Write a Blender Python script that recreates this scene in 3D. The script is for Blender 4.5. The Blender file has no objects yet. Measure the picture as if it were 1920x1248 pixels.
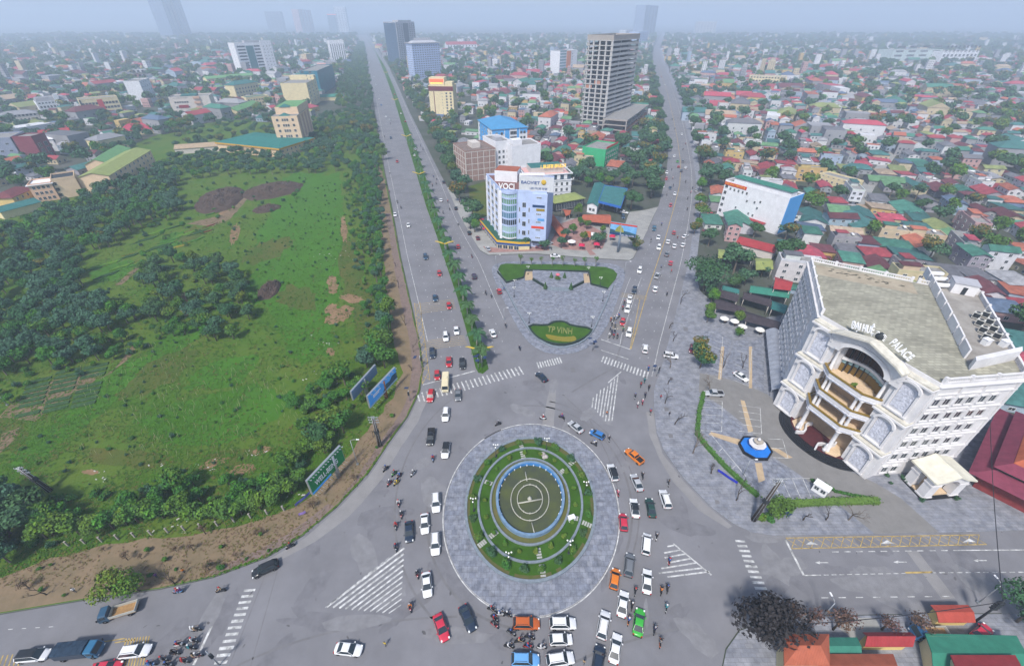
import bpy,bmesh,math,random
from mathutils import Vector,Matrix,Euler,noise as mnoise
from mathutils.geometry import tessellate_polygon
R=math.radians
rnd=random.Random(7)
scene=bpy.context.scene
COL=scene.collection
# -- camera
F_PX=825.0;PITCH=R(35.48);CAM_H=92.0
cam_d=bpy.data.cameras.new('camera');cam=bpy.data.objects.new('camera',cam_d);COL.objects.link(cam)
cam_d.sensor_width=36;cam_d.lens=36*F_PX/1920
cam_d.clip_start=0.5;cam_d.clip_end=40000
cam.location=(0,0,CAM_H);cam.rotation_euler=(R(90)-PITCH,0,0)
scene.camera=cam
# -- sky, sun, exposure
SUN_EL,SUN_AZ=R(52),R(205)
w=bpy.data.worlds.new('World');scene.world=w;w.use_nodes=True
nt=w.node_tree;bg=nt.nodes['Background']
sky=nt.nodes.new('ShaderNodeTexSky');sky.sky_type='NISHITA';sky.sun_disc=False
sky.sun_elevation=SUN_EL;sky.sun_rotation=SUN_AZ
sky.air_density=1.0;sky.dust_density=1.5;sky.ozone_density=1.2
nt.links.new(sky.outputs[0],bg.inputs[0]);bg.inputs[1].default_value=0.105
sd=bpy.data.lights.new('sun','SUN');sd.energy=2.8;sd.angle=R(7);sd.color=(1,.96,.9)
sun=bpy.data.objects.new('sun',sd);COL.objects.link(sun)
sdir=Vector((math.sin(SUN_AZ)*math.cos(SUN_EL),math.cos(SUN_AZ)*math.cos(SUN_EL),math.sin(SUN_EL)))
sun.rotation_euler=sdir.to_track_quat('Z','Y').to_euler()
vs=scene.view_settings
vs.view_transform='Standard';vs.look='None';vs.gamma=1;vs.use_curve_mapping=False;vs.exposure=0.77
scene.cycles.volume_bounces=2
scene.cycles.max_bounces=8;scene.cycles.diffuse_bounces=3;scene.cycles.transparent_max_bounces=8
# -- helpers
cP,sP=math.cos(PITCH),math.sin(PITCH)
def P(px,py,z=0.0):
 """The place on the plane at height z that the photograph shows at (px, py)."""
 u=(px-960)/F_PX;v=(py-624)/F_PX
 s=sP+v*cP
 t=(CAM_H-z)/s
 return Vector((u*t,t*(cP-v*sP),z))
def height_at(base,py_top):
 v=(py_top-624)/F_PX
 return CAM_H-base.y*(sP+v*cP)/(cP-v*sP)
def PIX(p):
 zc=p[1]*cP-(p[2]-CAM_H)*sP
 return(960+F_PX*p[0]/zc,624-F_PX*(p[1]*sP+(p[2]-CAM_H)*cP)/zc)
def heading(px,py,dx,dy):
 a=P(px-dx*.5,py-dy*.5);b=P(px+dx*.5,py+dy*.5)
 d=b-a
 return math.atan2(d.y,d.x)
_mats={}
def M(name,col,rough=.85,noise=None,amt=.25,metal=0.0,objcol=False,bump=0.0,bscale=None,spec=.1,col2=None,emit=0,rand=0.0,island=0.0,world=False,wave=None,brick=None,detail=4):
 """A procedural material: base colour (or the object's own colour) varied by noise."""
 if name in _mats:return _mats[name]
 m=bpy.data.materials.new(name);m.use_nodes=True;_mats[name]=m
 nt=m.node_tree;N=nt.nodes;L=nt.links
 b=N['Principled BSDF']
 b.inputs['Roughness'].default_value=rough;b.inputs['Metallic'].default_value=metal
 b.inputs['Specular IOR Level'].default_value=spec
 if objcol:
  oi=N.new('ShaderNodeObjectInfo');src=oi.outputs['Color']
 else:
  rgb=N.new('ShaderNodeRGB');rgb.outputs[0].default_value=(*col,1);src=rgb.outputs[0]
 if world:
  g=N.new('ShaderNodeNewGeometry');co=g.outputs['Position']
 else:
  tc=N.new('ShaderNodeTexCoord');co=tc.outputs['Object']
 if brick:
  sx,sy,c2,mort=brick
  br=N.new('ShaderNodeTexBrick');br.inputs['Scale'].default_value=1;br.inputs['Brick Width'].default_value=sx;br.inputs['Row Height'].default_value=sy
  br.inputs['Mortar Size'].default_value=mort;br.inputs['Mortar Smooth'].default_value=.3;br.inputs['Bias'].default_value=0
  br.inputs['Color2'].default_value=(*c2,1);br.inputs['Mortar'].default_value=(*[c*.62 for c in col],1)
  L.new(src,br.inputs['Color1']);L.new(co,br.inputs['Vector']);src=br.outputs['Color']
 if noise:
  n=N.new('ShaderNodeTexNoise');n.inputs['Scale'].default_value=noise;n.inputs['Detail'].default_value=detail
  n.inputs['Roughness'].default_value=.65
  L.new(co,n.inputs['Vector'])
  rp=N.new('ShaderNodeMapRange');rp.inputs['From Min'].default_value=.28;rp.inputs['From Max'].default_value=.72
  L.new(n.outputs['Fac'],rp.inputs['Value'])
  if col2:
   mx=N.new('ShaderNodeMix');mx.data_type='RGBA';L.new(rp.outputs[0],mx.inputs['Factor'])
   L.new(src,mx.inputs['A']);mx.inputs['B'].default_value=(*col2,1);src=mx.outputs['Result']
  else:
   rp.inputs['To Min'].default_value=1-amt;rp.inputs['To Max'].default_value=1+amt*.6
   mx=N.new('ShaderNodeVectorMath');mx.operation='SCALE';L.new(src,mx.inputs[0]);L.new(rp.outputs[0],mx.inputs['Scale']);src=mx.outputs[0]
 if rand or island:
  hs=N.new('ShaderNodeHueSaturation');L.new(src,hs.inputs['Color'])
  ad=N.new('ShaderNodeMath');ad.operation='MULTIPLY_ADD';ad.inputs[1].default_value=2*(rand or island);ad.inputs[2].default_value=1-(rand or island)
  if island:
   g2=N.new('ShaderNodeNewGeometry');L.new(g2.outputs['Random Per Island'],ad.inputs[0])
  else:
   o2=N.new('ShaderNodeObjectInfo');L.new(o2.outputs['Random'],ad.inputs[0])
  L.new(ad.outputs[0],hs.inputs['Value'])
  if island and rand:
   o2=N.new('ShaderNodeObjectInfo');a2=N.new('ShaderNodeMath');a2.operation='MULTIPLY_ADD';a2.inputs[1].default_value=.06;a2.inputs[2].default_value=.47
   L.new(o2.outputs['Random'],a2.inputs[0]);L.new(a2.outputs[0],hs.inputs['Hue'])
  src=hs.outputs['Color']
 L.new(src,b.inputs['Base Color'])
 if emit:
  L.new(src,b.inputs['Emission Color']);b.inputs['Emission Strength'].default_value=emit
 if wave:
  wv=N.new('ShaderNodeTexWave');wv.inputs['Scale'].default_value=wave[0];wv.bands_direction=wave[1];wv.inputs['Distortion'].default_value=0
  L.new(co,wv.inputs['Vector'])
  bp=N.new('ShaderNodeBump');bp.inputs['Strength'].default_value=wave[2];bp.inputs['Distance'].default_value=.08
  L.new(wv.outputs['Fac'],bp.inputs['Height']);L.new(bp.outputs[0],b.inputs['Normal'])
 elif bump:
  n2=N.new('ShaderNodeTexNoise');n2.inputs['Scale'].default_value=bscale or 3;n2.inputs['Detail'].default_value=3
  L.new(co,n2.inputs['Vector'])
  bp=N.new('ShaderNodeBump');bp.inputs['Strength'].default_value=bump;bp.inputs['Distance'].default_value=.2
  L.new(n2.outputs['Fac'],bp.inputs['Height']);L.new(bp.outputs[0],b.inputs['Normal'])
 return m
def rename_free(name):
 return name
def link(name,me,parent=None,loc=None,rz=0.0,color=None):
 o=bpy.data.objects.new(name,me);COL.objects.link(o)
 if parent is not None:o.parent=parent
 if loc is not None:o.location=loc
 if rz:o.rotation_euler[2]=rz
 if color:o.color=(*color,1)
 return o
def tag(o,label=None,cat=None,group=None,kind=None):
 if label:o['label']=label
 if cat:o['category']=cat
 if group:o['group']=group
 if kind:o['kind']=kind
 return o
def thing(name,label,cat,loc=(0,0,0),rz=0.0,group=None):
 o=link(name,None,None,loc,rz);o.empty_display_size=.5
 return tag(o,label,cat,group)
def struct(name,me,label=None):
 o=link(name,me);o['kind']='structure'
 if label:o['label']=label
 return o
def kids(o):return[c for c in o.children]
def copy_tree(o,parent=None,cmap=None):
 c=o.copy();COL.objects.link(c)
 if parent is not None:c.parent=parent;c.matrix_parent_inverse=o.matrix_parent_inverse
 for ch in list(o.children):copy_tree(ch,c)
 return c
def tint(o,color,names):
 for ch in o.children_recursive:
  if ch.name.split('.')[0]in names:ch.color=(*color,1)
class MB:
 """Collects faces, then becomes one mesh."""
 def __init__(s):s.v=[];s.f=[];s.mi=[];s.sm=[]
 def face(s,pts,mi=0,smooth=False):
  i=len(s.v);s.v+=[tuple(p)for p in pts];s.f.append(tuple(range(i,i+len(pts))));s.mi.append(mi);s.sm.append(smooth);return s
 def box(s,x0,y0,z0,x1,y1,z1,mi=0,rz=0.0,about=None):
  c=[(x0,y0),(x1,y0),(x1,y1),(x0,y1)]
  if rz:
   ax,ay=about or((x0+x1)/2,(y0+y1)/2);ca,sa=math.cos(rz),math.sin(rz)
   c=[(ax+(x-ax)*ca-(y-ay)*sa,ay+(x-ax)*sa+(y-ay)*ca)for x,y in c]
  return s.prism(c,z0,z1,mi)
 def prism(s,poly,z0,z1,mi=0,top=None,mtop=None,bottom=True,cap=True):
  poly=[(p[0],p[1])for p in poly]
  if sum(a[0]*b[1]-b[0]*a[1]for a,b in zip(poly,poly[1:]+poly[:1]))<0:poly=poly[::-1]
  tp=[(p[0],p[1])for p in top]if top else poly;n=len(poly);i=len(s.v)
  if top and sum(a[0]*b[1]-b[0]*a[1]for a,b in zip(tp,tp[1:]+tp[:1]))<0:tp=tp[::-1]
  s.v+=[(x,y,z0)for x,y in poly]+[(x,y,z1)for x,y in tp]
  for k in range(n):
   s.f.append((i+k,i+(k+1)%n,i+n+(k+1)%n,i+n+k));s.mi.append(mi);s.sm.append(False)
  if cap:s._cap([i+n+k for k in range(n)],mi if mtop is None else mtop,False)
  if bottom:s._cap([i+k for k in range(n)],mi,True)
  return s
 def _cap(s,idx,mi,flip):
  n=len(idx)
  if n<=4:
   s.f.append(tuple(idx[::-1]if flip else idx));s.mi.append(mi);s.sm.append(False);return
  for t in tessellate_polygon([[Vector((s.v[k][0],s.v[k][1],0))for k in idx]]):
   a,b,c=(s.v[idx[k]]for k in t)
   up=(b[0]-a[0])*(c[1]-a[1])-(b[1]-a[1])*(c[0]-a[0])>0
   tri=tuple(idx[k]for k in t)
   s.f.append(tri if up!=flip else tri[::-1]);s.mi.append(mi);s.sm.append(False)
 def sheet(s,poly,z,mi=0):
  i=len(s.v);s.v+=[(p[0],p[1],z)for p in poly]
  s._cap(list(range(i,i+len(poly))),mi,False);
  if len(poly)<=4:
   a,b,c=(s.v[i+k]for k in range(3))
   if(b[0]-a[0])*(c[1]-a[1])-(b[1]-a[1])*(c[0]-a[0])<0:s.f[-1]=s.f[-1][::-1]
  return s
 def tube(s,pts,r,n=8,mi=0,caps=True,smooth=True):
  pts=[Vector(p)for p in pts];rs=r if isinstance(r,(list,tuple))else[r]*len(pts)
  base=len(s.v);prev=None
  for k,p in enumerate(pts):
   d=(pts[min(k+1,len(pts)-1)]-pts[max(k-1,0)]).normalized()
   a=Vector((0,0,1))if abs(d.z)<.95 else Vector((1,0,0))
   if prev is not None:a=prev
   x=(a-d*a.dot(d)).normalized();y=d.cross(x);prev=x
   for j in range(n):
    t=2*math.pi*j/n
    s.v.append(tuple(p+(x*math.cos(t)+y*math.sin(t))*rs[k]))
  for k in range(len(pts)-1):
   for j in range(n):
    a=base+k*n+j;b=base+k*n+(j+1)%n
    s.f.append((a,b,b+n,a+n));s.mi.append(mi);s.sm.append(smooth)
  if caps:
   s.f.append(tuple(base+j for j in range(n))[::-1]);s.mi.append(mi);s.sm.append(False)
   e=base+(len(pts)-1)*n
   s.f.append(tuple(e+j for j in range(n)));s.mi.append(mi);s.sm.append(False)
  return s
 def lathe(s,prof,n=12,c=(0,0,0),mi=0,smooth=True,sx=1.0,sy=1.0):
  base=len(s.v)
  for r,z in prof:
   for j in range(n):
    t=2*math.pi*j/n
    s.v.append((c[0]+r*math.cos(t)*sx,c[1]+r*math.sin(t)*sy,c[2]+z))
  for k in range(len(prof)-1):
   for j in range(n):
    a=base+k*n+j;b=base+k*n+(j+1)%n
    s.f.append((a,b,b+n,a+n));s.mi.append(mi);s.sm.append(smooth)
  if prof[0][0]>.01:s.f.append(tuple(base+j for j in range(n))[::-1]);s.mi.append(mi);s.sm.append(False)
  e=base+(len(prof)-1)*n
  if prof[-1][0]>.01:s.f.append(tuple(e+j for j in range(n)));s.mi.append(mi);s.sm.append(False)
  return s
 def loft(s,rings,mi=0,caps=True,smooth=True):
  n=len(rings[0]);base=len(s.v)
  for r in rings:s.v+=[tuple(p)for p in r]
  for k in range(len(rings)-1):
   for j in range(n):
    a=base+k*n+j;b=base+k*n+(j+1)%n
    s.f.append((a,b,b+n,a+n));s.mi.append(mi);s.sm.append(smooth)
  if caps:
   s.f.append(tuple(base+j for j in range(n))[::-1]);s.mi.append(mi);s.sm.append(False)
   e=base+(len(rings)-1)*n
   s.f.append(tuple(e+j for j in range(n)));s.mi.append(mi);s.sm.append(False)
  return s
 def xf(s,mat,start=0):
  for k in range(start,len(s.v)):s.v[k]=tuple(mat@Vector(s.v[k]))
  return s
 def mesh(s,name,mats):
  me=bpy.data.meshes.new(name);me.from_pydata(s.v,[],s.f)
  for m in(mats if isinstance(mats,(list,tuple))else[mats]):me.materials.append(m)
  me.polygons.foreach_set('material_index',s.mi);me.polygons.foreach_set('use_smooth',s.sm)
  me.update();return me
 def build(s,name,mats,parent=None,loc=None,rz=0.0,color=None):
  return link(name,s.mesh(name,mats),parent,loc,rz,color)
def weld(me,dist=.001,bevel=0.0,seg=2,subdiv=0):
 bm=bmesh.new();bm.from_mesh(me);bmesh.ops.remove_doubles(bm,verts=bm.verts,dist=dist)
 if bevel:
  es=[e for e in bm.edges if len(e.link_faces)==2 and e.calc_face_angle(0)>.5]
  bmesh.ops.bevel(bm,geom=es,offset=bevel,segments=seg,affect='EDGES',profile=.6,clamp_overlap=True)
 bmesh.ops.recalc_face_normals(bm,faces=bm.faces)
 bm.to_mesh(me);bm.free();me.update();return me
def text_mesh(body,size,depth,mat,name='lettering',align='CENTER',bevel=0,sx=1.0):
 cu=bpy.data.curves.new(name,'FONT');cu.body=body;cu.size=size;cu.extrude=depth;cu.offset=size*.012;cu.align_x=align;cu.align_y='BOTTOM'
 o=bpy.data.objects.new(name,cu);COL.objects.link(o)
 bpy.context.view_layer.update()
 me=bpy.data.meshes.new_from_object(o.evaluated_get(bpy.context.evaluated_depsgraph_get()))
 bpy.data.objects.remove(o);bpy.data.curves.remove(cu)
 me.transform(Matrix.Diagonal((sx,1,1,1)))
 me.materials.clear();me.materials.append(mat);return me
def strokes_mesh(w_,h,words,mat,seed=1,depth=.05,name='lettering'):
 r=random.Random(seed);mb=MB();x=0;cells=[]
 for n in words:
  for _ in range(n):cells.append(x);x+=1
  x+=.8
 k=w_/(x-.8)
 for c in cells:
  a=-w_/2+c*k;b=a+k*.74;t=k*.2;s=r.randrange(5)
  mb.box(a,0,0,a+t,h,depth)
  if s!=1:mb.box(a+t,h-t,0,b,h,depth)
  if s in(0,2,3):mb.box(a+t,h*.45,0,b-t*.2,h*.45+t,depth)
  if s in(1,2,4):mb.box(a+t,0,0,b,t,depth)
  if s in(0,4):mb.box(b-t,t if s==4 else 0,0,b,h-t,depth)
 return mb.mesh(name,mat)
def text_on(parent,body,size,depth,mat,loc,rz,tilt=90,name='lettering',sx=1.0,label=None):
 """Upright lettering whose face looks along the local -Y turned by rz."""
 o=link(name,text_mesh(body,size,depth,mat,name,sx=sx),parent,loc)
 o.rotation_euler=(R(tilt),0,rz)
 if label:o['label']=label
 return o
def subdiv_poly(pts,step,closed=True):
 out=[];n=len(pts)
 for k in range(n if closed else n-1):
  a,b=pts[k],pts[(k+1)%n];d=(b-a).length;m=max(1,int(d/step))
  out+=[a+(b-a)*(i/m)for i in range(m)]
 if not closed:out.append(pts[-1])
 return out
def px_poly(px,step=None,jitter=0.0,seed=1,z=0.0):
 pts=[P(x,y,z)for x,y in px]
 if step:
  pts=subdiv_poly(pts,step);r=random.Random(seed)
  if jitter:pts=[p+Vector((r.uniform(-1,1),r.uniform(-1,1),0))*jitter for p in pts]
 return pts
def smooth_px(px,it=2,closed=True):
 for _ in range(it):
  out=[];n=len(px)
  for k in range(n if closed else n-1):
   a,b=px[k],px[(k+1)%n]
   out+=[(a[0]*.75+b[0]*.25,a[1]*.75+b[1]*.25),(a[0]*.25+b[0]*.75,a[1]*.25+b[1]*.75)]
  px=out
 return px
def inside(poly,x,y):
 c=False;n=len(poly);j=n-1
 for i in range(n):
  xi,yi=poly[i][0],poly[i][1];xj,yj=poly[j][0],poly[j][1]
  if(yi>y)!=(yj>y)and x<(xj-xi)*(y-yi)/(yj-yi)+xi:c=not c
  j=i
 return c
def strip(mb,pts,wd,z,mi=0):
 """A flat painted line of width wd along the ground points."""
 for a,b in zip(pts[:-1],pts[1:]):
  d=(b-a);d.z=0
  if d.length<1e-4:continue
  n=Vector((-d.y,d.x,0)).normalized()*wd/2
  mb.sheet([a+n,a-n,b-n,b+n],z,mi)
def dashes(mb,a,b,wd,dl,gap,z,mi=0):
 d=b-a;L=d.length;u=d/L;t=0
 while t+dl<L:
  strip(mb,[a+u*t,a+u*(t+dl)],wd,z,mi);t+=dl+gap
def wall_path(mb,pts,th,z0,z1,mi=0,closed=False):
 """A wall of thickness th along the points, mitred so that pieces butt."""
 n=len(pts);L=[];Rr=[]
 for k in range(n):
  a=pts[(k-1)%n]if closed or k>0 else pts[k];b=pts[(k+1)%n]if closed or k<n-1 else pts[k]
  d1=(pts[k]-a);d2=(b-pts[k])
  if d1.length<1e-6:d1=d2
  if d2.length<1e-6:d2=d1
  d1=d1.normalized();d2=d2.normalized()
  t=(d1+d2).normalized();nn=Vector((-t.y,t.x,0));c=max(.35,nn.dot(Vector((-d1.y,d1.x,0))))
  L.append(pts[k]+nn*(th/2/c));Rr.append(pts[k]-nn*(th/2/c))
 rings=[[(L[k].x,L[k].y,z0),(L[k].x,L[k].y,z1),(Rr[k].x,Rr[k].y,z1),(Rr[k].x,Rr[k].y,z0)]for k in range(n)]
 if closed:rings.append(rings[0])
 mb.loft(rings,mi,caps=not closed,smooth=False)
LANDMARKS=[]
AUTO=[]
def landmark(phrase,p):LANDMARKS.append((phrase,Vector((p[0],p[1],0))))
def auto(o,desc,cat,group,pos=None,rel='near the'):
 o['category']=cat;o['group']=group
 AUTO.append((o,desc,Vector(pos if pos is not None else o.location),rel));return o
 # == the setting
m_earth=M('earth',(.105,.10,.09),noise=.05,amt=.5,world=True,col2=(.04,.062,.035),detail=8)
m_asph=M('asphalt',(.186,.184,.197),noise=.09,amt=.22,world=True,bump=.12,bscale=6,rough=.8,detail=10)
m_asph2=M('asphalt_worn',(.235,.228,.228),noise=.3,amt=.14,world=True,rough=.8,detail=10)
m_asph3=M('asphalt_patch',(.2,.193,.186),noise=.4,amt=.14,world=True,rough=.8)
m_tyre_mark=M('asphalt_tyre_mark',(.16,.157,.163),noise=.4,amt=.2,world=True,rough=.7)
m_white=M('road_paint_white',(.52,.52,.51),noise=.9,amt=.75,world=True,detail=6)
m_yellow=M('road_paint_yellow',(.43,.31,.11),noise=.9,amt=.6,world=True,detail=6)
m_kerb=M('kerb_stone',(.2,.21,.22),noise=.8,amt=.3,world=True)
m_pave=M('paving_blue_grey',(.26,.265,.29),noise=.5,amt=.4,world=True,brick=(1.4,.7,(.205,.215,.25),.03),detail=10)
m_pave2=M('paving_slate',(.19,.205,.25),noise=.7,amt=.5,world=True,brick=(1.15,1.15,(.25,.26,.295),.03),detail=10)
m_pave3=M('paving_red',(.30,.17,.15),noise=.4,amt=.25,world=True,brick=(.8,.4,(.34,.21,.19),.012))
m_pave4=M('paving_tan',(.45,.34,.22),noise=.5,amt=.2,world=True)
m_conc=M('concrete_ground',(.30,.295,.28),noise=.2,amt=.25,world=True,detail=8)
m_dirt=M('bare_dirt',(.23,.165,.105),noise=.25,amt=.35,world=True,col2=(.15,.12,.07),bump=.4,bscale=1.2,detail=10)
m_dirt2=M('orange_dirt',(.235,.15,.085),noise=.3,amt=.35,world=True,bump=.3,bscale=1.5)
m_rubble=M('verge_rubble',(.23,.165,.145),noise=.9,amt=.5,world=True,col2=(.14,.11,.09),bump=.6,bscale=2.5,detail=8)
m_grass=M('meadow_grass',(.046,.125,.009),noise=.06,amt=.4,world=True,col2=(.10,.135,.02),bump=.9,bscale=1.1,detail=12)
m_grass2=M('bright_grass',(.055,.16,.012),noise=.12,amt=.35,world=True,col2=(.045,.12,.010),bump=.7,bscale=2,detail=10)
m_grass3=M('dry_grass',(.105,.10,.024),noise=.1,amt=.4,world=True,col2=(.05,.10,.014),bump=.7,bscale=2,detail=10)
m_lawn=M('lawn',(.042,.105,.010),noise=.3,amt=.35,world=True,bump=.4,bscale=4,detail=8)
m_lawn2=M('lawn_patchy',(.085,.115,.028),noise=.35,amt=.3,world=True,col2=(.15,.125,.055),bump=.4,bscale=4)
m_brush=M('brush_heap',(.085,.055,.045),noise=.5,amt=.5,world=True,col2=(.06,.045,.035),bump=1,bscale=1.6,detail=10)
m_soil=M('garden_soil',(.19,.135,.085),noise=.4,amt=.3,world=True)
mb=MB();mb.sheet([Vector((-9000,-1500,0)),Vector((9000,-1500,0)),Vector((9000,14000,0)),Vector((-9000,14000,0))],0)
struct('ground',mb.mesh('ground',m_earth))
sheet_px=[(1575,424),(1625,332),(1682,268),(1696,270),(1648,336),(1600,428)]
mb=MB();mb.sheet(px_poly(sheet_px),.02);struct('side_street',mb.mesh('side_street',m_conc))
# ---- carriageways: one asphalt sheet
AV_L_LEFT=[(795,690),(788,640),(770,560),(752,480),(738,400),(722,320),(710,250),(699,180),(690,130),(681,95),(675,76),(671,66)]
AV_L_MEDL=[(892,690),(880,640),(858,560),(838,500),(818,440),(800,390),(785,340),(770,290),(755,240),(740,190),(722,140),(705,100),(692,80),(682,66)]
AV_L_MEDR=[(918,690),(903,640),(880,575),(862,520),(842,465),(825,415),(808,365),(791,310),(775,265),(757,215),(739,165),(722,125),(703,95),(690,76),(683.5,66)]
AV_L_RIGHT=[(982,634),(965,600),(940,548),(915,490),(888,450),(862,405),(838,350),(815,305),(793,260),(768,210),(748,165),(729,125),(710,95),(696,76),(688,66)]
AV_R_LEFT=[(1128,630),(1150,580),(1166,535),(1185,490),(1215,430),(1235,385),(1248,335),(1253,290),(1249,240),(1240,195),(1232,150),(1224,115),(1226,90),(1243,60)]
AV_R_CEN=[(1183,654),(1211,555),(1245,455),(1262,395),(1274,350),(1277,310),(1270,260),(1261,215),(1250,170),(1240,140),(1231,112),(1231,90),(1246,60)]
AV_R_RIGHT=[(1226,730),(1240,690),(1256,630),(1274,560),(1291,490),(1300,430),(1306,375),(1304,330),(1297,285),(1286,235),(1272,190),(1257,150),(1241,115),(1236,90),(1249,60)]
ASPH=[(-400,1192),(0,1152),(180,1122),(300,1105),(400,1083),(500,1046),(570,1004),(630,953),(690,890),(730,830),(765,782),(788,735)]+AV_L_LEFT+AV_L_RIGHT[::-1][:-4]+[(900,470),(916,479),(1000,476),(1100,484),(1180,489),(1188,484)]+AV_R_LEFT[4:]+AV_R_RIGHT[::-1]+[(1226,770),(1231,810),(1245,846),(1282,897),(1330,948),(1375,982),(1410,998),(1450,1004),(1700,1000),(1920,994),(2400,984),(2400,1140),(1920,1148),(1700,1150),(1550,1153),(1440,1162),(1385,1180),(1360,1215),(1345,1290),(1338,1420),(-400,1420)]
mb=MB();mb.sheet(px_poly(ASPH),.02);struct('road',mb.mesh('road',m_asph))
def av(edge,y):
 for(x0,y0),(x1,y1)in zip(edge[:-1],edge[1:]):
  if(y0>=y>=y1):return x0+(x1-x0)*(y-y0)/(y1-y0)
 return edge[0][0]if y>edge[0][1]else edge[-1][0]
def lane_line(e0,e1,fr,y0,y1,n=40):
 ys=[y0*(y1/y0)**(k/n)for k in range(n+1)]
 return[P(av(e0,y)+(av(e1,y)-av(e0,y))*fr,y)for y in ys]
def dash_path(mb,pts,wd,dl,gap,z):
 q=subdiv_poly(pts,.75,closed=False);acc=0;run=[]
 for a,b in zip(q[:-1],q[1:]):
  acc+=(b-a).length
  if acc%(dl+gap)<dl:run.append(a)
  else:
   if len(run)>1:strip(mb,[run[0],run[-1]],wd,z)
   run=[]
ZW,ZP=.024,.029
def sheet_obj(name,mat,polys,z,kind='structure',step=None,jitter=0,seed=1,label=None):
 mb=MB()
 for k,p in enumerate(polys):mb.sheet(px_poly(p,step,jitter,seed+k),z)
 o=struct(name,mb.mesh(name,mat));o['kind']=kind
 return o
sheet_obj('road_gutter_strip',m_asph2,[[(1226,772),(1230,812),(1243,850),(1280,900),(1328,950),(1374,986),(1364,990),(1310,955),(1262,902),(1236,858),(1217,815),(1212,772)],[(788,740),(765,787),(730,835),(690,895),(630,958),(570,1009),(500,1051),(512,1056),(590,1016),(655,968),(716,898),(752,838),(784,790),(800,752)],[(1016,800),(1034,712),(1044,712),(1038,800)],[(1700,1032),(1720,1031),(1790,1120),(1765,1122)],],ZW,step=3,jitter=.12)
mb=MB()
def arc_px(cx,cy,rx,ry,a0,a1,n=40):return[P(cx+rx*math.cos(R(a0+(a1-a0)*k/n)),cy+ry*math.sin(R(a0+(a1-a0)*k/n)))for k in range(n+1)]
for(cx,cy,rx,ry,a0,a1,wd)in[(995,965,190,205,-95,20,.5),(995,965,203,216,-80,30,.35),(995,975,195,205,95,200,.5),(990,970,250,270,130,235,.45),(880,1500,640,345,205,268,.4),(1500,1500,640,345,215,250,.4)]:
 strip(mb,arc_px(cx,cy,rx,ry,a0,a1),wd,ZW)
strip(mb,[P(1058,742),P(1105,785),P(1140,855),P(1160,920)],.28,ZW);strip(mb,[P(1072,735),P(1110,712),P(1150,690),P(1180,600)],.6,ZW)
strip(mb,[P(1441,1032),P(1475,1130)],.25,ZW);strip(mb,[P(500,1070),P(430,1248)],.15,ZW);strip(mb,[P(520,1070),P(470,1248)],.15,ZW)
struct('road_wear',mb.mesh('road_wear',m_tyre_mark))
rs=random.Random(77)
def stain(name,mat,n,s0,s1,z,area):
 mb=MB()
 for k in range(n):
  x,y=rs.choice(area);x+=rs.gauss(0,70);y+=rs.gauss(0,40);c=P(x,y);a=rs.uniform(0,3.14);s=rs.uniform(s0,s1);e=rs.uniform(.15,.6)
  mb.sheet([c+Vector((s*q*math.cos(t)*math.cos(a)-s*e*q*math.sin(t)*math.sin(a),s*q*math.cos(t)*math.sin(a)+s*e*q*math.sin(t)*math.cos(a),0))for t,q in((6.283*j/18,rs.uniform(.8,1.15))for j in range(18))],z+.00007*k)
 struct(name,mb.mesh(name,mat))
JN=[(760,1130),(700,950),(1240,1000),(1250,1150),(1080,740),(920,740),(560,1170),(300,1170),(1600,1080),(1200,860),(820,900),(1000,1210),(1450,1080),(1800,1090)]
stain('road_stain',M('asphalt_darker',(.166,.164,.177),noise=.5,amt=.2,world=True),42,2,7,.0211,JN);stain('road_stain',M('asphalt_paler',(.205,.203,.213),noise=.5,amt=.2,world=True),30,2,8,.0254,JN);stain('road_oil_spot',M('asphalt_oil',(.11,.107,.11),noise=1,amt=.3,world=True),60,.15,.5,.0276,JN)
# ---- painted markings (white)
W=MB();Y=MB()
def crosswalk(a,b,n,d,wd,ln):
 A,B=P(*a),P(*b);c=P(a[0]+d[0],a[1]+d[1])-A;c.normalize()
 for k in range(n):
  p=A+(B-A)*(k/(n-1));l=ln*rnd.uniform(.85,1.05);strip(W,[p-c*l/2,p+c*l/2],wd*rnd.uniform(.85,1.05),ZP)
crosswalk((785,746),(977,694),25,(3,10),.48,4.2)
crosswalk((1009,685),(1051,675),10,(3.5,10),.45,3.2)
crosswalk((1130,673),(1214,703),15,(-4,10),.45,3.6)
crosswalk((1388,1014),(1436,1124),12,(10,.5),.5,2.3)
crosswalk((468,1106),(414,1241),12,(10,-.8),.52,2.5)
for a,b,wd in[((793,721),(891,695),.4),((1127,636),(1182,655),.35),((1127,656),(1178,673),.3),((1473,1012),(1507,1078),.42),((397,1173),(363,1246),.42)]:
 strip(W,[P(*a),P(*b)],wd,ZP)
for i in range(11):
 strip(W,[P(613+11.6*i,1137+1.2*i),P(758-.6*i,1027+10.6*i)],.42-.022*i,ZP)
dashes(W,P(610,1138),P(735,1040),.1,.9,.4,ZP)
for x0,y0,x1,y1 in[(1115,575,1070,915),(1090,600,1045,918),(1065,625,1020,918),(1040,652,1000,888),(1012,668,980,878),(985,682,962,852),(958,712,943,828),(930,740,920,815),(1140,545,1040,630)]:
 strip(W,[P(880+x0/4,560+y0/4),P(880+x1/4,560+y1/4)],.3,ZP)
for x0,y0,x1,y1 in[(1645,352,1695,342),(1620,400,1740,378),(1625,436,1780,407),(1645,475,1822,441),(1600,516,1862,474),(1580,552,1905,513),(1645,580,1960,540),(1690,330,1975,565)]:
 strip(W,[P(840+x0/4,936+y0/4),P(840+x1/4,936+y1/4)],.3,ZP)
strip(W,lane_line(AV_L_LEFT,AV_L_MEDL,.15,640,90),.18,ZP)
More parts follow.
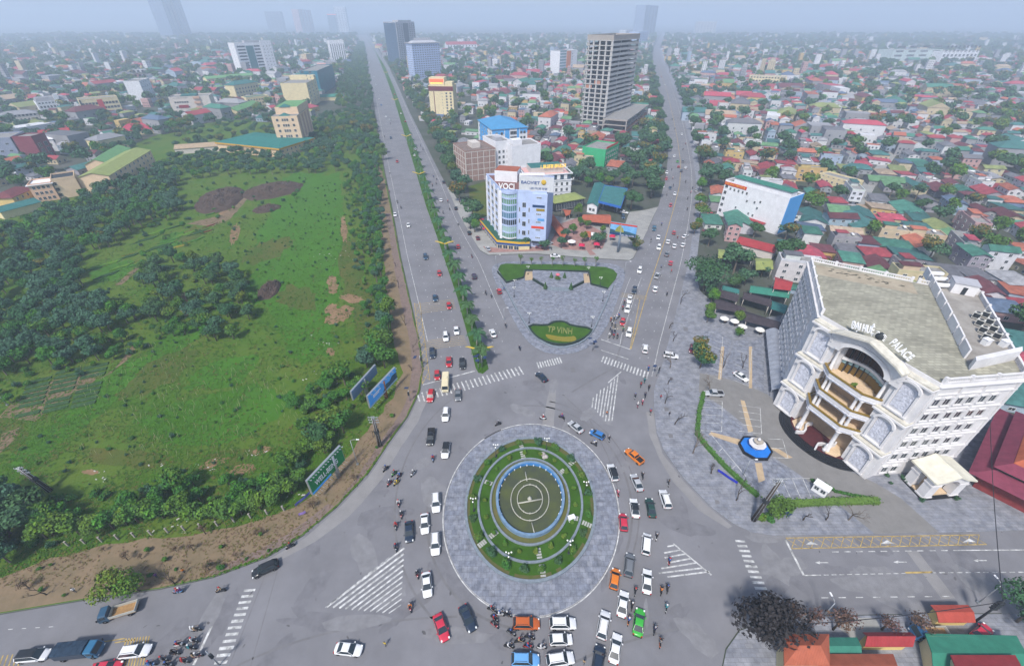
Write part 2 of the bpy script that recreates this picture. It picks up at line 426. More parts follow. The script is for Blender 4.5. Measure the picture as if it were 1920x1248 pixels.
for fr in(.37,.58,.8):dash_path(W,lane_line(AV_L_LEFT,AV_L_MEDL,fr,690,110),.16,1.6,4.2,ZP)
strip(W,lane_line(AV_L_MEDR,AV_L_RIGHT,.74,600,110),.17,ZP)
for fr in(.25,.5):dash_path(W,lane_line(AV_L_MEDR,AV_L_RIGHT,fr,660,110),.16,1.6,4.2,ZP)
strip(W,lane_line(AV_R_CEN,AV_R_RIGHT,.76,705,130),.18,ZP)
for fr in(.27,.52):dash_path(W,lane_line(AV_R_CEN,AV_R_RIGHT,fr,690,150),.16,1.6,4,ZP)
for fr in(.4,.72):dash_path(W,lane_line(AV_R_LEFT,AV_R_CEN,fr,630,150),.16,1.6,4,ZP)
strip(W,lane_line(AV_R_LEFT,AV_R_CEN,.6,650,520),.16,ZP);strip(W,lane_line(AV_R_LEFT,AV_R_CEN,.2,640,520),.16,ZP)
strip(Y,lane_line(AV_R_LEFT,AV_R_CEN,1.0,654,120),.3,ZP)
strip(W,[P(1800,1031),P(2300,1028)],.2,ZP);dashes(W,P(1560,1034),P(1800,1031),.18,1.4,1.2,ZP)
strip(W,[P(1507,1078),P(1530,1077.5)],.2,ZP);dashes(W,P(1530,1077.5),P(1700,1074),.16,1,.6,ZP);dashes(W,P(1745,1073),P(2200,1070),.16,1.1,.7,ZP)
dashes(W,P(1540,1120),P(1790,1117),.16,1.4,2,ZP);strip(Y,[P(1697,1073),P(1748,1072)],.35,ZP)
dashes(W,P(100,1174),P(0,1180),.12,.8,1.6,ZP)
strip(W,arc_px(996,976,165.5,181.5,-122,250,140),.22,ZP)
for cx,cy in((1543,1054),(1690,1053),(1840,1050)):
 W.sheet([P(cx-15,cy),P(cx-6,cy-3),P(cx-6,cy+3)],ZP);strip(W,[P(cx-6,cy),P(cx+10,cy)],.18,ZP)
for cx,cy in((1523,1019),(1665,1017),(1819,1014)):
 W.sheet([P(cx-14,cy+2),P(cx-2,cy-5),P(cx+12,cy+2),P(cx+2,cy+1)],ZP+.004)
def hatch_box(px4,n,wd=.14,cross=True):
 a,b,c,d=[P(*p)for p in px4]
 strip(Y,[a,b],wd*1.4,ZP);strip(Y,[d,c],wd*1.4,ZP)
 for k in range(n):
  t0,t1=k/n,(k+1)/n
  strip(Y,[a+(b-a)*t0,d+(c-d)*t1],wd,ZP)
  if cross:strip(Y,[d+(c-d)*t0,a+(b-a)*t1],wd,ZP)
hatch_box([(777,568),(792,720),(806,712),(787,566)],11)
hatch_box([(1473,1008),(1836,1002),(1850,1020),(1484,1028)],20)
def bars(a,b,d,n,wd):
 A,B=P(*a),P(*b);c=P(a[0]+d[0],a[1]+d[1])-A
 for k in range(n):strip(Y,[A+(B-A)*(k/max(1,n-1)),A+(B-A)*(k/max(1,n-1))+c],wd,ZP)
bars((778,571),(781,588),(72,-10),6,.16);bars((793,640),(797,656),(77,-11),6,.16)
bars((1166,549),(1164,556),(48,6),5,.14);bars((1146,606),(1143,614),(52,10),4,.14)
bars((237,1196),(280,1191),(-14,56),9,.2);bars((-30,1231),(42,1224),(-16,40),9,.2)
strip(Y,[P(195,1202),P(235,1196)],.2,ZP);strip(Y,[P(215,1204),P(255,1198)],.2,ZP)
strip(Y,[P(1200,560),P(1181,655)],.22,ZP)
struct('road_markings',W.mesh('road_markings',m_white));struct('road_markings_yellow',Y.mesh('road_markings_yellow',m_yellow))
for k,(x,y,w_)in enumerate([(1074,693,1.9),(1285,572+243-1,0)]):
 if w_:
  mb=MB();mb.sheet([P(x-5,y-4),P(x+3,y-4),P(x+6,y+5),P(x-3,y+5)],ZP);struct('road_manhole',mb.mesh('road_manhole',m_tyre_mark))
  # ---- pavements and blocks: real kerb steps
def slab(name,px,mat,z=.14,kerb=True,smooth=0,kind='structure',inner=None):
 pts=px_poly(smooth_px(px,smooth)if smooth else px)
 mb=MB();mb.prism(pts,-.05,z,1,mtop=0,bottom=False)
 return struct(name,mb.mesh(name,[mat,m_kerb]))
PLAZA=[(919,505),(930,494),(960,490),(1050,490),(1140,493),(1166,500),(1174,515),(1162,550),(1146,595),(1130,626),(1105,652),(1070,664),(1040,665),(1010,657),(985,637),(965,605),(940,555)]
slab('plaza_pavement',smooth_px(PLAZA,1),m_pave2)
MEDIAN=[(892,690)]+AV_L_MEDL[1:]+AV_L_MEDR[::-1][1:-1]+[(916,692),(905,701),(897,699)]
slab('median_verge',MEDIAN,m_lawn,z=.16)
HOTEL_EDGE=[(1236,90),(1241,115),(1257,150),(1272,190),(1286,235),(1297,285),(1304,330),(1306,375),(1300,430),(1291,490),(1274,560),(1256,630),(1240,690),(1226,730),(1226,770),(1231,810),(1245,846),(1282,897),(1330,948),(1375,982),(1410,998),(1450,1004),(1700,1000),(1920,994),(2400,984)]
slab('side_pavement',HOTEL_EDGE+[(2400,800),(1900,800),(1700,700),(1475,590),(1400,600),(1345,575),(1312,545),(1304,510),(1312,440),(1318,380),(1313,325),(1305,275),(1291,220),(1276,170),(1262,140),(1248,110),(1242,90)],m_pave)
slab('block_pavement',[(862,405),(888,450),(900,469),(916,478),(1000,475),(1100,483),(1180,488),(1187,484),(1215,430),(1206,426),(1150,420),(1000,400),(900,380),(856,372),(845,352),(838,352)],m_conc)
slab('corner_pavement',[(2400,1142),(1920,1150),(1700,1152),(1550,1155),(1440,1164),(1387,1182),(1362,1217),(1347,1290),(1340,1420),(2400,1420)],m_pave)
sheet_obj('forecourt_paving',m_pave3,[[(905,462),(940,466),(1028,456),(1030,470),(918,474)],[(1095,462),(1102,462),(1118,478),(1106,479)]],.146)
sheet_obj('station_forecourt',m_conc,[[(1180,398),(1210,394),(1234,388),(1226,404),(1207,446),(1190,478),(1160,470),(1165,440)]],.147)
sheet_obj('driveway',m_asph3,[[(1312,700),(1345,705),(1400,722),(1440,740),(1470,770),(1500,812),(1560,868),(1640,905),(1690,935),(1760,998),(1640,1001),(1590,960),(1520,905),(1440,850),(1400,800),(1350,760),(1310,735)]],.148)
sheet_obj('parking_asphalt',m_pave2,[[(1318,622),(1342,620),(1372,640),(1352,702),(1312,696)],[(1378,640),(1392,637),(1404,640),(1400,718),(1356,703)],[(1408,642),(1432,630),(1432,732),(1405,719)]],.152)
sheet_obj('parking_paving',m_pave2,[[(1318,745),(1345,762),(1395,803),(1436,852),(1515,908),(1530,925),(1440,932),(1395,900),(1330,830),(1308,800)]],.152)
sheet_obj('paving_band',m_pave4,[[(1388,750),(1396,752),(1412,808),(1403,812)],[(1328,815),(1333,810),(1390,825),(1386,835)],[(1440,838),(1460,842),(1486,858),(1475,860)],[(1415,868),(1428,868),(1434,900),(1422,905)],[(1352,650),(1358,650),(1352,712),(1346,712)],[(1404,650),(1410,650),(1410,728),(1404,728)]],.157)
W=MB()
def bays(a,b,d,n,wd=.14,close=True):
 A,B=P(*a),P(*b);c=P(a[0]+d[0],a[1]+d[1])-A
 strip(W,[A+c,B+c],wd,.162)
 for k in range(n+1):strip(W,[A+(B-A)*(k/n),A+(B-A)*(k/n)+c],wd,.162)
bays((1318,750),(1314,807),(36,2),4);bays((1385,760),(1385,808),(40,5),4);bays((1330,622),(1322,700),(25,10),6);bays((1384,645),(1374,712),(26,10),5)
strip(W,[P(1330,811),P(1398,893)],.16,.162);bays((1440,823),(1449,858),(27,1),2)
for x in(1447,1466,1485,1505):strip(W,[P(x,898),P(x+17,936)],.14,.162)
strip(W,[P(1444,898),P(1518,897)],.14,.162)
for x,y in((1355,840),(1380,872)):strip(W,[P(x,y),P(x-7,y+6)],.14,.162)
struct('parking_markings',W.mesh('parking_markings',m_white))
for k,(x,y)in enumerate([(1249,767),(1257,817),(1285,617),(1344,941)]):
 mb=MB();mb.sheet([P(x-4,y-4),P(x+4,y-3),P(x+5,y+4),P(x-3,y+4)],.147);struct('pavement_grating',mb.mesh('pavement_grating',m_tyre_mark))
 # ---- the meadow on the left and everything lying on it
FIELD=[(-400,1190),(0,1150),(180,1120),(300,1103),(400,1081),(500,1044),(570,1002),(630,951),(690,888),(730,828),(764,780),(786,735)]+[(793,690),(786,640),(768,560),(750,480),(736,400),(720,320),(707,250),(700,215),(640,215),(560,235),(440,225),(330,240),(250,270),(150,340),(0,410),(-400,500)]
slab('meadow',FIELD,m_grass,z=.12)
VERGE_IN=[(-400,1120),(0,1085),(100,1045),(200,1022),(300,1008),(400,997),(480,978),(545,955),(590,925),(625,890),(655,850),(688,806),(715,775),(742,735),(752,700),(742,650),(732,600),(724,540),(718,470),(712,400),(704,340),(700,300)]
VERGE_OUT=[(718,322),(734,400),(748,480),(766,560),(784,640),(791,690),(784,733),(762,779),(728,826),(688,886),(628,949),(568,1000),(498,1042),(400,1079),(300,1101),(180,1118),(0,1148),(-400,1188)]
mb=MB();mb.sheet([p+Vector((rnd.uniform(-.7,.7),rnd.uniform(-.7,.7),0))if k<150 else p for k,p in enumerate(px_poly(VERGE_IN+VERGE_OUT,3))],.125);struct('dirt_verge',mb.mesh('dirt_verge',m_dirt))
sheet_obj('rubble_strip',m_rubble,[VERGE_OUT[6:11]+[(676,884),(716,824),(750,777),(770,735)][::1],[(784,640),(791,690),(784,733),(768,735),(772,690),(768,640),(750,560),(736,480),(724,400),(734,400),(748,480),(766,560)],[(628,949),(568,1000),(498,1042),(400,1079),(395,1070),(490,1030),(555,990),(615,944)]],.129,step=2,jitter=.25)
def patches(name,mat,specs,z,seed=3,kind='structure'):
 mb=MB();r=random.Random(seed)
 for k,(cx,cy,rx,ry,rot)in enumerate(specs):
  pts=[];n=26
  for j in range(n):
   t=2*math.pi*j/n;q=1+r.uniform(-.22,.22)
   x,y=rx*q*math.cos(t),ry*q*math.sin(t)
   pts.append(P(cx+x*math.cos(R(rot))-y*math.sin(R(rot)),cy+x*math.sin(R(rot))+y*math.cos(R(rot))))
  mb.sheet(pts,z+.0006*k)
 return struct(name,mb.mesh(name,mat))
patches('bright_grass_patch',m_grass2,[(560,420,70,60,-40),(520,520,60,45,-30),(330,640,60,22,-32),(200,720,90,14,-35),(80,830,70,14,-35),(420,700,70,25,-20),(590,640,40,30,20),(330,450,40,14,-20),(210,510,45,16,-15),(420,790,60,22,-15),(560,340,50,14,-10)],.128,5)
sheet_obj('bright_grass_strip',m_grass2,[[(478,440),(520,390),(575,345),(635,322),(650,420),(640,540),(612,650),(560,690),(520,620),(488,540)],[(5,862),(70,815),(150,755),(240,690),(300,648),(345,640),(330,672),(250,728),(170,790),(90,850),(20,890)],[(250,790),(380,740),(480,720),(540,740),(520,790),(420,830),(300,840)]],.1275,step=3,jitter=1.2)
patches('dry_grass_patch',m_grass3,[(300,700,90,24,-30),(360,440,30,12,-25),(560,560,40,22,10),(500,470,50,18,-20),(20,810,30,40,-30),(250,860,90,18,5),(690,600,25,70,-8),(660,500,24,60,-8),(430,860,60,16,-10)],.135,9)
patches('dirt_patch',m_dirt2,[(625,540,9,12,20),(622,580,12,10,0),(617,600,9,8,0),(623,530,10,14,-20),(645,430,6,24,-5),(620,660,9,7,0),(640,590,24,12,-30),(400,868,30,7,-20),(455,880,26,9,-15),(170,885,16,5,0),(490,845,18,7,-20),(345,570,9,20,-10),(440,440,8,20,20),(424,400,14,10,-40),(660,560,22,8,10)],.142,11)
sheet_obj('garden_soil',m_soil,[[(20,760),(90,715),(185,698),(178,715),(95,765),(70,790),(0,782)],[(0,815),(40,800),(30,820),(0,850)],[(210,700),(240,660),(255,640),(262,642),(240,675),(185,712)],[(350,420),(420,402),(450,375),(470,350),(478,352),(455,385),(430,412),(400,425)],[(215,535),(262,495),(268,498),(228,535)]],.15,step=3,jitter=.3)
rows=MB()
for k in range(9):
 for j in range(3):
  a=P(30+j*52+k*3,782-k*9-j*9);b=P(76+j*52+k*3,772-k*9-j*9)
  if(k*3+j)%7==3:continue
  wall_path(rows,subdiv_poly([a,b],1.2,closed=False),1.5,.14,.42)
st=struct('vegetable_rows',weld(rows.mesh('vegetable_rows',M('crop_leaf',(.045,.095,.035),noise=1.5,amt=.6,world=True,bump=1,bscale=4))));st['kind']='stuff'
def heap(name,cx,cy,rx,ry,rot,h,mat,label,seed=0,cat='brush heap'):
 r=random.Random(seed);ctr=P(cx,cy);n,m=40,10;mb=MB();rings=[]
 for i in range(m+1):
  f=i/m;ring=[]
  for j in range(n):
   t=2*math.pi*j/n
   x,y=rx*math.cos(t),ry*math.sin(t)
   p=P(cx+x*math.cos(R(rot))-y*math.sin(R(rot)),cy+x*math.sin(R(rot))+y*math.cos(R(rot)))
   d=(p-ctr)*(1-f)*(1+.12*mnoise.noise(Vector((t*2,seed,0))))
   z=h*1.5*(1-(1-f)**2)*(.75+.9*mnoise.noise(Vector((d.x*.22,d.y*.22,seed))))+.5*r.uniform(0,1)*(f>0)
   ring.append((d.x,d.y,z if f>0 else-.1))
  rings.append(ring)
 mb.loft(rings,0,caps=False,smooth=False)
 for _ in range(int(26*len(rings)*rx/28)):
  i=r.randrange(1,m);q=rings[i][r.randrange(n)];a=r.uniform(0,6.28);l=r.uniform(.4,1.3);w_=r.uniform(.04,.14)
  mb.face([(q[0]-math.sin(a)*w_,q[1]+math.cos(a)*w_,q[2]),(q[0]+math.sin(a)*w_,q[1]-math.cos(a)*w_,q[2]),(q[0]+math.cos(a)*l,q[1]+math.sin(a)*l,q[2]+r.uniform(.1,.9))],r.choice((0,1)))
 o=mb.build(name,[mat,m_rubble],loc=(ctr.x,ctr.y,.12));return tag(o,label,cat)
m_plot=[M('crop_plot_'+n,c,noise=1.2,amt=.5,world=True,bump=1,bscale=3)for n,c in(('lime',(.09,.19,.015)),('dark',(.025,.07,.018)),('yellow',(.22,.19,.02)),('red',(.17,.03,.03)),('green',(.045,.14,.015)))]
r6=random.Random(8)
for k,(x,y,w_,l,mi)in enumerate([(300,440,44,9,0),(275,455,40,8,1),(320,455,40,9,4),(345,445,34,9,0),(372,440,26,8,1),(300,470,46,9,1),(335,468,34,8,2),(365,455,26,8,4),(210,498,36,8,0),(180,508,34,8,4),(245,485,34,8,1),(230,505,34,8,0),(200,522,36,8,1),(260,500,26,7,4),(395,425,12,6,3),(388,436,9,5,3),(275,427,14,5,2),(240,480,10,4,2),(402,402,16,7,4),(325,432,34,6,1)]):
 px4=[(x-w_/2-8,y+l/2),(x+w_/2-8,y+l/2-w_*.28),(x+w_/2+8,y-l/2-w_*.28),(x-w_/2+8,y-l/2)]
 mb=MB();q=px_poly(px4,1.5,.35,k);mb.prism(q,.1,.3+.012*k);o=struct('crop_plot',mb.mesh('crop_plot',m_plot[mi]))
heap('brush_heap',412,376,50,22,-18,2.2,m_brush,'large heap of cut brown brush in the meadow behind the dirt track',1)
heap('brush_heap',510,358,60,15,-10,2.0,m_brush,'long heap of dark cut brush stretching towards the tree belt',2)
heap('brush_heap',500,392,28,7,-10,1.2,m_brush,'small low heap of cut brush right of the dirt track',3)
heap('brush_heap',505,545,26,14,-35,2.0,m_brush,'brown bush of dead twigs in the middle of the meadow',4)
# == plants: one of each kind, copied later
def leaf_mat(name,col,hue=.05,rand=.35):return M(name,col,rough=.75,island=rand,rand=.34,spec=.04)
m_leaf=[leaf_mat('leaf_deep_green',(.046,.110,.042)),leaf_mat('leaf_mid_green',(.070,.155,.032)),leaf_mat('leaf_blue_green',(.058,.125,.066)),leaf_mat('leaf_yellow_green',(.105,.165,.026)),leaf_mat('leaf_golden',(.15,.125,.03)),leaf_mat('leaf_purple_brown',(.036,.033,.034)),leaf_mat('leaf_bright',(.09,.19,.025))]
m_bark=M('bark',(.16,.13,.105),noise=3,amt=.4)
m_bark_pale=M('bark_pale',(.30,.28,.25),noise=3,amt=.3)
m_bark_dark=M('bark_dark',(.075,.06,.05),noise=3,amt=.4)
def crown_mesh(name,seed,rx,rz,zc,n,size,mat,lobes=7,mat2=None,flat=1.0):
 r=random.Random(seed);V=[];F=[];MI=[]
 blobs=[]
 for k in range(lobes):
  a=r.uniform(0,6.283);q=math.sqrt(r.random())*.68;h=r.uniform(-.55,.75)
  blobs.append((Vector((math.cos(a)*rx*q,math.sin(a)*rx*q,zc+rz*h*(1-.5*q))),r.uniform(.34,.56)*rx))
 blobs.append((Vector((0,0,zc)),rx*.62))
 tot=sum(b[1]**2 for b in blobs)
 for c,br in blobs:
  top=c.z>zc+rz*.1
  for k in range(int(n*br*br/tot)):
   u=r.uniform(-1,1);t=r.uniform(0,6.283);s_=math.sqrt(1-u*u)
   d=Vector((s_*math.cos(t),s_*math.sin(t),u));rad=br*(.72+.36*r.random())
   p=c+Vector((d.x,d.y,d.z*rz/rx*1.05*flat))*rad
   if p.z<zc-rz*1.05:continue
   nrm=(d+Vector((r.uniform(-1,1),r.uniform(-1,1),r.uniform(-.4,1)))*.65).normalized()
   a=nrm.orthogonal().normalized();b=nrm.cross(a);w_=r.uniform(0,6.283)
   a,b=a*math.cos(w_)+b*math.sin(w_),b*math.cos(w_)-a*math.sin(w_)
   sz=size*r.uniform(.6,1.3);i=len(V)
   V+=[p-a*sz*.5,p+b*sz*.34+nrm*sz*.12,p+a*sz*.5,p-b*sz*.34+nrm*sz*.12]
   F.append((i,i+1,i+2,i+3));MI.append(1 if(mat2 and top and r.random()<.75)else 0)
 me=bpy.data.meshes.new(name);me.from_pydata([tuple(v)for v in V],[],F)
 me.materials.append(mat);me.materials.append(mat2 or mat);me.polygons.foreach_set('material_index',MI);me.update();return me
def trunk_mesh(name,seed,h,r0,spread,mat,limbs=5):
 r=random.Random(seed);mb=MB()
 mb.tube([(0,0,-.3),(r.uniform(-.1,.1),r.uniform(-.1,.1),h*.5),(r.uniform(-.2,.2),r.uniform(-.2,.2),h)],[r0,r0*.75,r0*.4],7)
 for k in range(limbs):
  a=6.283*k/limbs+r.uniform(-.4,.4);z=h*r.uniform(.45,.8)
  mb.tube([(0,0,z),(math.cos(a)*spread*.5,math.sin(a)*spread*.5,z+h*.25),(math.cos(a)*spread,math.sin(a)*spread,z+h*.45)],[r0*.45,r0*.3,r0*.12],5)
 return mb.mesh(name,mat)
def tree_kind(name,seed,h,rx,n,size,mat,mat2=None,bark=None,lobes=7,stem=.4,rzf=1.0):
 rz=h*(1-stem)/2*rzf;zc=h-rz*.95
 return dict(name=name,crown=crown_mesh('crown',seed,rx,rz,zc,n,size,mat,lobes,mat2),trunk=trunk_mesh('trunk',seed,zc,.035*h,rx*.6,bark or m_bark),h=h,rx=rx)
TK={}
for i in range(3):
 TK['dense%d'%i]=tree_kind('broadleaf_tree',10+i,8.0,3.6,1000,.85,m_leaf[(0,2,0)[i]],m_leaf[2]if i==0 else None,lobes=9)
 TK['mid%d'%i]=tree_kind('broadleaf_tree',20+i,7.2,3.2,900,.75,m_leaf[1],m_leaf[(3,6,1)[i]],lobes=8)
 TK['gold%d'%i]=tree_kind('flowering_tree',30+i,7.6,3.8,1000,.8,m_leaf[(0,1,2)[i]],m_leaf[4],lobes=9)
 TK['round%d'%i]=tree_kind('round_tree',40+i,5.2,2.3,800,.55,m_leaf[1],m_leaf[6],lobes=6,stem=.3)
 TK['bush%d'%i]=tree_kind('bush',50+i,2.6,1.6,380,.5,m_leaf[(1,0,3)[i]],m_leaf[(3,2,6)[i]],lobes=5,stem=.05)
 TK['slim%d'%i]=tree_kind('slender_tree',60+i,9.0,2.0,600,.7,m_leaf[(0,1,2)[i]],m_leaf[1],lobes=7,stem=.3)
TK['purple0']=tree_kind('dark_leaved_tree',71,10.5,6.2,2400,.75,m_leaf[5],None,m_bark_dark,lobes=12,stem=.3)
TK['great0']=tree_kind('spreading_tree',72,12,8.2,3000,.8,m_leaf[2],m_leaf[0],lobes=14,stem=.3)
TK['young0']=tree_kind('young_tree',73,5.0,1.5,130,.42,m_leaf[1],m_leaf[6],m_bark_pale,lobes=4,stem=.45)
TK['lime0']=tree_kind('leaning_tree',74,6,3.4,900,.6,m_leaf[6],m_leaf[3],lobes=8,stem=.2)
TK['cone0']=dict(name='conifer',crown=None,trunk=None)
TK['brown0']=tree_kind('withered_tree',75,6,2.2,260,.45,leaf_mat('leaf_withered',(.12,.075,.055)),leaf_mat('leaf_withered_pink',(.19,.12,.11)),m_bark_dark,lobes=5,stem=.35)
def cone_crown(seed,h,r0,n,size,mat):
 r=random.Random(seed);V=[];F=[]
 for k in range(n):
  f=r.random()**.7;z=.3+(h-.3)*(1-f);q=r0*f*r.uniform(.75,1.08)+.05;a=r.uniform(0,6.283)
  p=Vector((q*math.cos(a),q*math.sin(a),z));nrm=Vector((math.cos(a),math.sin(a),.5+r.uniform(-.3,.3))).normalized()
  x=nrm.orthogonal().normalized();y=nrm.cross(x);i=len(V)
  V+=[p-x*size*.5,p-y*size*.4,p+x*size*.5,p+y*size*.4];F.append((i,i+1,i+2,i+3))
 me=bpy.data.meshes.new('crown');me.from_pydata([tuple(v)for v in V],[],F);me.materials.append(mat);me.update();return me
TK['cone0']=dict(name='conifer',crown=cone_crown(5,3.4,.85,420,.4,m_leaf[0]),trunk=trunk_mesh('trunk',3,2.6,.09,.1,m_bark,1),h=3.4,rx=.85)
def bare_mesh(seed,h,mat,levels=4,lean=0.0,r0=.16):
 r=random.Random(seed);mb=MB()
 def grow(p,d,l,rad,lev):
  q=p+d*l;m_=p+d*l*.5+Vector((r.uniform(-1,1),r.uniform(-1,1),0))*l*.06
  mb.tube([p,m_,q],[rad,rad*.85,rad*.65],5 if lev>1 else 4,caps=False)
  if lev==0:return
  for k in range(r.choice((2,3,3))):
   nd=(d+Vector((r.uniform(-1,1),r.uniform(-1,1),r.uniform(-.25,.55)))*.75).normalized()
   grow(q,nd,l*r.uniform(.6,.8),rad*.6,lev-1)
 grow(Vector((0,0,-.2)),Vector((lean,lean*.4,1)).normalized(),h*.36,r0,levels)
 return mb.mesh('branches',mat)
BARE=[bare_mesh(s,h,m,lv,ln)for s,h,m,lv,ln in((1,6,m_bark_dark,4,.1),(2,5,m_bark_dark,4,-.15),(3,6.5,m_bark,4,.05),(4,3.6,m_bark_dark,3,.1))]
def palm_mesh(seed,n=11,L=2.6):
 r=random.Random(seed);mb=MB()
 for k in range(n):
  a=6.283*k/n+r.uniform(-.2,.2);up=r.uniform(.15,.85);ca,sa=math.cos(a),math.sin(a);pts=[]
  for i in range(8):
   f=i/7;q=L*f*(1-.12*f);z=L*(up*f*.9-f*f*(.65+.3*(1-up)))
   pts.append(Vector((ca*q,sa*q,z)))
  side=Vector((-sa,ca,0))
  for i in range(7):
   for s_ in(-1,1):
    for h_ in(0,.5):
     p=pts[i]+(pts[i+1]-pts[i])*h_;e=pts[i]+(pts[i+1]-pts[i])*(h_+.42)
     w_=.62*math.sin(math.pi*min(1,(i+h_+.8)/8.2))+.08
     mb.face([p,p+side*s_*w_+Vector((ca*.3,sa*.3,-.22)),e+side*s_*w_*.8+Vector((ca*.3,sa*.3,-.2)),e])
 return mb.mesh('fronds',m_leaf[0])
PALMS=[palm_mesh(1),palm_mesh(2,10,2.9),palm_mesh(3,12,2.4)]
def palm_trunk(h):
 mb=MB();mb.tube([(0,0,-.2),(.05,.03,h*.35),(.1,.02,h*.8),(.1,.0,h)],[.17,.2,.15,.1],8);mb.tube([(.1,0,h*.97),(.1,0,h+.35)],[.12,.05],6,mi=1)
 return mb.mesh('trunk',[m_bark_pale,m_leaf[1]])
PTR=palm_trunk(4.6)
def plant(kind,p,s=1.0,rz=None,label=None,group=None,sz=None,z=None,desc=None,rel='near the',cat='tree',name=None):
 k=TK[kind];o=link(name or k['name'],None,None,(p.x,p.y,.1 if z is None else z),rnd.uniform(0,6.28)if rz is None else rz)
 o.scale=(s,s,sz or s*rnd.uniform(.9,1.12));o.empty_display_size=.5
 link('trunk',k['trunk'],o);link('crown',k['crown'],o)
 if desc:auto(o,desc,cat,group,p,rel)
 else:tag(o,label,cat,group)
 return o
def bare_tree(k,p,s=1.0,label=None,group=None,desc=None,lean=0,rel='near the',pit=False):
 o=link('bare_tree',None,None,(p.x,p.y,.14),rnd.uniform(0,6.28));o.scale=(s,s,s);o.empty_display_size=.5
 link('branches',BARE[k],o)
 if desc:auto(o,desc,'tree',group,p,rel)
 else:tag(o,label,'tree',group)
 return o
def palm(p,k=0,s=1.0,group=None,desc='feather-leaved palm on the avenue median',rel='near the'):
 o=link('palm_tree',None,None,(p.x,p.y,.16),rnd.uniform(0,6.28));o.scale=(s,s,s);o.empty_display_size=.5
 link('trunk',PTR,o);f=link('fronds',PALMS[k%3],o,(.1,0,4.75))
 return auto(o,desc,'palm',group,p,rel)
 # == roundabout, plaza, street furniture
m_stone=M('blue_grey_stone',(.20,.235,.27),noise=1.2,amt=.3)
m_stone_dark=M('dark_green_hedge',(.03,.05,.04),noise=2,amt=.5,bump=1,bscale=5)
m_blue_rim=M('blue_pool_paint',(.055,.20,.46),noise=.8,amt=.3)
m_blue_rim2=M('faded_blue_stone',(.16,.25,.36),noise=1,amt=.3)
m_pond=M('pond_water',(.05,.057,.042),rough=.12,noise=.25,amt=.3,col2=(.085,.10,.03),world=True,spec=.4)
m_pipe=M('pale_pipe',(.42,.41,.35),noise=2,amt=.25)
m_steel=M('galvanised_steel',(.42,.44,.46),rough=.45,metal=.6,noise=2,amt=.15)
m_dark=M('dark_metal',(.035,.04,.045),rough=.5,noise=3,amt=.3)
m_globe=M('lamp_globe',(.82,.82,.78),rough=.3)
m_wht=M('white_paint',(.74,.74,.75),rough=.6,noise=.7,amt=.12)
m_blk=M('black_rubber',(.022,.022,.024),rough=.75)
def ell(cx,cy,rx,ry,z=0.0,n=72):return[P(cx+rx*math.cos(6.28318*k/n),cy+ry*math.sin(6.28318*k/n),z)for k in range(n)]
RB=P(994,950);landmark('round fountain pond',RB)
RG={'pave':(996,976,163,179),'gard':(994.5,957,121,134),'r2':(994,949,97,107),'r3':(993.5,943,73.5,80.5),'pond':(994,940,62,68),'pipe':(993.5,940,35.5,39),'pipe2':(993.5,939,23.5,27)}
mb=MB();mb.prism(ell(*RG['pave']),-.05,.16,1,mtop=0,bottom=False);struct('island_paving',mb.mesh('island_paving',[m_pave2,m_wht]))
mb=MB()
mb.sheet(ell(*RG['gard']),.40,0);o=struct('lawn_ring',mb.mesh('lawn_ring',m_lawn))
mb=MB();mb.sheet(ell(*RG['r3']),.404,0);struct('lawn_ring',mb.mesh('lawn_ring',m_lawn2))
mb=MB();a=ell(994.5,957,120,133);b=ell(994.3,956,113,124)
for k in range(72):
 if rnd.random()<.8:mb.sheet([a[k],a[(k+1)%72],b[(k+1)%72],b[k]],.408)
struct('bare_soil_ring',mb.mesh('bare_soil_ring',M('ring_soil',(.12,.095,.045),noise=1.5,amt=.4,col2=(.07,.10,.02),world=True)))
def ring_wall(name,key,th,z0,z1,mat,label,cat='low wall'):
 mb=MB();wall_path(mb,ell(*RG[key]),th,z0,z1,closed=True)
 c=P(RG[key][0],RG[key][1]);o=mb.build(name,mat);tag(o,label,cat);return o
ring_wall('garden_wall','gard',.6,.1,.62,m_stone,'outer grey stone kerb wall round the roundabout garden')
ring_wall('garden_wall','r2',.5,.38,.72,m_stone,'middle stone ring wall between two bands of roundabout lawn')
ring_wall('garden_wall','r3',.45,.38,.8,m_stone,'innermost stone ring wall round the patchy lawn at the pond')
ft=thing('fountain_pond','round fountain pond with blue rim and two pipe rings in the roundabout','fountain')
mb=MB();mb.sheet(ell(*RG['pond']),.55);w_=mb.build('water',m_pond,ft)
mb=MB();wall_path(mb,ell(*RG['pond']),.55,.35,1.5,closed=True);mb.build('basin_rim',m_blue_rim2,ft)
mb=MB();e=ell(994,940,60,66);wall_path(mb,e,.2,.5,1.42,closed=True);mb.build('basin_lining',m_blue_rim,ft)
def lift(pts,z):return[Vector((p.x,p.y,z))for p in pts]
for key,zz in(('pipe',.8),('pipe2',.85)):
 e=lift(ell(*RG[key]),zz);mb=MB();mb.tube(e+[e[0],e[1]],.11,6);pr=mb.build('pipe_ring',m_pipe,ft)
 for k in range(0,72,6):
  mb=MB();mb.tube([(e[k].x,e[k].y,.5),(e[k].x,e[k].y,zz+.35)],.1,6);mb.build('nozzle',m_pipe,pr)
mb=MB();mb.tube([P(971,943,.85),P(1016,935,.85)],.17,6);mb.lathe([(.5,.5),(.5,.9),(.25,1.1),(.15,1.5)],10,(*P(993,938)[:2],0));mb.build('cross_pipe',m_pipe,ft)
for(a,b)in(((985,884),(988,901)),((997,979),(1003,1003))):
 mb=MB();mb.tube([P(*a,.7),P(*b,.8)],.13,6);mb.build('feed_pipe',m_pipe,ft)
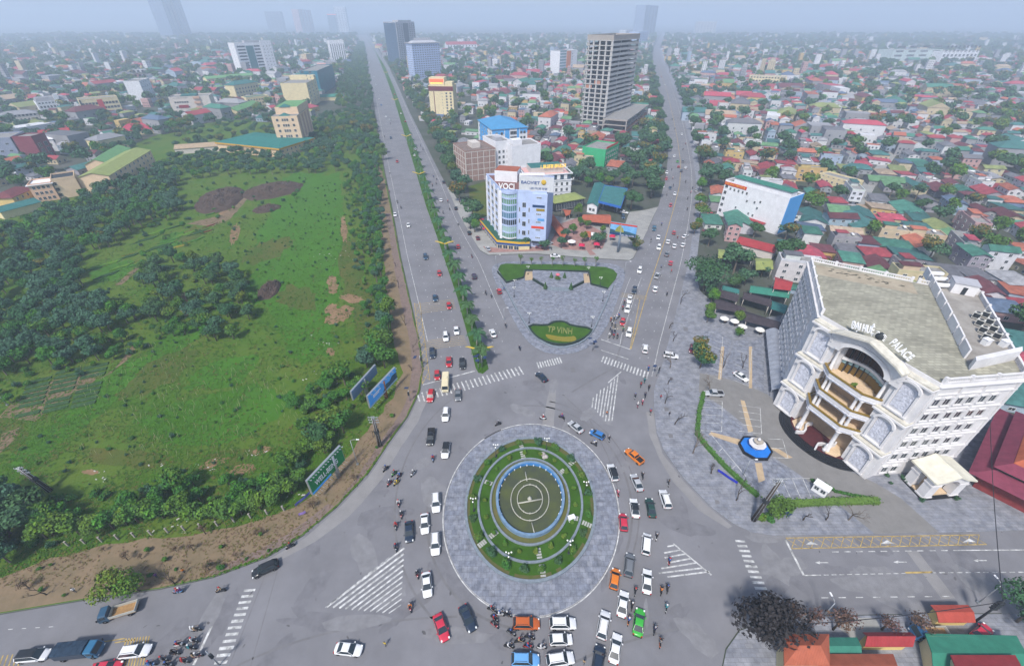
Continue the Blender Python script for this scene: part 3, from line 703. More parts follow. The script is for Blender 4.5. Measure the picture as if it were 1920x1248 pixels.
for k in range(30):
 e=ell(994,940,58.5,64.5,n=30)[k];mb=MB();mb.lathe([(.13,.5),(.13,1.0),(.05,1.05)],6,(e.x,e.y,0));mb.build('pool_lamp',m_wht,ft)
m_slabstone=M('pale_step_stone',(.38,.38,.36),noise=1.5,amt=.2)
for pa,pb in(((974,829),(979,842)),((978,847),(982,862)),((1078,864),(1064,876)),((1058,882),(1047,891)),((889,896),(903,900)),((909,904),(923,909)),((1109,988),(1091,980)),((1084,974),(1069,970)),((897,1026),(911,1015)),((918,1009),(933,997)),((1019,1084),(1015,1058)),((1012,1049),(1008,1028))):
 A,B=P(*pa),P(*pb);d=(B-A);u=d.normalized();n=Vector((-u.y,u.x,0));m_=max(4,int(d.length/.75));mb=MB()
 for k in range(m_):
  c=A+d*((k+.5)/m_);q=[c+u*.2+n*.55,c-u*.2+n*.55,c-u*.2-n*.55,c+u*.2-n*.55];mb.prism(q,.38,.47)
 s_=struct('stepping_path',mb.mesh('stepping_path',m_slabstone))
def globe_lamp(p,z,desc,h=4.2):
 o=link('garden_lamp',None,None,(p.x,p.y,z));auto(o,desc,'street lamp','three-globe garden lamps',p)
 mb=MB();mb.lathe([(.28,0),(.28,.2),(.16,.35),(.14,.9),(.075,1.1),(.06,h-.3)],8);mb.build('pole',m_dark,o)
 mb=MB()
 for k in range(3):
  a=2.094*k+.5;mb.tube([(0,0,h-.7),(math.cos(a)*.5,math.sin(a)*.5,h-.75),(math.cos(a)*.62,math.sin(a)*.62,h-.45)],.035,5)
 mb.build('arm',m_dark,o)
 for k in range(4):
  a=2.094*k+.5;x,y,z_=(math.cos(a)*.62,math.sin(a)*.62,h-.22)if k<3 else(0,0,h)
  mb=MB();mb.lathe([(.04,-.19),(.15,-.12),(.19,0),(.15,.12),(.02,.19)],8,(x,y,z_));mb.build('globe',m_globe,o)
 return o
for x,y in((930,858),(1024,846),(1096,928),(889,959),(954,1060),(1066,1038)):globe_lamp(P(x,y),.4,'three-globe lamp in the roundabout garden',4.6)
bush=TK['bush0']
def small_bush(p,s,kind,desc,z=.4,group='shrubs of the roundabout garden'):
 return plant(kind,p,s,desc=desc,group=group,z=z,cat='shrub',name='shrub')
r2=random.Random(4)
for k in range(20):
 a=18*k+7;q=P(994.3+108.5*math.cos(R(a)),953+120*math.sin(R(a)));small_bush(q,r2.uniform(.6,.85),'bush%d'%(k%2),'leafy shrub of the outer lawn band')
for k in range(18):
 a=20*k+3;q=P(993.7+85*math.cos(R(a)),946+93.5*math.sin(R(a)));small_bush(q,r2.uniform(.4,.58),'bush2','small clipped shrub of the inner lawn band')
o=thing('equipment_box','white equipment cabinet on the roundabout lawn by the steps','box',(*P(1071,976)[:2],.4),R(20))
mb=MB();mb.box(-.7,-.45,0,.7,.45,1.1);mb.build('cabinet',m_wht,o);mb=MB();mb.box(-.8,-.55,1.1,.8,.55,1.22);mb.build('lid',m_wht,o)
o=thing('stone_group','pale boulder group on the inner roundabout lawn','boulders',(*P(1021,857)[:2],.4))
for k in range(4):
 mb=MB();mb.lathe([(.55,0),(.7,.3),(.4,.7),(.05,.85)],7,(rnd.uniform(-.9,.9),rnd.uniform(-.7,.7),0),sx=rnd.uniform(.7,1.3));mb.build('boulder',M('boulder_stone',(.42,.38,.36),noise=2,amt=.3),o)
 # ---- plaza island
landmark('plaza stage',P(1045,525))
def lawn(px,z=.42):
 mb=MB();mb.prism(px_poly(px),.1,z,0,bottom=False);return struct('plaza_lawn',mb.mesh('plaza_lawn',m_lawn))
def low_wall(px,th,z1,mat,label,closed=False,z0=.1,sm=0,name='low_wall'):
 mb=MB();wall_path(mb,px_poly(smooth_px(px,sm,closed)if sm else px),th,z0,z1,closed=closed);o=mb.build(name,mat);return tag(o,label,'low wall')
lawn([(934,506),(938,498),(948,495.5),(985,496.5),(1060,497),(1135,502),(1150,507),(1157,515),(1154,524),(1140,541),(1109,533),(1106,511),(1000,507.5),(985,509),(981,521),(950,530)])
mb=MB();mb.prism(px_poly([(999,510),(1093,514),(1094,530),(1069,543),(1026,541),(999,525)]),.1,1.0,1,mtop=0);
st=mb.build('plaza_stage',[m_pave2,m_stone]);tag(st,'raised paved stage at the back of the triangular plaza','stage')
for k in range(3):
 mb=MB();mb.prism(px_poly([(1026,541+k*1.2),(1069,543+k*1.2),(1069,544.4+k*1.2),(1026,542.4+k*1.2)]),.1,.8-k*.25);mb.build('step',m_stone,st)
for px4,lb in(([(983,510),(998,509),(999,525),(985,526)],'left'),([(1094,513),(1105,514),(1108,530),(1095,531)],'right')):
 mb=MB();mb.sheet(px_poly(px4),.15);struct('plaza_tan_paving',mb.mesh('plaza_tan_paving',m_pave4))
low_wall([(999,526),(1026,541.5)],.5,1.25,m_stone_dark,'dark hedge wall along the left slant of the plaza stage');low_wall([(1069,543.5),(1094,531)],.5,1.25,m_stone_dark,'dark hedge wall along the right slant of the plaza stage')
low_wall([(933,511),(950,531),(982,521.5),(985,508),(1104,510.5),(1108,534),(1140,542.5)],.45,.85,m_stone_dark,'dark clipped hedge edging the upper plaza lawn',sm=0,name='clipped_hedge')
low_wall([(936,522),(950,545),(966,577),(983,606),(1000,630),(1020,645),(1042,653),(1066,652),(1092,643),(1110,626),(1126,592),(1142,556),(1153,527)],.5,.75,m_stone,'long grey plaza wall bending round the lower lawn',sm=1)
LL=[(990,611),(1027,612.5),(1033,608),(1041,605),(1052,604.5),(1062,607),(1070,612.5),(1110,618),(1106,628),(1092,638),(1066,648),(1040,647.5),(1015,640.5),(998,626)]
lawn(smooth_px(LL,1),.5)
low_wall(LL,.7,.9,m_stone_dark,'dark clipped hedge round the lawn with flower lettering',closed=True,sm=1,name='clipped_hedge')
m_flow=M('yellow_flowers',(.28,.21,.03),noise=5,amt=.6,col2=(.12,.14,.02))
m_flow2=M('pale_flowers',(.27,.27,.10),noise=4,amt=.6,col2=(.11,.15,.03))
a,b=P(1023,627),P(1075,632);ang=math.atan2(b.y-a.y,b.x-a.x);me=text_mesh('TP VINH',1.0,.12,m_flow2,'flower_lettering')
xs=[v.co.x for v in me.vertices];f_=(b-a).length/(max(xs)-min(xs));hh=(P(1049,617)-P(1049,630)).length
me.transform(Matrix.Diagonal((f_*.9,hh/.85,1,1)));o=link('flower_lettering',me,None,(*((a+b)/2)[:2],.6),ang);tag(o,'raised flower-bed letters on the lower plaza lawn','flower bed')
mb=MB();mb.prism(px_poly(smooth_px([(1022,630),(1025,629),(1050,634),(1070,634),(1076,632),(1081,637),(1079,642),(1068,643),(1050,642),(1028,638)],2)),.3,.72);o=mb.build('flower_band',m_flow);tag(o,'orange yellow flower band below the lettering on the plaza lawn','flower bed')
for x,y,h in((965,541,4),(1125,536,4),(964,557,4.5),(1130,565,4.5),(992,606,4.5),(1109,613,4.5),(990,515,4),(1102,517,4)):globe_lamp(P(x,y),.14,'three-globe lamp on the triangular plaza',h)
for x,y in((1033.5,524),(1058,524),(1022,543),(1070,544)):plant('cone0',P(x,y),1.0,desc='dark clipped conifer on the plaza stage',group='conifers of the plaza',z=.5)
o=thing('flower_sculpture','pink flower sculpture on a leafy pedestal at the back of the plaza stage','sculpture',(*P(1045,529)[:2],.9))
mb=MB();mb.lathe([(.7,0),(.7,.5),(.4,.8),(.3,1.4)],10);mb.build('pedestal',m_stone,o);link('foliage',TK['bush0']['crown'],o,(0,0,.2)).scale=(.8,.8,.8)
m_pink=M('pink_petals',(.62,.16,.2),noise=3,amt=.2);
for k in range(8):
 t=.785*k;mb=MB();mb.lathe([(.05,0),(.4,.25),(.35,.6),(.05,.8)],7,(math.cos(t)*.55,math.sin(t)*.55,2.4));mb.build('petal',m_pink,o)
 # ---- poles
def street_pole(p,h,desc,arm=1.5,az=0.0,two=False,group='street lamps'):
 o=link('street_lamp',None,None,(p.x,p.y,.14),az);auto(o,desc,'street lamp',group,p)
 mb=MB();mb.tube([(0,0,0),(0,0,h*.5),(0,0,h)],[.13,.1,.07],8);mb.box(-.25,-.25,0,.25,.25,.3);mb.build('pole',m_steel,o)
 for s_ in((1,-1)if two else(1,)):
  mb=MB();mb.tube([(0,0,h-.05),(s_*arm*.5,0,h+.35),(s_*arm,0,h+.4)],.05,6);mb.build('arm',m_steel,o)
  mb=MB();mb.box(min(s_*arm,s_*(arm+.7)),-.14,h+.33,max(s_*arm,s_*(arm+.7)),.14,h+.47);mb.build('lamp_head',m_wht,o)
 return o
for x,y,h in((671,871,9),(930,502,6),(1170,515,6)):street_pole(P(x,y),h,'grey lamp post on the pavement edge')
for x,y,h,az in((945,600,5,0),(1535,1163,7,1.6),(1833,1130,7,1.6),(1392,893,6,0),(15,760,6,0)):street_pole(P(x,y),h,'slim grey pole at the roadside',1,az)
m_ylw=M('yellow_lamp_paint',(.50,.36,.05),noise=2,amt=.15)
def median_lamp(x,y,h):
 p=P(x,y);o=link('median_lamp',None,None,(p.x,p.y,.16));auto(o,'twin-armed yellow lamp on the avenue median','street lamp','yellow median lamps',p)
 mb=MB();mb.tube([(0,0,0),(0,0,h)],[.16,.09],8);mb.build('pole',m_steel,o)
 for s_ in(1,-1):
  mb=MB();mb.tube([(0,0,h-.5),(s_*1.6,.1,h+.1),(s_*3.6,.25,h+.7),(s_*4.6,.3,h+.75)],[.3,.34,.26,.1],6);mb.build('arm',m_ylw,o)
for x,y,h in((901,682,6),(836,480,6.5),(788,345,7),(764,272,7.5),(742,200,8),(725,145,8)):median_lamp(x,y,h)
def signal(x,y,h,az,n=3):
 p=P(x,y);o=link('traffic_signal',None,None,(p.x,p.y,.14),az);auto(o,'solar-panelled traffic signal','traffic light','traffic signals',p)
 mb=MB();mb.tube([(0,0,0),(0,0,h)],[.12,.08],8);mb.build('pole',m_steel,o)
 mb=MB();mb.box(-.25,-.5,h*.6,.25,-.15,h*.6+1.3);mb.build('signal_head',m_dark,o)
 for k in range(n):
  mb=MB();mb.box(-.75+k*.3-.6,-.5,h+.1+k*.05,.5+k*.3-.6,.5,h+.18+k*.05);pn=mb.build('solar_panel',M('solar_panel',(.03,.05,.11),rough=.25),o);pn.rotation_euler[0]=.25*(1 if k%2 else-1)
 return o
signal(897,692,4.5,.3);signal(904,690,5.0,1.2);signal(769,752,4.2,0,1);signal(1111,657,4.6,.5,2);signal(1458,975,4.6,.4,2);signal(790,690,5,1.5,1);signal(1231,705,4,.9,1);signal(412,1246,6,1.2,0)
# ---- advertising hoardings
def hoarding(name,pl,pr,h0,h1,art,label,th=.55,lamps=9,post=True,postx=.5,mpost=m_steel):
 A,B=P(*pl),P(*pr);c=(A+B)/2;d=B-A;L=d.length;rz=math.atan2(d.y,d.x)
 o=thing(name,label,'billboard',(c.x,c.y,.1),rz)
 mb=MB();mb.box(-L/2,.02,h0,L/2,th,h1);mb.build('backing_frame',m_steel,o)
 art(o,L,h0,h1)
 for k in range(lamps):
  x=-L/2+L*(k+.5)/lamps
  mb=MB();mb.tube([(x,0.05,h1),(x,-.9,h1+.35)],.035,5);mb.box(x-.14,-1.05,h1+.28,x+.14,-.8,h1+.42);mb.build('lamp_bracket',m_steel,o)
  mb=MB();mb.tube([(x,.6,h0+.05),(x,-1.1,h0-.3)],.035,5);mb.build('lower_bracket',m_steel,o)
 if post:
  mb=MB();mb.tube([((postx-.5)*L,th*.5+.1,-.3),((postx-.5)*L,th*.5+.1,h1-.4)],.55,14);mb.build('post',mpost,o)
 return o
m_green_ad=M('green_poster',(.03,.27,.075),noise=.35,amt=.4,col2=(.015,.15,.05))
m_letter=M('white_lettering',(.8,.8,.8),rough=.5)
m_sky_ad=M('blue_poster',(.05,.33,.85),noise=.12,amt=.2,col2=(.16,.52,.9))
m_navy_ad=M('poster_dark_trees',(.03,.09,.13),noise=.6,amt=.5);m_pale_ad=M('poster_pale_water',(.35,.55,.70),noise=.5,amt=.25)
def art_green(o,L,h0,h1):
 mb=MB();mb.box(-L/2+.15,-.06,h0+.12,L/2-.15,.0,h1-.12);mb.build('poster',m_green_ad,o)
 mb=MB();mb.box(-L/2+.15,-.10,h0+.12,L/2-L*.45,-.064,h0+.75);mb.build('poster_strip',m_sky_ad,o)
 t=text_on(o,'WELL-BEING',2.1,.03,m_letter,(-.3,-.1,h0+1.25),0);dx=t.dimensions.x
 bpy.context.view_layer.update();t.scale[0]=L*.66/max(.1,t.dimensions.x)
def art_blue(o,L,h0,h1):
 H_=h1-h0
 mb=MB();mb.box(-L/2+.15,-.06,h0+.12,L/2-.15,.0,h1-.12);mb.build('poster',m_sky_ad,o)
 mb=MB();mb.prism([(-L*.05,0),(L*.1,.38*H_),(L*.22,.3*H_),(L*.33,.5*H_),(L*.49,.44*H_),(L*.49,0)],0,.03);mb.xf(Matrix.Translation((0,-.07,h0+.18+.12*H_))@Matrix.Rotation(R(90),4,'X'));mb.build('poster_hills',m_navy_ad,o)
 mb=MB();mb.box(-L/2+.2,-.12,h0+.15,L/2-.2,-.105,h0+.16*H_);mb.build('poster_water',m_pale_ad,o)
 for k,(w_,y)in enumerate(((.26,.62),(.2,.5))):
  mb=MB();mb.box(-L*.35,-.1,h0+H_*y,-L*.35+L*w_,-.064,h0+H_*(y+.07));mb.build('poster_text_bar',m_letter,o)
def art_pale(o,L,h0,h1):
 m_=M('faded_poster',(.10,.21,.36),noise=.4,amt=.35,col2=(.20,.26,.34))
 mb=MB();mb.box(-L/2+.1,-.06,h0+.1,L/2-.1,.0,h1-.1);mb.build('poster',m_,o)
 for k in range(2):
  mb=MB();mb.box(-L/2+L*(.3+.3*k),-.1,h0+.1,-L/2+L*(.3+.3*k)+.25,-.062,h1-.1);mb.build('poster_seam',M('poster_grey_blue',(.2,.26,.33)),o)
landmark('green roadside hoarding',P(615,905));landmark('blue roadside hoarding',P(722,768))
hoarding('billboard',(594,944),(653,877),3.2,8.4,art_green,'green hoarding with white lettering on a round grey post beside the left road',postx=.72,lamps=14)
hoarding('billboard',(698,778),(748,722),2.6,7.2,art_blue,'bright blue hoarding with dark hills beside the avenue corner',lamps=8,postx=.55,mpost=M('rust_post',(.25,.11,.05),noise=2,amt=.3))
hoarding('billboard',(668,768),(712,716),3.6,7.0,art_pale,'faded grey-blue hoarding standing behind the bright blue one',lamps=0,th=.5)
def truss_mast(x,y,h,label,lean=0,bundle=True):
 p=P(x,y);o=thing('utility_pole',label,'utility pole',(p.x,p.y,.1));o.rotation_euler[1]=lean
 mb=MB()
 for sx,sy in((1,1),(1,-1),(-1,-1),(-1,1)):mb.tube([(sx*.4,sy*.4,0),(sx*.2,sy*.2,h)],.06,5)
 for k in range(9):
  z0,z1=h*k/9,h*(k+1)/9;q0=.4-.2*k/9;q1=.4-.2*(k+1)/9
  mb.tube([(q0,q0,z0),(-q1,q1,z1)],.03,4);mb.tube([(-q0,-q0,z0),(q1,-q1,z1)],.03,4);mb.tube([(q0,-q0,z0),(q1,q1,z1)],.03,4);mb.tube([(-q0,q0,z0),(-q1,-q1,z1)],.03,4)
 mb.build('mast',m_steel,o)
 if bundle:
  mb=MB()
  for k in range(7):a=.9*k;mb.tube([(.35*math.cos(a),.35*math.sin(a),-.1),(.28*math.cos(a+.5),.28*math.sin(a+.5),h*.5),(.22*math.cos(a+.9),.22*math.sin(a+.9),h*.93)],[.2,.16,.12],5)
  mb.build('cable_bundle',m_bark_dark,o)
 for k in range(3):
  mb=MB();mb.box(-1.3,-.08,h-.4-k*.9,1.3,.08,h-.25-k*.9);
  for xx in(-1.1,-.4,.4,1.1):mb.lathe([(.09,0),(.11,.15),(.05,.3)],6,(xx,0,h-.25-k*.9))
  mb.build('crossarm',m_steel,o)
 mb=MB();mb.box(-.5,-.45,h*.45,.5,.45,h*.45+1.1);mb.build('transformer',m_dark,o)
 return o
truss_mast(713,836,11,'lattice utility mast hung with wires between the two roadside hoardings')
truss_mast(95,920,9,'old utility pole with a white crossarm standing in the meadow',R(-14))
truss_mast(1412,975,15,'tall lattice utility mast in a planter by the crossing',R(4))
m_wire=M('black_cable',(.03,.03,.035),rough=.6)
pl=P(1826,1166);o=thing('utility_pole','concrete pole with a knot of black cables at the right road corner','utility pole',(pl.x,pl.y,.14))
mb=MB();mb.tube([(0,0,0),(0,0,9)],[.22,.14],8);mb.build('pole',m_dark,o)
for k in range(5):
 mb=MB();mb.box(-.5,-.3,5.5+k*.55,.5,.3,5.8+k*.55);mb.build('cable_box',m_dark,o)
def cable(a,b,sag,label,r=.07):
 pts=[a+(b-a)*(k/16)-Vector((0,0,sag*4*(k/16)*(1-k/16)))for k in range(17)]
 mb=MB();mb.tube(pts,r,5);c=mb.build('overhead_cable',m_wire);tag(c,label,'cable','overhead cables');return c
pt=pl+Vector((0,0,8.4))
cable(pt,Vector((150,115,16)),2,'black overhead cable running from the knotted pole towards the upper right');cable(pt,P(1490,1195)+Vector((0,0,6)),1.2,'black overhead cable running left from the knotted pole over the shop roofs')
# == vehicles and people: one of each kind, then copies
m_paint=M('car_paint',(1,1,1),rough=.28,objcol=True,spec=.5,noise=.8,amt=.06)
m_glass=M('car_glass',(.02,.03,.038),rough=.08,spec=.6)
m_trim=M('black_trim',(.02,.02,.022),rough=.6)
m_tyre=M('tyre',(.018,.018,.019),rough=.9);m_rim=M('wheel_rim',(.4,.4,.42),rough=.35,metal=.7)
m_head=M('headlamp_glass',(.75,.76,.74),rough=.15);m_tail=M('tail_lamp',(.35,.015,.012),rough=.25)
def wheel(o,x,y,r=.32,w_=.22):
 mb=MB();s_=1 if y>0 else-1
 mb.lathe([(r*.6,-w_/2),(r*.95,-w_/2),(r,-w_*.3),(r,w_*.3),(r*.95,w_/2),(r*.6,w_/2)],14)
 mb.xf(Matrix.Translation((x,y,r))@Matrix.Rotation(R(90),4,'X'));wh=mb.build('wheel',m_tyre,o)
 mb=MB();mb.lathe([(.04,-w_*.55),(r*.62,-w_*.4),(r*.62,w_*.4),(.04,w_*.55)],10);mb.xf(Matrix.Translation((x,y,r))@Matrix.Rotation(R(90),4,'X'));mb.build('rim',m_rim,wh)
def car(kind,name,L=4.5,W=1.8,H=1.45,hood=1.25,tail=.0,roof=(.35,-1.35),ws=.75,rs=.55,belt=.92,bed=None,rails=False,roofcol=None,cab=None):
 """+X is forward. hood: bonnet length; tail: boot length; ws/rs: slope of windscreen / rear window."""
 o=link(name,None);o.empty_display_size=.5
 hw=W/2;xf_,xb=L/2,-L/2;xw=xf_-hood;xr=xb+tail
 def ring(x,w_,zt,zb=.28):
  return[(x,-w_*.9,zb),(x,-w_,zb+.15),(x,-w_,zt-.2),(x,-w_*.93,zt-.05),(x,-w_*.6,zt),(x,w_*.6,zt),(x,w_*.93,zt-.05),(x,w_,zt-.2),(x,w_,zb+.15),(x,w_*.9,zb)]
 hb=belt-.05
 prof=[(xf_,hw*.45,.60,.36),(xf_-.07,hw*.70,.66),(xf_-.22,hw*.87,.73),(xf_-.55,hw*.97,hb-.11),(xw,hw,belt),((xw+xr)/2,hw,belt+.02),(xr if tail else xb+.35,hw,belt+.03)]
 if tail:prof+=[(xb+.35,hw*.97,belt-.01),(xb+.18,hw*.92,belt-.05),(xb+.06,hw*.78,belt-.09),(xb,hw*.55,belt-.16,.36)]
 else:prof+=[(xb+.18,hw*.95,belt),(xb+.06,hw*.84,belt-.04),(xb,hw*.62,belt-.1,.36)]
 if bed:prof=prof[:5]+[(bed+.02,hw,belt),(bed,hw,belt)]+[(xb+.05,hw*.98,belt),(xb,hw*.95,belt-.05,.4)]
 mb=MB();mb.loft([ring(*p)for p in prof]);me=weld(mb.mesh('body',m_paint));body=link('body',me,o)
 rx0,rx1=xw-ws,(bed+.3 if bed else xr+rs);rw=hw*.73;bw=hw*.94;xbk=bed+.05 if bed else xr+.03
 rr=cab or 0
 zt=H
 corners_b=[(xw,-bw),(xw,bw),(xbk,bw),(xbk,-bw)];corners_t=[(rx0,-rw),(rx0,rw),(rx1,rw),(rx1,-rw)]
 def quad(nm,idx,mat,inset=.07,out=.012):
  b0,b1=corners_b[idx[0]],corners_b[idx[1]];t0,t1=corners_t[idx[0]],corners_t[idx[1]]
  A,B,C_,D=Vector((*b0,belt)),Vector((*b1,belt)),Vector((*t1,zt-.05)),Vector((*t0,zt-.05));n=(B-A).cross(D-A).normalized()
  if n.dot((A+C_)/2-Vector(((xw+xbk)/2,0,belt)))<0:n=-n
  c=(A+B+C_+D)/4;q=[c+(p-c)*(1-inset)+n*out for p in(A,B,C_,D)]
  mb=MB();mb.loft([[p-n*.03 for p in q],q],smooth=False);g=mb.build(nm,mat,o);return g
 mb=MB();mb.loft([[(*c,belt-.04)for c in corners_b],[(*c,zt-.05)for c in corners_t]],smooth=False);mb.build('pillars',m_paint,o)
 quad('windscreen',(0,1),m_glass,.05);quad('rear_window',(2,3),m_glass,.08);quad('side_window',(1,2),m_glass,.09);quad('side_window',(3,0),m_glass,.09)
 mb=MB();mb.loft([[(rx0+.04,-rw*.98,zt-.06),(rx0+.04,rw*.98,zt-.06),(rx1-.04,rw*.98,zt-.06),(rx1-.04,-rw*.98,zt-.06)],[(rx0,-rw,zt-.02),(rx0,rw,zt-.02),(rx1,rw,zt-.02),(rx1,-rw,zt-.02)],[(rx0-.25,-rw*.75,zt+.03),(rx0-.25,rw*.75,zt+.03),(rx1+.25,rw*.75,zt+.03),(rx1+.25,-rw*.75,zt+.03)]],smooth=False)
 mb.build('roof',m_paint,o)
 if rails:
  for s_ in(-1,1):
   mb=MB();mb.tube([(rx0-.2,s_*rw*.85,zt+.07),(rx1+.1,s_*rw*.85,zt+.07)],.03,5);mb.build('roof_rail',m_trim,o)
 if bed:
  mb=MB();mb.box(xb+.12,-hw*.82,belt-.02,bed-.06,hw*.82,belt+.012);mb.build('load_bed',m_trim,o)
  mb=MB()
  for s_ in(-1,1):mb.box(xb+.05,min(s_*hw*.84,s_*hw*.98),belt-.01,bed,max(s_*hw*.84,s_*hw*.98),belt+.16)
  mb.box(xb+.02,-hw*.82,belt-.01,xb+.1,hw*.82,belt+.16);mb.build('bed_wall',m_paint,o)
 for s_ in(-1,1):
  mb=MB();mb.box(xf_-.42,s_*hw*.74-.13,.56,xf_-.10,s_*hw*.74+.13,.735);mb.build('headlight',m_head,o)
  mb=MB();mb.box(xb+.01,s_*hw*.74-.15,belt-.27,xb+.2,s_*hw*.74+.13,belt-.09);mb.build('taillight',m_tail,o)
  mb=MB();mb.box(xw-.42,s_*(hw+.1)-.1,belt-.02,xw-.24,s_*(hw+.1)+.1,belt+.12);mb.build('mirror',m_paint,o)
  for x in(xf_-.85,xb+.8):wheel(o,x,s_*(hw-.1),.33 if H<1.6 else .37)
 mb=MB();mb.box(xf_-.03,-hw*.5,.36,xf_+.02,hw*.5,.56);mb.build('grille',m_trim,o)
 mb=MB();mb.box(xb-.03,-hw*.85,.3,xb+.06,hw*.85,.5);mb.build('bumper',m_trim,o)
 mb=MB();mb.box(xb+.25,-hw*.8,.2,xf_-.25,hw*.8,.3);mb.build('underbody',m_trim,o)
 o['kindname']=kind
 return o
CARS={'sedan':car('sedan','sedan_car',4.75,1.84,1.46,hood=1.2,tail=.55,ws=.9,rs=.9),'hatch':car('hatchback','hatchback_car',4.1,1.76,1.52,hood=.92,tail=.0,ws=.82,rs=.62),'suv':car('SUV','suv_car',4.8,1.92,1.72,hood=1.2,tail=0,ws=.72,rs=.55,belt=1.05,rails=True),'pickup':car('pickup truck','pickup_truck',5.3,1.88,1.78,hood=1.35,ws=.65,belt=1.08,bed=-.95),'van':car('people carrier','people_carrier',4.75,1.82,1.78,hood=.85,tail=0,ws=.85,rs=.3,belt=1.02),}
def move_off(o):o.location=(0,-400,0)
USED=set()
PALETTE={'white':(.70,.70,.71),'silver':(.40,.41,.43),'grey':(.15,.16,.175),'black':(.018,.02,.023),'navy':(.018,.03,.055),'dark blue':(.025,.06,.11),'blue':(.035,.16,.42),'light blue':(.13,.33,.62),'red':(.42,.022,.03),'crimson':(.5,.03,.06),'maroon':(.14,.02,.035),'orange':(.62,.17,.015),'rust orange':(.45,.10,.02),'green':(.045,.36,.045),'dark green':(.02,.055,.045),'purple':(.05,.035,.065),'cream':(.66,.58,.38),'yellow':(.6,.42,.04)}
def put_car(kind,px,py,dx,dy,col,place,roof=None,z=.025,s=1.0,extra='',rel='near the'):
 src=CARS[kind]
 if kind in USED:o=copy_tree(src)
 else:o=src;USED.add(kind)
 p=P(px,py);o.location=(p.x,p.y,z);o.rotation_euler[2]=heading(px,py,dx,dy);o.scale=(s,s,s)
 tint(o,PALETTE[col],('body','pillars','mirror','bed_wall'));tint(o,PALETTE[roof or col],('roof',))
 d=f'{extra + " " if extra else ""}{col} {src["kindname"]}'+(f' with {roof} roof' if roof else '')+(f' {place}' if place else '')
 return auto(o,d,'car' if kind!='pickup' else 'pickup truck','cars and vans in the traffic',p,rel)
def truck(name,L,W,cabcol,bodycol,open_bed,cover=False,H=2.5):
 o=link(name,None);hw=W/2;xf_=L/2;cl=1.7;xb=-L/2
 def rr(x,w_,z0,z1,c=.12):return[(x,-w_,z0),(x,-w_,z1-c),(x,-w_+c,z1),(x,w_-c,z1),(x,w_,z1-c),(x,w_,z0)]
 mb=MB();mb.loft([rr(xf_,hw*.92,.5,1.25),rr(xf_-.05,hw*.96,.45,1.35),rr(xf_-.5,hw*.96,.45,H-.05),rr(xf_-cl,hw*.96,.45,H)],smooth=False);c=mb.build('cab',m_paint,o,color=cabcol)
 mb=MB();mb.loft([[(xf_-.07,-hw*.8,1.38),(xf_-.07,hw*.8,1.38),(xf_-.44,hw*.8,H-.2),(xf_-.44,-hw*.8,H-.2)],[(xf_-.03,-hw*.8,1.4),(xf_-.03,hw*.8,1.4),(xf_-.40,hw*.8,H-.18),(xf_-.40,-hw*.8,H-.18)]],smooth=False);mb.build('windscreen',m_glass,o)
 for s_ in(-1,1):
  mb=MB();mb.box(xf_-1.4,s_*hw*.97-.02,1.4,xf_-.6,s_*hw*.97+.02,H-.4);mb.build('side_window',m_glass,o)
  mb=MB();mb.box(xf_-.03,s_*hw*.72-.15,.7,xf_+.02,s_*hw*.72+.15,.9);mb.build('headlight',m_head,o)
  mb=MB();mb.box(xf_-.25,s_*(hw+.15)-.1,1.5,xf_-.15,s_*(hw+.15)+.1,1.95);mb.build('mirror',m_trim,o)
  for x in(xf_-.9,xb+1.1):wheel(o,x,s_*(hw-.15),.42,.28)
 zb=.85;x1=xf_-cl-.1
 mb=MB();mb.box(xb,-hw,zb,x1,hw,zb+.12);mb.build('load_bed',M('bed_floor',(.33,.2,.09),noise=2,amt=.3)if open_bed else m_paint,o,color=bodycol)
 mb=MB();zt=zb+(.75 if open_bed else H-zb)
 mb.box(xb,-hw,zb+.12,x1,-hw+.08,zt);mb.box(xb,hw-.08,zb+.12,x1,hw,zt);mb.box(xb,-hw+.08,zb+.12,xb+.08,hw-.08,zt);mb.box(x1-.08,-hw+.08,zb+.12,x1,hw-.08,zt);mb.build('side_board',m_paint,o,color=bodycol)
 if cover:
  mb=MB();prof=[(-hw-.03,H-.1),(-hw*.9,H+.15),(0,H+.28),(hw*.9,H+.15),(hw+.03,H-.1)]
  for k in range(6):
   xa=xb-.02+(x1-xb)*k/6;xb2=xb-.02+(x1-xb)*(k+1)/6-.03
   mb.loft([[(xa,y,z+.03)for y,z in prof],[(xb2,y,z+.03)for y,z in prof]],smooth=False)
  mb.build('canvas_cover',M('blue_black_canvas',(.025,.045,.075),noise=1.5,amt=.4),o)
 mb=MB();mb.box(xb,-.5,.5,xf_-.4,.5,zb);mb.build('chassis',m_trim,o)
 return o
def place(o,px,py,dx,dy,z=.025):p=P(px,py);o.location=(p.x,p.y,z);o.rotation_euler[2]=heading(px,py,dx,dy);return o
t=truck('open_truck',6.0,2.1,(.03,.08,.14),(.42,.42,.38),True);place(t,228,1150,-10,3);tag(t,'blue-cabbed open truck with an empty sandy bed driving left on the left road','truck')
t=truck('covered_truck',7.0,2.3,(.03,.13,.24),(.02,.035,.06),False,True);place(t,156,1224,10,-1);tag(t,'dark blue truck with a black canvas cover at the lower left','truck')
t=truck('small_truck',6.4,2.2,(.02,.09,.2),(.45,.44,.4),True);place(t,1738,1192,-10,-.4,.15);tag(t,'blue-cabbed truck with pale open bed parked before the green shop roof','truck')
t=truck('loaded_truck',4.8,1.9,(.03,.12,.2),(.03,.06,.09),True);place(t,1226,431,-1,10);tag(t,'small dark blue truck on the second avenue near the tall landscape billboard','truck')
o=link('minibus',None);mb=MB()
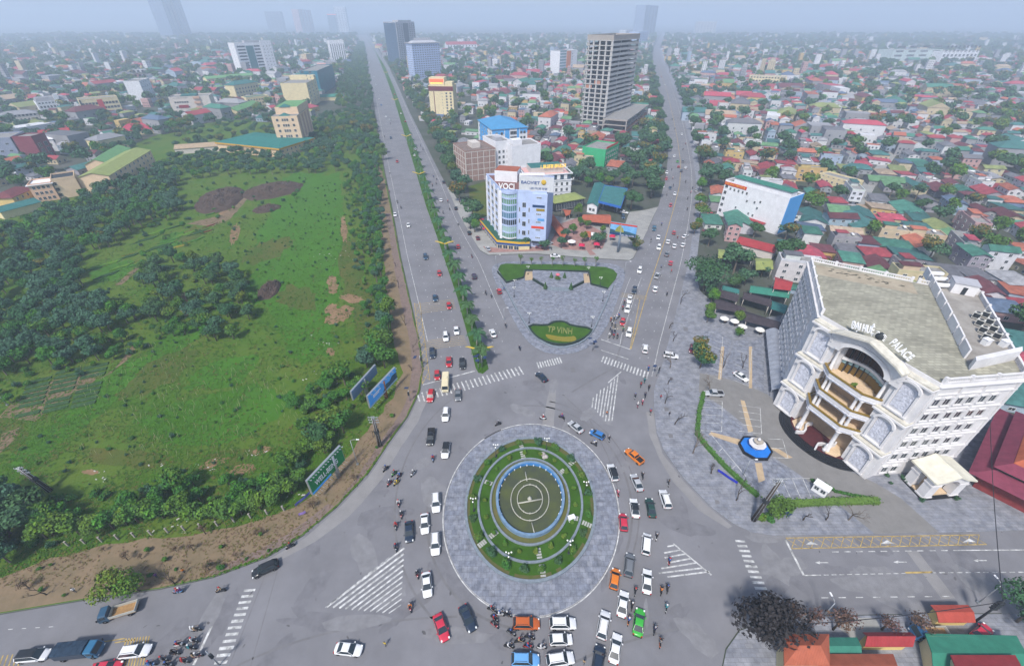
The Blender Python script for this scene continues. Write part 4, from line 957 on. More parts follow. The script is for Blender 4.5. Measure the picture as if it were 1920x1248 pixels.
def brr(x,w_,z0,z1,c=.22):return[(x,-w_,z0),(x,-w_,z1-c),(x,-w_+c,z1),(x,w_-c,z1),(x,w_,z1-c),(x,w_,z0)]
mb.loft([brr(3.55,.95,.45,1.3),brr(3.5,1.0,.4,1.45),brr(3.1,1.04,.4,2.6),brr(-3.4,1.04,.4,2.65),brr(-3.5,1.0,.45,2.5)],smooth=False);mb.build('body',m_paint,o,color=PALETTE['cream'])
mb=MB();mb.loft([[(3.52,-.88,1.45),(3.52,.88,1.45),(3.16,.85,2.42),(3.16,-.85,2.42)],[(3.56,-.88,1.47),(3.56,.88,1.47),(3.2,.85,2.44),(3.2,-.85,2.44)]],smooth=False);mb.build('windscreen',m_glass,o)
for s_ in(-1,1):
 for k in range(5):mb=MB();mb.box(-3.2+k*1.2,s_*1.045-.015,1.45,-3.2+k*1.2+1.05,s_*1.045+.015,2.2);mb.build('side_window',m_glass,o)
 mb=MB();mb.box(3.5,s_*.75-.16,.75,3.58,s_*.75+.16,.95);mb.build('headlight',m_head,o)
 for x in(2.4,-2.2):wheel(o,x,s_*.92,.4,.26)
mb=MB();mb.box(-1.2,-.6,2.64,.2,.6,2.8);mb.build('roof_hatch',m_paint,o,color=PALETTE['cream'])
place(o,836,722,-.6,10);tag(o,'cream minibus crossing the zebra stripes at the end of the left avenue','bus')
def bike():
 o=link('motorbike',None);mb=MB()
 mb.loft([[(x,-w_,z0),(x,-w_*1.0,z1-.05),(x,0,z1),(x,w_,z1-.05),(x,w_,z0)]for x,w_,z0,z1 in((.62,.05,.55,.95),(.5,.14,.45,1.0),(.25,.13,.35,.62),(0,.16,.3,.66),(-.35,.17,.38,.72),(-.75,.1,.55,.75))]);mb.build('body',m_paint,o)
 mb=MB();mb.loft([[(x,-w_,z0),(x,-w_,z1),(x,w_,z1),(x,w_,z0)]for x,w_,z0,z1 in((.15,.1,.68,.76),(-.2,.14,.7,.8),(-.7,.11,.74,.84))],smooth=False);mb.build('seat',m_trim,o)
 for x in(.62,-.6):
  mb=MB();mb.lathe([(.2,-.05),(.27,-.05),(.29,0),(.27,.05),(.2,.05)],12);mb.xf(Matrix.Translation((x,0,.29))@Matrix.Rotation(R(90),4,'X'));mb.build('wheel',m_tyre,o)
 mb=MB();mb.tube([(.38,-.36,1.08),(.5,-.15,1.03),(.52,0,1.0),(.5,.15,1.03),(.38,.36,1.08)],.025,5);mb.build('handlebar',m_trim,o)
 for s_ in(-1,1):mb=MB();mb.tube([(.45,s_*.25,1.03),(.47,s_*.33,1.25)],.015,4);mb.lathe([(.02,0),(.07,.04),(.02,.1)],6,(.47,s_*.34,1.22));mb.build('mirror',m_trim,o)
 mb=MB();mb.tube([(.55,0,.95),(.64,0,.3)],.035,5);mb.build('fork',m_rim,o)
 mb=MB();mb.lathe([(.02,-.07),(.08,-.05),(.09,.03),(.02,.06)],8,(.6,0,.86));mb.build('headlight',m_head,o)
 return o
BIKE=bike()
m_skin=M('skin',(.42,.26,.18),rough=.6);m_shirt=M('jacket_cloth',(1,1,1),objcol=True,rough=.85,noise=4,amt=.25);m_trou=M('trouser_cloth',(.045,.05,.07),rough=.85,noise=4,amt=.3)
m_hair=M('black_hair',(.015,.013,.012),rough=.7);m_helm=M('helmet_shell',(1,1,1),objcol=True,rough=.3);m_shoe=M('shoe',(.03,.027,.025))
def body_mesh(name,J,E,zone):
 me=bpy.data.meshes.new(name);names=list(J);idx={n:i for i,n in enumerate(names)}
 me.from_pydata([J[n][0]for n in names],[(idx[a],idx[b])for a,b in E],[])
 o=bpy.data.objects.new(name,me);COL.objects.link(o)
 m=o.modifiers.new('skin','SKIN');m.use_smooth_shade=True
 for n in names:sv=me.skin_vertices[0].data[idx[n]];r_=J[n][1];sv.radius=r_ if isinstance(r_,tuple)else(r_,r_)
 me.skin_vertices[0].data[0].use_root=True
 s=o.modifiers.new('sub','SUBSURF');s.levels=1;s.render_levels=1
 bpy.context.view_layer.update()
 out=bpy.data.meshes.new_from_object(o.evaluated_get(bpy.context.evaluated_depsgraph_get()));out.name=name
 bpy.data.objects.remove(o);bpy.data.meshes.remove(me)
 out.materials.clear()
 for m_ in(m_shirt,m_trou,m_skin,m_shoe):out.materials.append(m_)
 for p in out.polygons:p.material_index=zone(p.center);p.use_smooth=True
 return out
def fingers(J,E,wrist,tip_dir,side,pre):
 w_=Vector(J[wrist][0]);d=Vector(tip_dir).normalized();s=Vector(side).normalized()
 J[pre+'palm']=(tuple(w_+d*.07),.026);E.append((wrist,pre+'palm'))
 for k,l in enumerate((.055,.075,.08,.072,.058)):
  b=w_+d*(.09 if k else .04)+s*((k-2.5)*.02 if k else-.045);J[f'{pre}f{k}a']=(tuple(b),.009);J[f'{pre}f{k}b']=(tuple(b+d*l*.6+Vector((0,0,-.015))),.008);J[f'{pre}f{k}c']=(tuple(b+d*l+Vector((0,0,-.045))),.007)
  E+=[(pre+'palm',f'{pre}f{k}a'),(f'{pre}f{k}a',f'{pre}f{k}b'),(f'{pre}f{k}b',f'{pre}f{k}c')]
def rider_mesh():
 J={'pelvis':((-.22,0,.90),(.15,.17)),'waist':((-.2,0,1.08),(.12,.155)),'chest':((-.14,0,1.3),(.13,.18)),'neckb':((-.1,0,1.47),(.075,.09)),'neck':((-.08,0,1.54),.055),'head':((-.04,0,1.63),(.085,.08)),'crown':((-.05,0,1.74),(.09,.085))}
 E=[('pelvis','waist'),('waist','chest'),('chest','neckb'),('neckb','neck'),('neck','head'),('head','crown')]
 for s,pre in((1,'l'),(-1,'r')):
  J[pre+'sh']=((-.12,s*.2,1.4),.07);J[pre+'el']=((.08,s*.3,1.2),.05);J[pre+'wr']=((.33,s*.32,1.1),.034);E+=[('neckb',pre+'sh'),(pre+'sh',pre+'el'),(pre+'el',pre+'wr')]
  fingers(J,E,pre+'wr',(1,0,-.1),(0,s,0),pre)
  J[pre+'hip']=((-.1,s*.13,.86),.1);J[pre+'kn']=((.28,s*.2,.78),.072);J[pre+'an']=((.16,s*.2,.38),.045);J[pre+'toe']=((.34,s*.21,.33),.04);E+=[('pelvis',pre+'hip'),(pre+'hip',pre+'kn'),(pre+'kn',pre+'an'),(pre+'an',pre+'toe')]
 def zone(c):
  if c.z<.42:return 3
  if c.z>1.51 and abs(c.y)<.13:return 2
  if c.x>.29 and c.z>.98:return 2
  if c.z<.97:return 1
  return 0
 return body_mesh('body',J,E,zone)
def stander_mesh():
 J={'pelvis':((0,0,.95),(.12,.16)),'waist':((0,0,1.1),(.1,.14)),'chest':((0,0,1.3),(.12,.175)),'neckb':((0,0,1.45),(.07,.085)),'neck':((.01,0,1.52),.05),'head':((.03,0,1.6),(.085,.078)),'crown':((.015,0,1.7),(.085,.08))}
 E=[('pelvis','waist'),('waist','chest'),('chest','neckb'),('neckb','neck'),('neck','head'),('head','crown')]
 for s,pre in((1,'l'),(-1,'r')):
  J[pre+'sh']=((0,s*.2,1.4),.065);J[pre+'el']=((-.02+.05*s,s*.27,1.12),.045);J[pre+'wr']=((.08+.08*s,s*.26,.88),.032);E+=[('neckb',pre+'sh'),(pre+'sh',pre+'el'),(pre+'el',pre+'wr')]
  fingers(J,E,pre+'wr',(.2,0,-1),(1,0,0),pre)
  J[pre+'hip']=((0,s*.1,.88),.095);J[pre+'kn']=((.06+s*.07,s*.1,.48),.065);J[pre+'an']=((s*.16-.03,s*.1,.09),.042);J[pre+'toe']=((s*.16+.14,s*.11,.045),.038);E+=[('pelvis',pre+'hip'),(pre+'hip',pre+'kn'),(pre+'kn',pre+'an'),(pre+'an',pre+'toe')]
 def zone(c):
  if c.z<.1:return 3
  if c.z>1.49 and abs(c.y)<.13:return 2
  if c.z<.9 and abs(c.y)>.2:return 2
  return 1 if c.z<.97 else 0
 return body_mesh('body',J,E,zone)
ME_RIDER,ME_STAND=rider_mesh(),stander_mesh()
def head_bits(o,hx,hz,helmet,hc):
 mb=MB()
 if helmet:mb.lathe([(.135,-.06),(.15,0),(.145,.08),(.1,.15),(.02,.18)],12,(hx-.01,0,hz+.04))
 else:mb.lathe([(.09,-.07),(.108,0),(.1,.07),(.06,.115),(.01,.13)],10,(hx-.03,0,hz+.04))
 link('helmet' if helmet else 'hair',mb.mesh('helmet' if helmet else 'hair',m_helm if helmet else m_hair),o,color=hc)
 mb=MB()
 for s in(-1,1):mb.lathe([(.004,-.012),(.014,0),(.004,.012)],6,(hx+.082,s*.033,hz+.01))
 link('eyes',mb.mesh('eyes',m_hair),o)
 mb=MB();mb.loft([[(hx+.075,-.014,hz+.01),(hx+.075,.014,hz+.01),(hx+.075,.006,hz+.02)],[(hx+.105,-.016,hz-.035),(hx+.105,.016,hz-.035),(hx+.1,0,hz-.025)]]);mb.box(hx+.078,-.025,hz-.07,hx+.087,.025,hz-.06);link('nose_and_mouth',mb.mesh('nose_and_mouth',m_skin),o)
RIDER=link('person',ME_RIDER);head_bits(RIDER,-.04,1.65,True,(.6,.6,.6))
STANDER=link('person',ME_STAND);head_bits(STANDER,.03,1.62,False,(.02,.02,.02))
for o in(BIKE,RIDER,STANDER):move_off(o)
SHIRT={'red':(.35,.03,.03),'black':(.02,.02,.024),'grey':(.17,.17,.18),'white':(.6,.6,.6),'blue':(.04,.1,.3),'navy':(.025,.03,.07),'yellow':(.55,.4,.05),'orange':(.5,.16,.03),'green':(.05,.2,.09),'tan':(.35,.25,.15),'pink':(.5,.17,.24),'purple':(.13,.05,.2),'teal':(.04,.22,.25)}
_first={'b':True,'r':True,'s':True}
def put_rider(px,py,dx,dy,shirt,bikecol,helm='white',pillion=None,where=''):
 p=P(px,py);h=heading(px,py,dx,dy);sc=1.12
 if _first['b']:b=BIKE;_first['b']=False
 else:b=copy_tree(BIKE)
 b.location=(p.x,p.y,.025);b.rotation_euler[2]=h;b.scale=(sc,)*3
 tint(b,PALETTE.get(bikecol,SHIRT.get(bikecol)),('body',))
 auto(b,f'{bikecol} motorbike under a {shirt}-jacketed rider{where}','motorbike','motorbikes in the traffic',p)
 for k,sh in enumerate([shirt]+([pillion]if pillion else[])):
  if _first['r']:r_=RIDER;_first['r']=False
  else:r_=copy_tree(RIDER)
  off=.12-.42*k;r_.location=(p.x+off*math.cos(h)*sc-.12*math.cos(h),p.y+off*math.sin(h)*sc-.12*math.sin(h),.025+.02*k);r_.rotation_euler[2]=h;r_.scale=(sc,)*3
  r_.color=(*SHIRT[sh],1);hc=rnd.choice([(.6,.6,.6),(.02,.02,.02),(.4,.04,.04),(.05,.1,.3),(.3,.3,.32)])if helm=='any' else SHIRT[helm]
  for c in r_.children:
   if c.name.startswith('helmet'):c.color=(*hc,1)
  r_['category']='person'
  auto(r_,f'{sh}-jacketed {"rider" if k == 0 else "pillion passenger"} of a {bikecol} motorbike{where}','person','motorbike riders',p)
def put_person(px,py,dx,dy,shirt,desc,z=.15):
 p=P(px,py)
 if _first['s']:r_=STANDER;_first['s']=False
 else:r_=copy_tree(STANDER)
 r_.location=(p.x,p.y,z);r_.rotation_euler[2]=heading(px,py,dx,dy);r_.color=(*SHIRT[shirt],1)
 return tag(r_,desc,'person','people on foot')
 # == building kit
m_win=M('window_glass',(.03,.04,.05),rough=.12,spec=.6,rand=.5)
m_frame=M('window_frame',(.6,.6,.6),rough=.6)
m_flatroof=M('flat_roof',(.26,.25,.24),noise=.3,amt=.35,detail=8)
WALLS={}
def wallm(name,col):
 if name not in WALLS:WALLS[name]=M('wall_'+name,col,rough=.85,noise=.35,amt=.14,detail=8)
 return WALLS[name]
ROOFS={}
def roofm(name,col):
 if name not in ROOFS:ROOFS[name]=M('roof_'+name,col,rough=.6,noise=.5,amt=.25,detail=6,wave=(1.2,'X',.5))
 return ROOFS[name]
W_WHITE=wallm('white',(.70,.70,.73));W_CREAM=wallm('cream',(.66,.56,.34));W_PEACH=wallm('peach',(.68,.50,.34));W_GREY=wallm('grey',(.40,.40,.43));W_BEIGE=wallm('beige',(.55,.50,.46));W_BLUE=wallm('pale_blue',(.42,.50,.70));W_CONC=wallm('raw_concrete',(.33,.30,.275));W_PINK=wallm('pink',(.62,.38,.36));W_YEL=wallm('yellow',(.66,.49,.2));W_GREEN=wallm('green',(.045,.38,.17));W_MINT=wallm('pale_mint',(.48,.56,.55))
R_TEAL=roofm('teal',(.04,.155,.145));R_BLUE=roofm('blue',(.05,.19,.40));R_RED=roofm('red',(.33,.045,.05));R_GREEN=roofm('green',(.14,.30,.12));R_DARK=roofm('dark',(.10,.09,.10));R_ORANGE=roofm('orange',(.37,.105,.06));R_MOSS=roofm('moss',(.26,.30,.10));R_GREYR=roofm('grey',(.25,.25,.27));R_TAN=roofm('tan',(.40,.30,.20));R_MAROON=roofm('maroon',(.17,.05,.055));R_GREEN2=roofm('sea_green',(.045,.20,.145));R_NAVY=roofm('navy',(.06,.10,.20))
_wm={}
def window_mesh(w_,h,style=0):
 k=(round(w_,2),round(h,2),style)
 if k not in _wm:
  mb=MB();hw=w_/2
  mb.box(-hw,-.02,0,hw,.05,h,0)
  t=.07
  for a in((-hw-t,-.07,-t,-hw,.05,h+t),(hw,-.07,-t,hw+t,.05,h+t),(-hw,-.07,h,hw,.05,h+t),(-hw,-.10,-t,hw,.05,0)):mb.box(*a,1)
  if style==0:mb.box(-.03,-.05,0,.03,.05,h,1)
  if style==2:
   for q in range(1,max(2,int(w_/1.3))):x=-hw+w_*q/max(2,int(w_/1.3));mb.box(x-.05,-.06,0,x+.05,.05,h,1)
  _wm[k]=mb.mesh('window',[m_win,m_frame])
 return _wm[k]
class B:
 """A building: an Empty with walls, roof, windows ... each a mesh of its own."""
 def __init__(s,name,label,cat,poly,h):
  s.poly=[Vector((p[0],p[1],0))for p in poly];s.h=h
  if sum(a.x*b.y-b.x*a.y for a,b in zip(s.poly,s.poly[1:]+s.poly[:1]))<0:s.poly.reverse()
  s.c=sum(s.poly,Vector())/len(s.poly)
  s.o=thing(name,label,cat,(s.c.x,s.c.y,0));s.lp=[p-s.c for p in s.poly]
 def walls(s,mat,z0=-.2,z1=None,name='wall'):
  mb=MB();mb.prism(s.lp,z0,z1 or s.h,0,bottom=False);return mb.build(name,mat,s.o)
 def flat(s,mat=None,par=.9,pmat=None,th=.3,z=None):
  z=z or s.h;mb=MB();mb.sheet(s.inset(th),z+.02);mb.build('roof',mat or m_flatroof,s.o)
  if par:
   mb=MB();wall_path(mb,s.inset(th/2-.06),th,z-.3,z+par,closed=True);mb.build('parapet',pmat or W_WHITE,s.o)
 def inset(s,d):
  out=[];n=len(s.lp)
  for k in range(n):
   a,b,c=s.lp[k-1],s.lp[k],s.lp[(k+1)%n];u=(b-a).normalized();v=(c-b).normalized()
   n1=Vector((-u.y,u.x,0));n2=Vector((-v.y,v.x,0));m_=(n1+n2).normalized();out.append(b+m_*(d/max(.3,m_.dot(n1))))
  return out
 def edge(s,i):a,b=s.lp[i],s.lp[(i+1)%len(s.lp)];return a,b
 def frame(s,i):
  a,b=s.edge(i);u=(b-a).normalized();return a,u,Vector((u.y,-u.x,0)),(b-a).length,math.atan2(u.y,u.x)
 def windows(s,i,rows,cols,w_,h,z0,dz,m0=1.0,m1=1.0,style=0,skip=0.0,name='window',xs=None,out=.03,rnd_=None):
  a,u,n,L,rz=s.frame(i);me=window_mesh(w_,h,style)
  us=xs or([m0+(L-m0-m1)*(k+.5)/cols for k in range(cols)])
  for r in range(rows):
   for x in us:
    if skip and rnd.random()<skip:continue
    p=a+u*x+n*out;link(name,me,s.o,(p.x,p.y,z0+dz*r),rz)
 def box(s,i,u0,u1,n0,n1,z0,z1,mat,name='wall_panel'):
  a,u,n,L,rz=s.frame(i);q=[a+u*u0+n*n0,a+u*u1+n*n0,a+u*u1+n*n1,a+u*u0+n*n1]
  mb=MB();mb.prism(q,z0,z1);return mb.build(name,mat,s.o)
 def band(s,z,d=.25,t=.3,mat=None,name='cornice'):
  mb=MB();wall_path(mb,s.inset(-d/2+.06),d,z,z+t,closed=True);return mb.build(name,mat or W_WHITE,s.o)
 def pt(s,i,x,n_,z):a,u,n,L,rz=s.frame(i);p=a+u*x+n*n_;return(p.x,p.y,z)
 def gable(s,mat,rise=2.5,over=.5,along=0,z=None,gmat=None,name='roof'):
  z=z or s.h;a,b,c,d=s.lp[along:]+s.lp[:along];u=(b-a).normalized();v=(d-a).normalized()
  A,Bq,C_,D=a-(u+v)*over,b+(u-v)*over,c+(u+v)*over,d+(v-u)*over
  r0,r1=(A+D)/2,(Bq+C_)/2;dz=-rise*over/max(.1,(d-a).length/2)
  mb=MB();th=.15;E=Vector((0,0,1))
  for p,q,t_,r_ in((A,Bq,r0,r1),(C_,D,r1,r0)):
   qd=[p+E*(z+dz),q+E*(z+dz),(r1 if p==A else r0)+E*(z+rise),(r0 if p==A else r1)+E*(z+rise)]
   mb.loft([[x-E*th for x in qd],qd],smooth=False)
  o=mb.build(name,mat,s.o)
  mb=MB();g=[(a,d,(a+d)/2),(b,c,(b+c)/2)]
  for p,q,m_ in g:mb.loft([[p+E*(z-.05),q+E*(z-.05),m_+E*(z+rise-.2)],[x*.985+Vector((0,0,zz))for x,zz in((p,z-.05),(q,z-.05),(m_,z+rise-.2))]],smooth=False)
  mb.build('gable_wall',gmat or W_WHITE,s.o);return o
 def hip(s,mat,rise=3,over=.7,ridge=.45,z=None,name='roof'):
  z=z or s.h;q=s.inset(-over);c=sum(q,Vector())/4
  i=0 if(q[1]-q[0]).length>=(q[2]-q[1]).length else 1;q=q[i:]+q[:i]
  m0,m1=(q[3]+q[0])/2,(q[1]+q[2])/2;d=(m1-m0);r0=m0+d*(.5-ridge/2);r1=m1-d*(.5-ridge/2);E=Vector((0,0,1))
  V=[p+E*z for p in q]+[r0+E*(z+rise),r1+E*(z+rise)]+[p+E*(z-.2)for p in q]
  F=[(0,1,5,4),(1,2,5),(2,3,4,5),(3,0,4),(6,7,1,0),(7,8,2,1),(8,9,3,2),(9,6,0,3),(9,8,7,6)]
  me=bpy.data.meshes.new(name);me.from_pydata([tuple(v)for v in V],[],F);me.materials.append(mat);me.update();return link(name,me,s.o)
def fb(pl,pr,depth):
 """Footprint from the two ground corners of the front face."""
 a,b=P(*pl),P(*pr);u=(b-a).normalized();n=Vector((-u.y,u.x,0))
 if n.y<0:n=-n
 return[a,b,b+n*depth,a+n*depth]
def cb(pa,pb,pc):
 a,b,c=P(*pa),P(*pb),P(*pc);u=(c-b);v=(a-b);un=u.normalized();v=v-un*v.dot(un);return[b,c,c+v,b+v]
def topz(pxb,ty):return height_at(P(*pxb),ty)
# == the white wedding palace
A_,B_,C_p,D_,E_,F_=(93.2,125.5),(79.0,94.3),(88.9,68.1),(108.5,70.2),(128,104),(115.7,111.5)
m_pal=M('white_stucco',(.65,.635,.64),rough=.8,noise=.35,amt=.16,detail=10)
m_pal_relief=M('carved_relief',(.58,.59,.66),rough=.8,noise=1.6,amt=.45,bump=1.0,bscale=2.2,detail=8)
m_ledge=M('weathered_ledge',(.60,.57,.49),rough=.85,noise=.8,amt=.3,detail=8)
m_gold=M('gold_rail',(.30,.20,.045),rough=.4,metal=.3,noise=2,amt=.3)
m_tan=M('tan_floor_tile',(.66,.50,.33),noise=.5,amt=.12,brick=(1.0,1.0,(.62,.46,.30),.02))
m_rooftile=M('roof_tile',(.38,.365,.29),noise=.12,amt=.3,brick=(1.5,.9,(.26,.25,.20),.09),detail=8)
m_roofpatch=M('stained_screed',(.43,.37,.28),noise=.22,amt=.4,col2=(.27,.23,.17),detail=10)
m_moss=M('black_moss',(.03,.032,.022),noise=2,amt=.5)
m_maroon=M('maroon_carpet',(.085,.022,.025),noise=1,amt=.3);m_blackstone=M('black_granite',(.018,.019,.022),rough=.35,noise=2,amt=.3)
pal=B('wedding_palace','white ornate wedding palace with roof lettering and three gold-railed balconies','building',[B_,C_p,D_,E_,F_,A_],30.5)
landmark('white wedding palace',(92,85))
def pedge(p,q):
 for i in range(len(pal.poly)):
  if(pal.poly[i]-Vector((*p,0))).length<.01 and(pal.poly[(i+1)%6]-Vector((*q,0))).length<.01:return i
FR,RT,LF=pedge(B_,C_p),pedge(C_p,D_),pedge(A_,B_)
_cu=(7.6+pal.frame(FR)[3]-6.8)/2;_hw=(pal.frame(FR)[3]-14.4)/2
_a,_u,_n,_L,_r=pal.frame(FR);NOTCH=5.2
pal.walls(m_pal,-.2,19.4);pal.walls(m_pal,29.0,30.5)
_k=FR;_lp=pal.lp[:_k+1]+[_a+_u*(_cu-_hw*.78),_a+_u*(_cu-_hw*.78)-_n*NOTCH,_a+_u*(_cu+_hw*.78)-_n*NOTCH,_a+_u*(_cu+_hw*.78)]+pal.lp[_k+1:]
mb=MB();mb.prism(_lp,19.4,29.0,0,bottom=False,cap=False);mb.build('wall',m_pal,pal.o)
mb=MB();mb.sheet(_lp[_k+1:_k+5],19.42);mb.build('terrace_floor',m_tan,pal.o)
mb=MB();mb.sheet(_lp[_k+1:_k+5],28.97);mb.build('terrace_ceiling',m_tan,pal.o)
mb=MB();mb.sheet(pal.inset(.3),30.52);pal_roof=mb.build('roof',m_rooftile,pal.o)
mb=MB();bk=[Vector((93.5,122.5,0)),Vector((114.5,110.8,0)),Vector((111.5,104.5,0)),Vector((100,110.5,0)),Vector((90.5,116,0))];mb.sheet([p-pal.c for p in subdiv_poly(bk,1.2)],30.526);mb.build('roof_screed',m_roofpatch,pal_roof)
mb=MB();r5=random.Random(5)
for k in range(46):
 t=r5.random();x,y=95.5+15*t+r5.gauss(0,.5),118.5-9.0*t+r5.gauss(0,.9);s_=r5.uniform(.15,1.0)
 mb.sheet([Vector((x-pal.c.x+s_*r5.uniform(.5,1)*math.cos(a),y-pal.c.y+.45*s_*r5.uniform(.4,1)*math.sin(a),0))for a in(0,.8,1.6,2.5,3.2,4,4.8,5.6)],30.531+k*.0004)
mb.build('roof_moss',m_moss,pal_roof)
def balustrade(i,u0,u1,z,mat=None,n_=-.2,h=1.2):
 a,u,n,L,rz=pal.frame(i);mb=MB();m_=max(2,int((u1-u0)/.55))
 def bx(x0,x1,n0,n1,z0,z1):mb.prism([a+u*x0+n*n0,a+u*x1+n*n0,a+u*x1+n*n1,a+u*x0+n*n1],z0,z1)
 bx(u0,u1,n_-.25,n_+.25,z-.05,z+.25);bx(u0,u1,n_-.22,n_+.22,z+h-.22,z+h)
 for k in range(m_):x=u0+(u1-u0)*(k+.5)/m_;bx(x-.13,x+.13,n_-.12,n_+.12,z+.25,z+h-.22)
 for x in[u0+.35+(u1-u0-.7)*k/max(1,round((u1-u0)/7))for k in range(max(1,round((u1-u0)/7))+1)]:bx(x-.33,x+.33,n_-.32,n_+.32,z-.04,z+h+.3)
 return mb.build('balustrade',mat or m_pal,pal.o)
for i in range(6):
 if i!=FR:
  L=pal.frame(i)[3];balustrade(i,.5,L-.4,30.5)
Lr,Ll=pal.frame(RT)[3],pal.frame(LF)[3]
for z in(5.0,9.4,13.8,18.2,22.6,27.2,29.6):
 for i,L in((RT,Lr),(LF,Ll)):
  pal.box(i,.02,L-.02,-.05,.35 if z<29 else .6,z,z+.28,m_pal,'cornice')
me_w=window_mesh(1.5,2.0,0)
def ornate_window(i,x,z,arch=False):
 a,u,n,L,rz=pal.frame(i);p=a+u*x+n*.05;w_=link('window',me_w,pal.o,(p.x,p.y,z),rz)
 return w_
hood=MB();hood.prism([(-1.15,0),(1.15,0),(1.15,.14),(0,.62),(-1.15,.14)],0,.5);hood.xf(Matrix.Translation((0,.05,2.15))@Matrix.Rotation(R(90),4,'X'));hood.box(-1.05,-.42,-.28,1.05,.05,-.1)
for s_ in(-1,1):hood.box(s_*.97-.12,-.2,-.1,s_*.97+.12,.05,2.15)
me_hood=hood.mesh('window_surround',m_pal)
for r_ in range(6):
 for k in range(6):
  x=2.0+(k//2)*(Lr-3.2)/3+(k%2)*2.5
  if r_==0 and k>1:continue
  w_=ornate_window(RT,x,2.0+4.42*r_ if r_ else 1.6);link('window_surround',me_hood,w_)
for r_ in range(6):
 for k in range(9):
  w_=ornate_window(LF,1.8+(Ll-9.5)*k/8,1.9+4.42*r_);link('window_surround',me_hood,w_)
for k in range(10):
 x=.7+(Ll-8.2)*k/9;pal.box(LF,x-.3,x+.3,-.03,.3,0,29.6,m_pal,'pilaster')
for x in(.4,2.0+(Lr-3.2)/3-1.6,2.0+2*(Lr-3.2)/3-1.6,Lr-.5):pal.box(RT,x-.3,x+.3,-.03,.32,5,29.6,m_pal,'pilaster')
Lf=pal.frame(FR)[3]
def pier(u0,u1,nm):
 for t,(z0,z1,n1)in enumerate(((0,9.4,2.6),(9.4,19.2,1.9),(19.2,29.6,1.3))):
  pal.box(FR,u0,u1,-.1,n1,z0,z1-.9,m_pal,'pier_tower')
  pal.box(FR,u0-.35,u1+.35,-.1,n1+.75,z1-.9,z1-.45,m_pal,'cornice');pal.box(FR,u0-.15,u1+.15,-.1,n1+.5,z1-.45,z1,m_ledge,'ledge')
  w_=u1-u0;cx=(u0+u1)/2
  pal.box(FR,cx-w_*.24,cx+w_*.24,n1-.05,n1+.12,z0+1.6,z1-2.6,m_pal_relief,'carved_panel')
  for s_ in(-1,1):pal.box(FR,cx+s_*w_*.30-.22,cx+s_*w_*.30+.22,n1-.05,n1+.4,z0+.9,z1-2.2,m_pal,'pilaster')
  pal.box(FR,cx-w_*.36,cx+w_*.36,n1-.05,n1+.5,z0+.55,z0+.9,m_pal,'pedestal')
  a,u,n,L,rz=pal.frame(FR);mb=MB();pr=[(w_*.37*math.cos(R(a_)),w_*.30*math.sin(R(a_)))for a_ in range(0,181,15)];pi=[(x*.78,y*.72)for x,y in pr]
  for k in range(12):mb.prism([pr[k],pr[k+1],pi[k+1],pi[k]],0,.5)
  mb.xf(Matrix.Translation(Vector(pal.pt(FR,cx,n1+.45,z1-2.7)))@Matrix.Rotation(rz,4,'Z')@Matrix.Rotation(R(90),4,'X'));mb.build('arch_moulding',m_pal,pal.o)
pier(.2,7.4,'l');pier(Lf-6.6,Lf+.1,'r')
cu=(7.6+Lf-6.8)/2;hwp=(Lf-6.8-7.6)/2
a,u,n,L,rz=pal.frame(FR)
def fpts(q):return[a+u*x+n*y for x,y in q]
for k,(z,dn)in enumerate(((9.2,4.8),(14.2,4.2),(19.4,3.6))):
 shape=[(cu-hwp-.3,0),(cu-hwp-.3,dn*.45),(cu-hwp*.62,dn),(cu+hwp*.62,dn),(cu+hwp+.3,dn*.45),(cu+hwp+.3,0)]
 mb=MB();mb.prism(fpts(shape),z-.9,z,0,mtop=1);bal=mb.build('balcony',[m_pal,m_tan],pal.o)
 mb=MB();wall_path(mb,fpts(shape),.18,z+.02,z+.95);mb.build('railing',m_pal,bal)
 mb=MB();wall_path(mb,fpts(shape),.5,z+.95,z+1.25);mb.build('gold_handrail',m_gold,bal)
 mb=MB();wall_path(mb,fpts([(x,y+.12)for x,y in shape]),.2,z-.55,z-.35);mb.build('dentil_band',m_pal_relief,bal)
for x,y,z0,z1 in[(cu-hwp*.62,4.1,.5,8.3),(cu+hwp*.62,4.1,.5,8.3),(cu-hwp*.66,3.3,9.2,13.3),(cu-hwp*.5,3.4,9.2,13.3),(cu+hwp*.5,3.4,9.2,13.3),(cu+hwp*.66,3.3,9.2,13.3),(cu-hwp*.66,2.8,14.2,18.5),(cu-hwp*.5,2.9,14.2,18.5),(cu+hwp*.5,2.9,14.2,18.5),(cu+hwp*.66,2.8,14.2,18.5),(cu-hwp*.88,1.0,19.4,26.2),(cu+hwp*.88,1.0,19.4,26.2)]:
 p=a+u*x+n*y;r0=.55 if z1-z0>7 else .4
 mb=MB();mb.lathe([(r0*1.5,0),(r0*1.5,.4),(r0,.6),(r0*.85,(z1-z0)*.6),(r0*.8,z1-z0-.7),(r0*1.35,z1-z0-.3),(r0*1.45,z1-z0)],12,(p.x,p.y,z0));mb.build('column',m_pal,pal.o)
for z0,z1 in((.6,8.2),(9.3,13.2),(14.3,18.4)):pal.box(FR,cu-hwp*.99,cu+hwp*.99,-.02,.08,z0,z1,M('tan_recess',(.36,.26,.17),noise=.5,amt=.2),'back_wall')
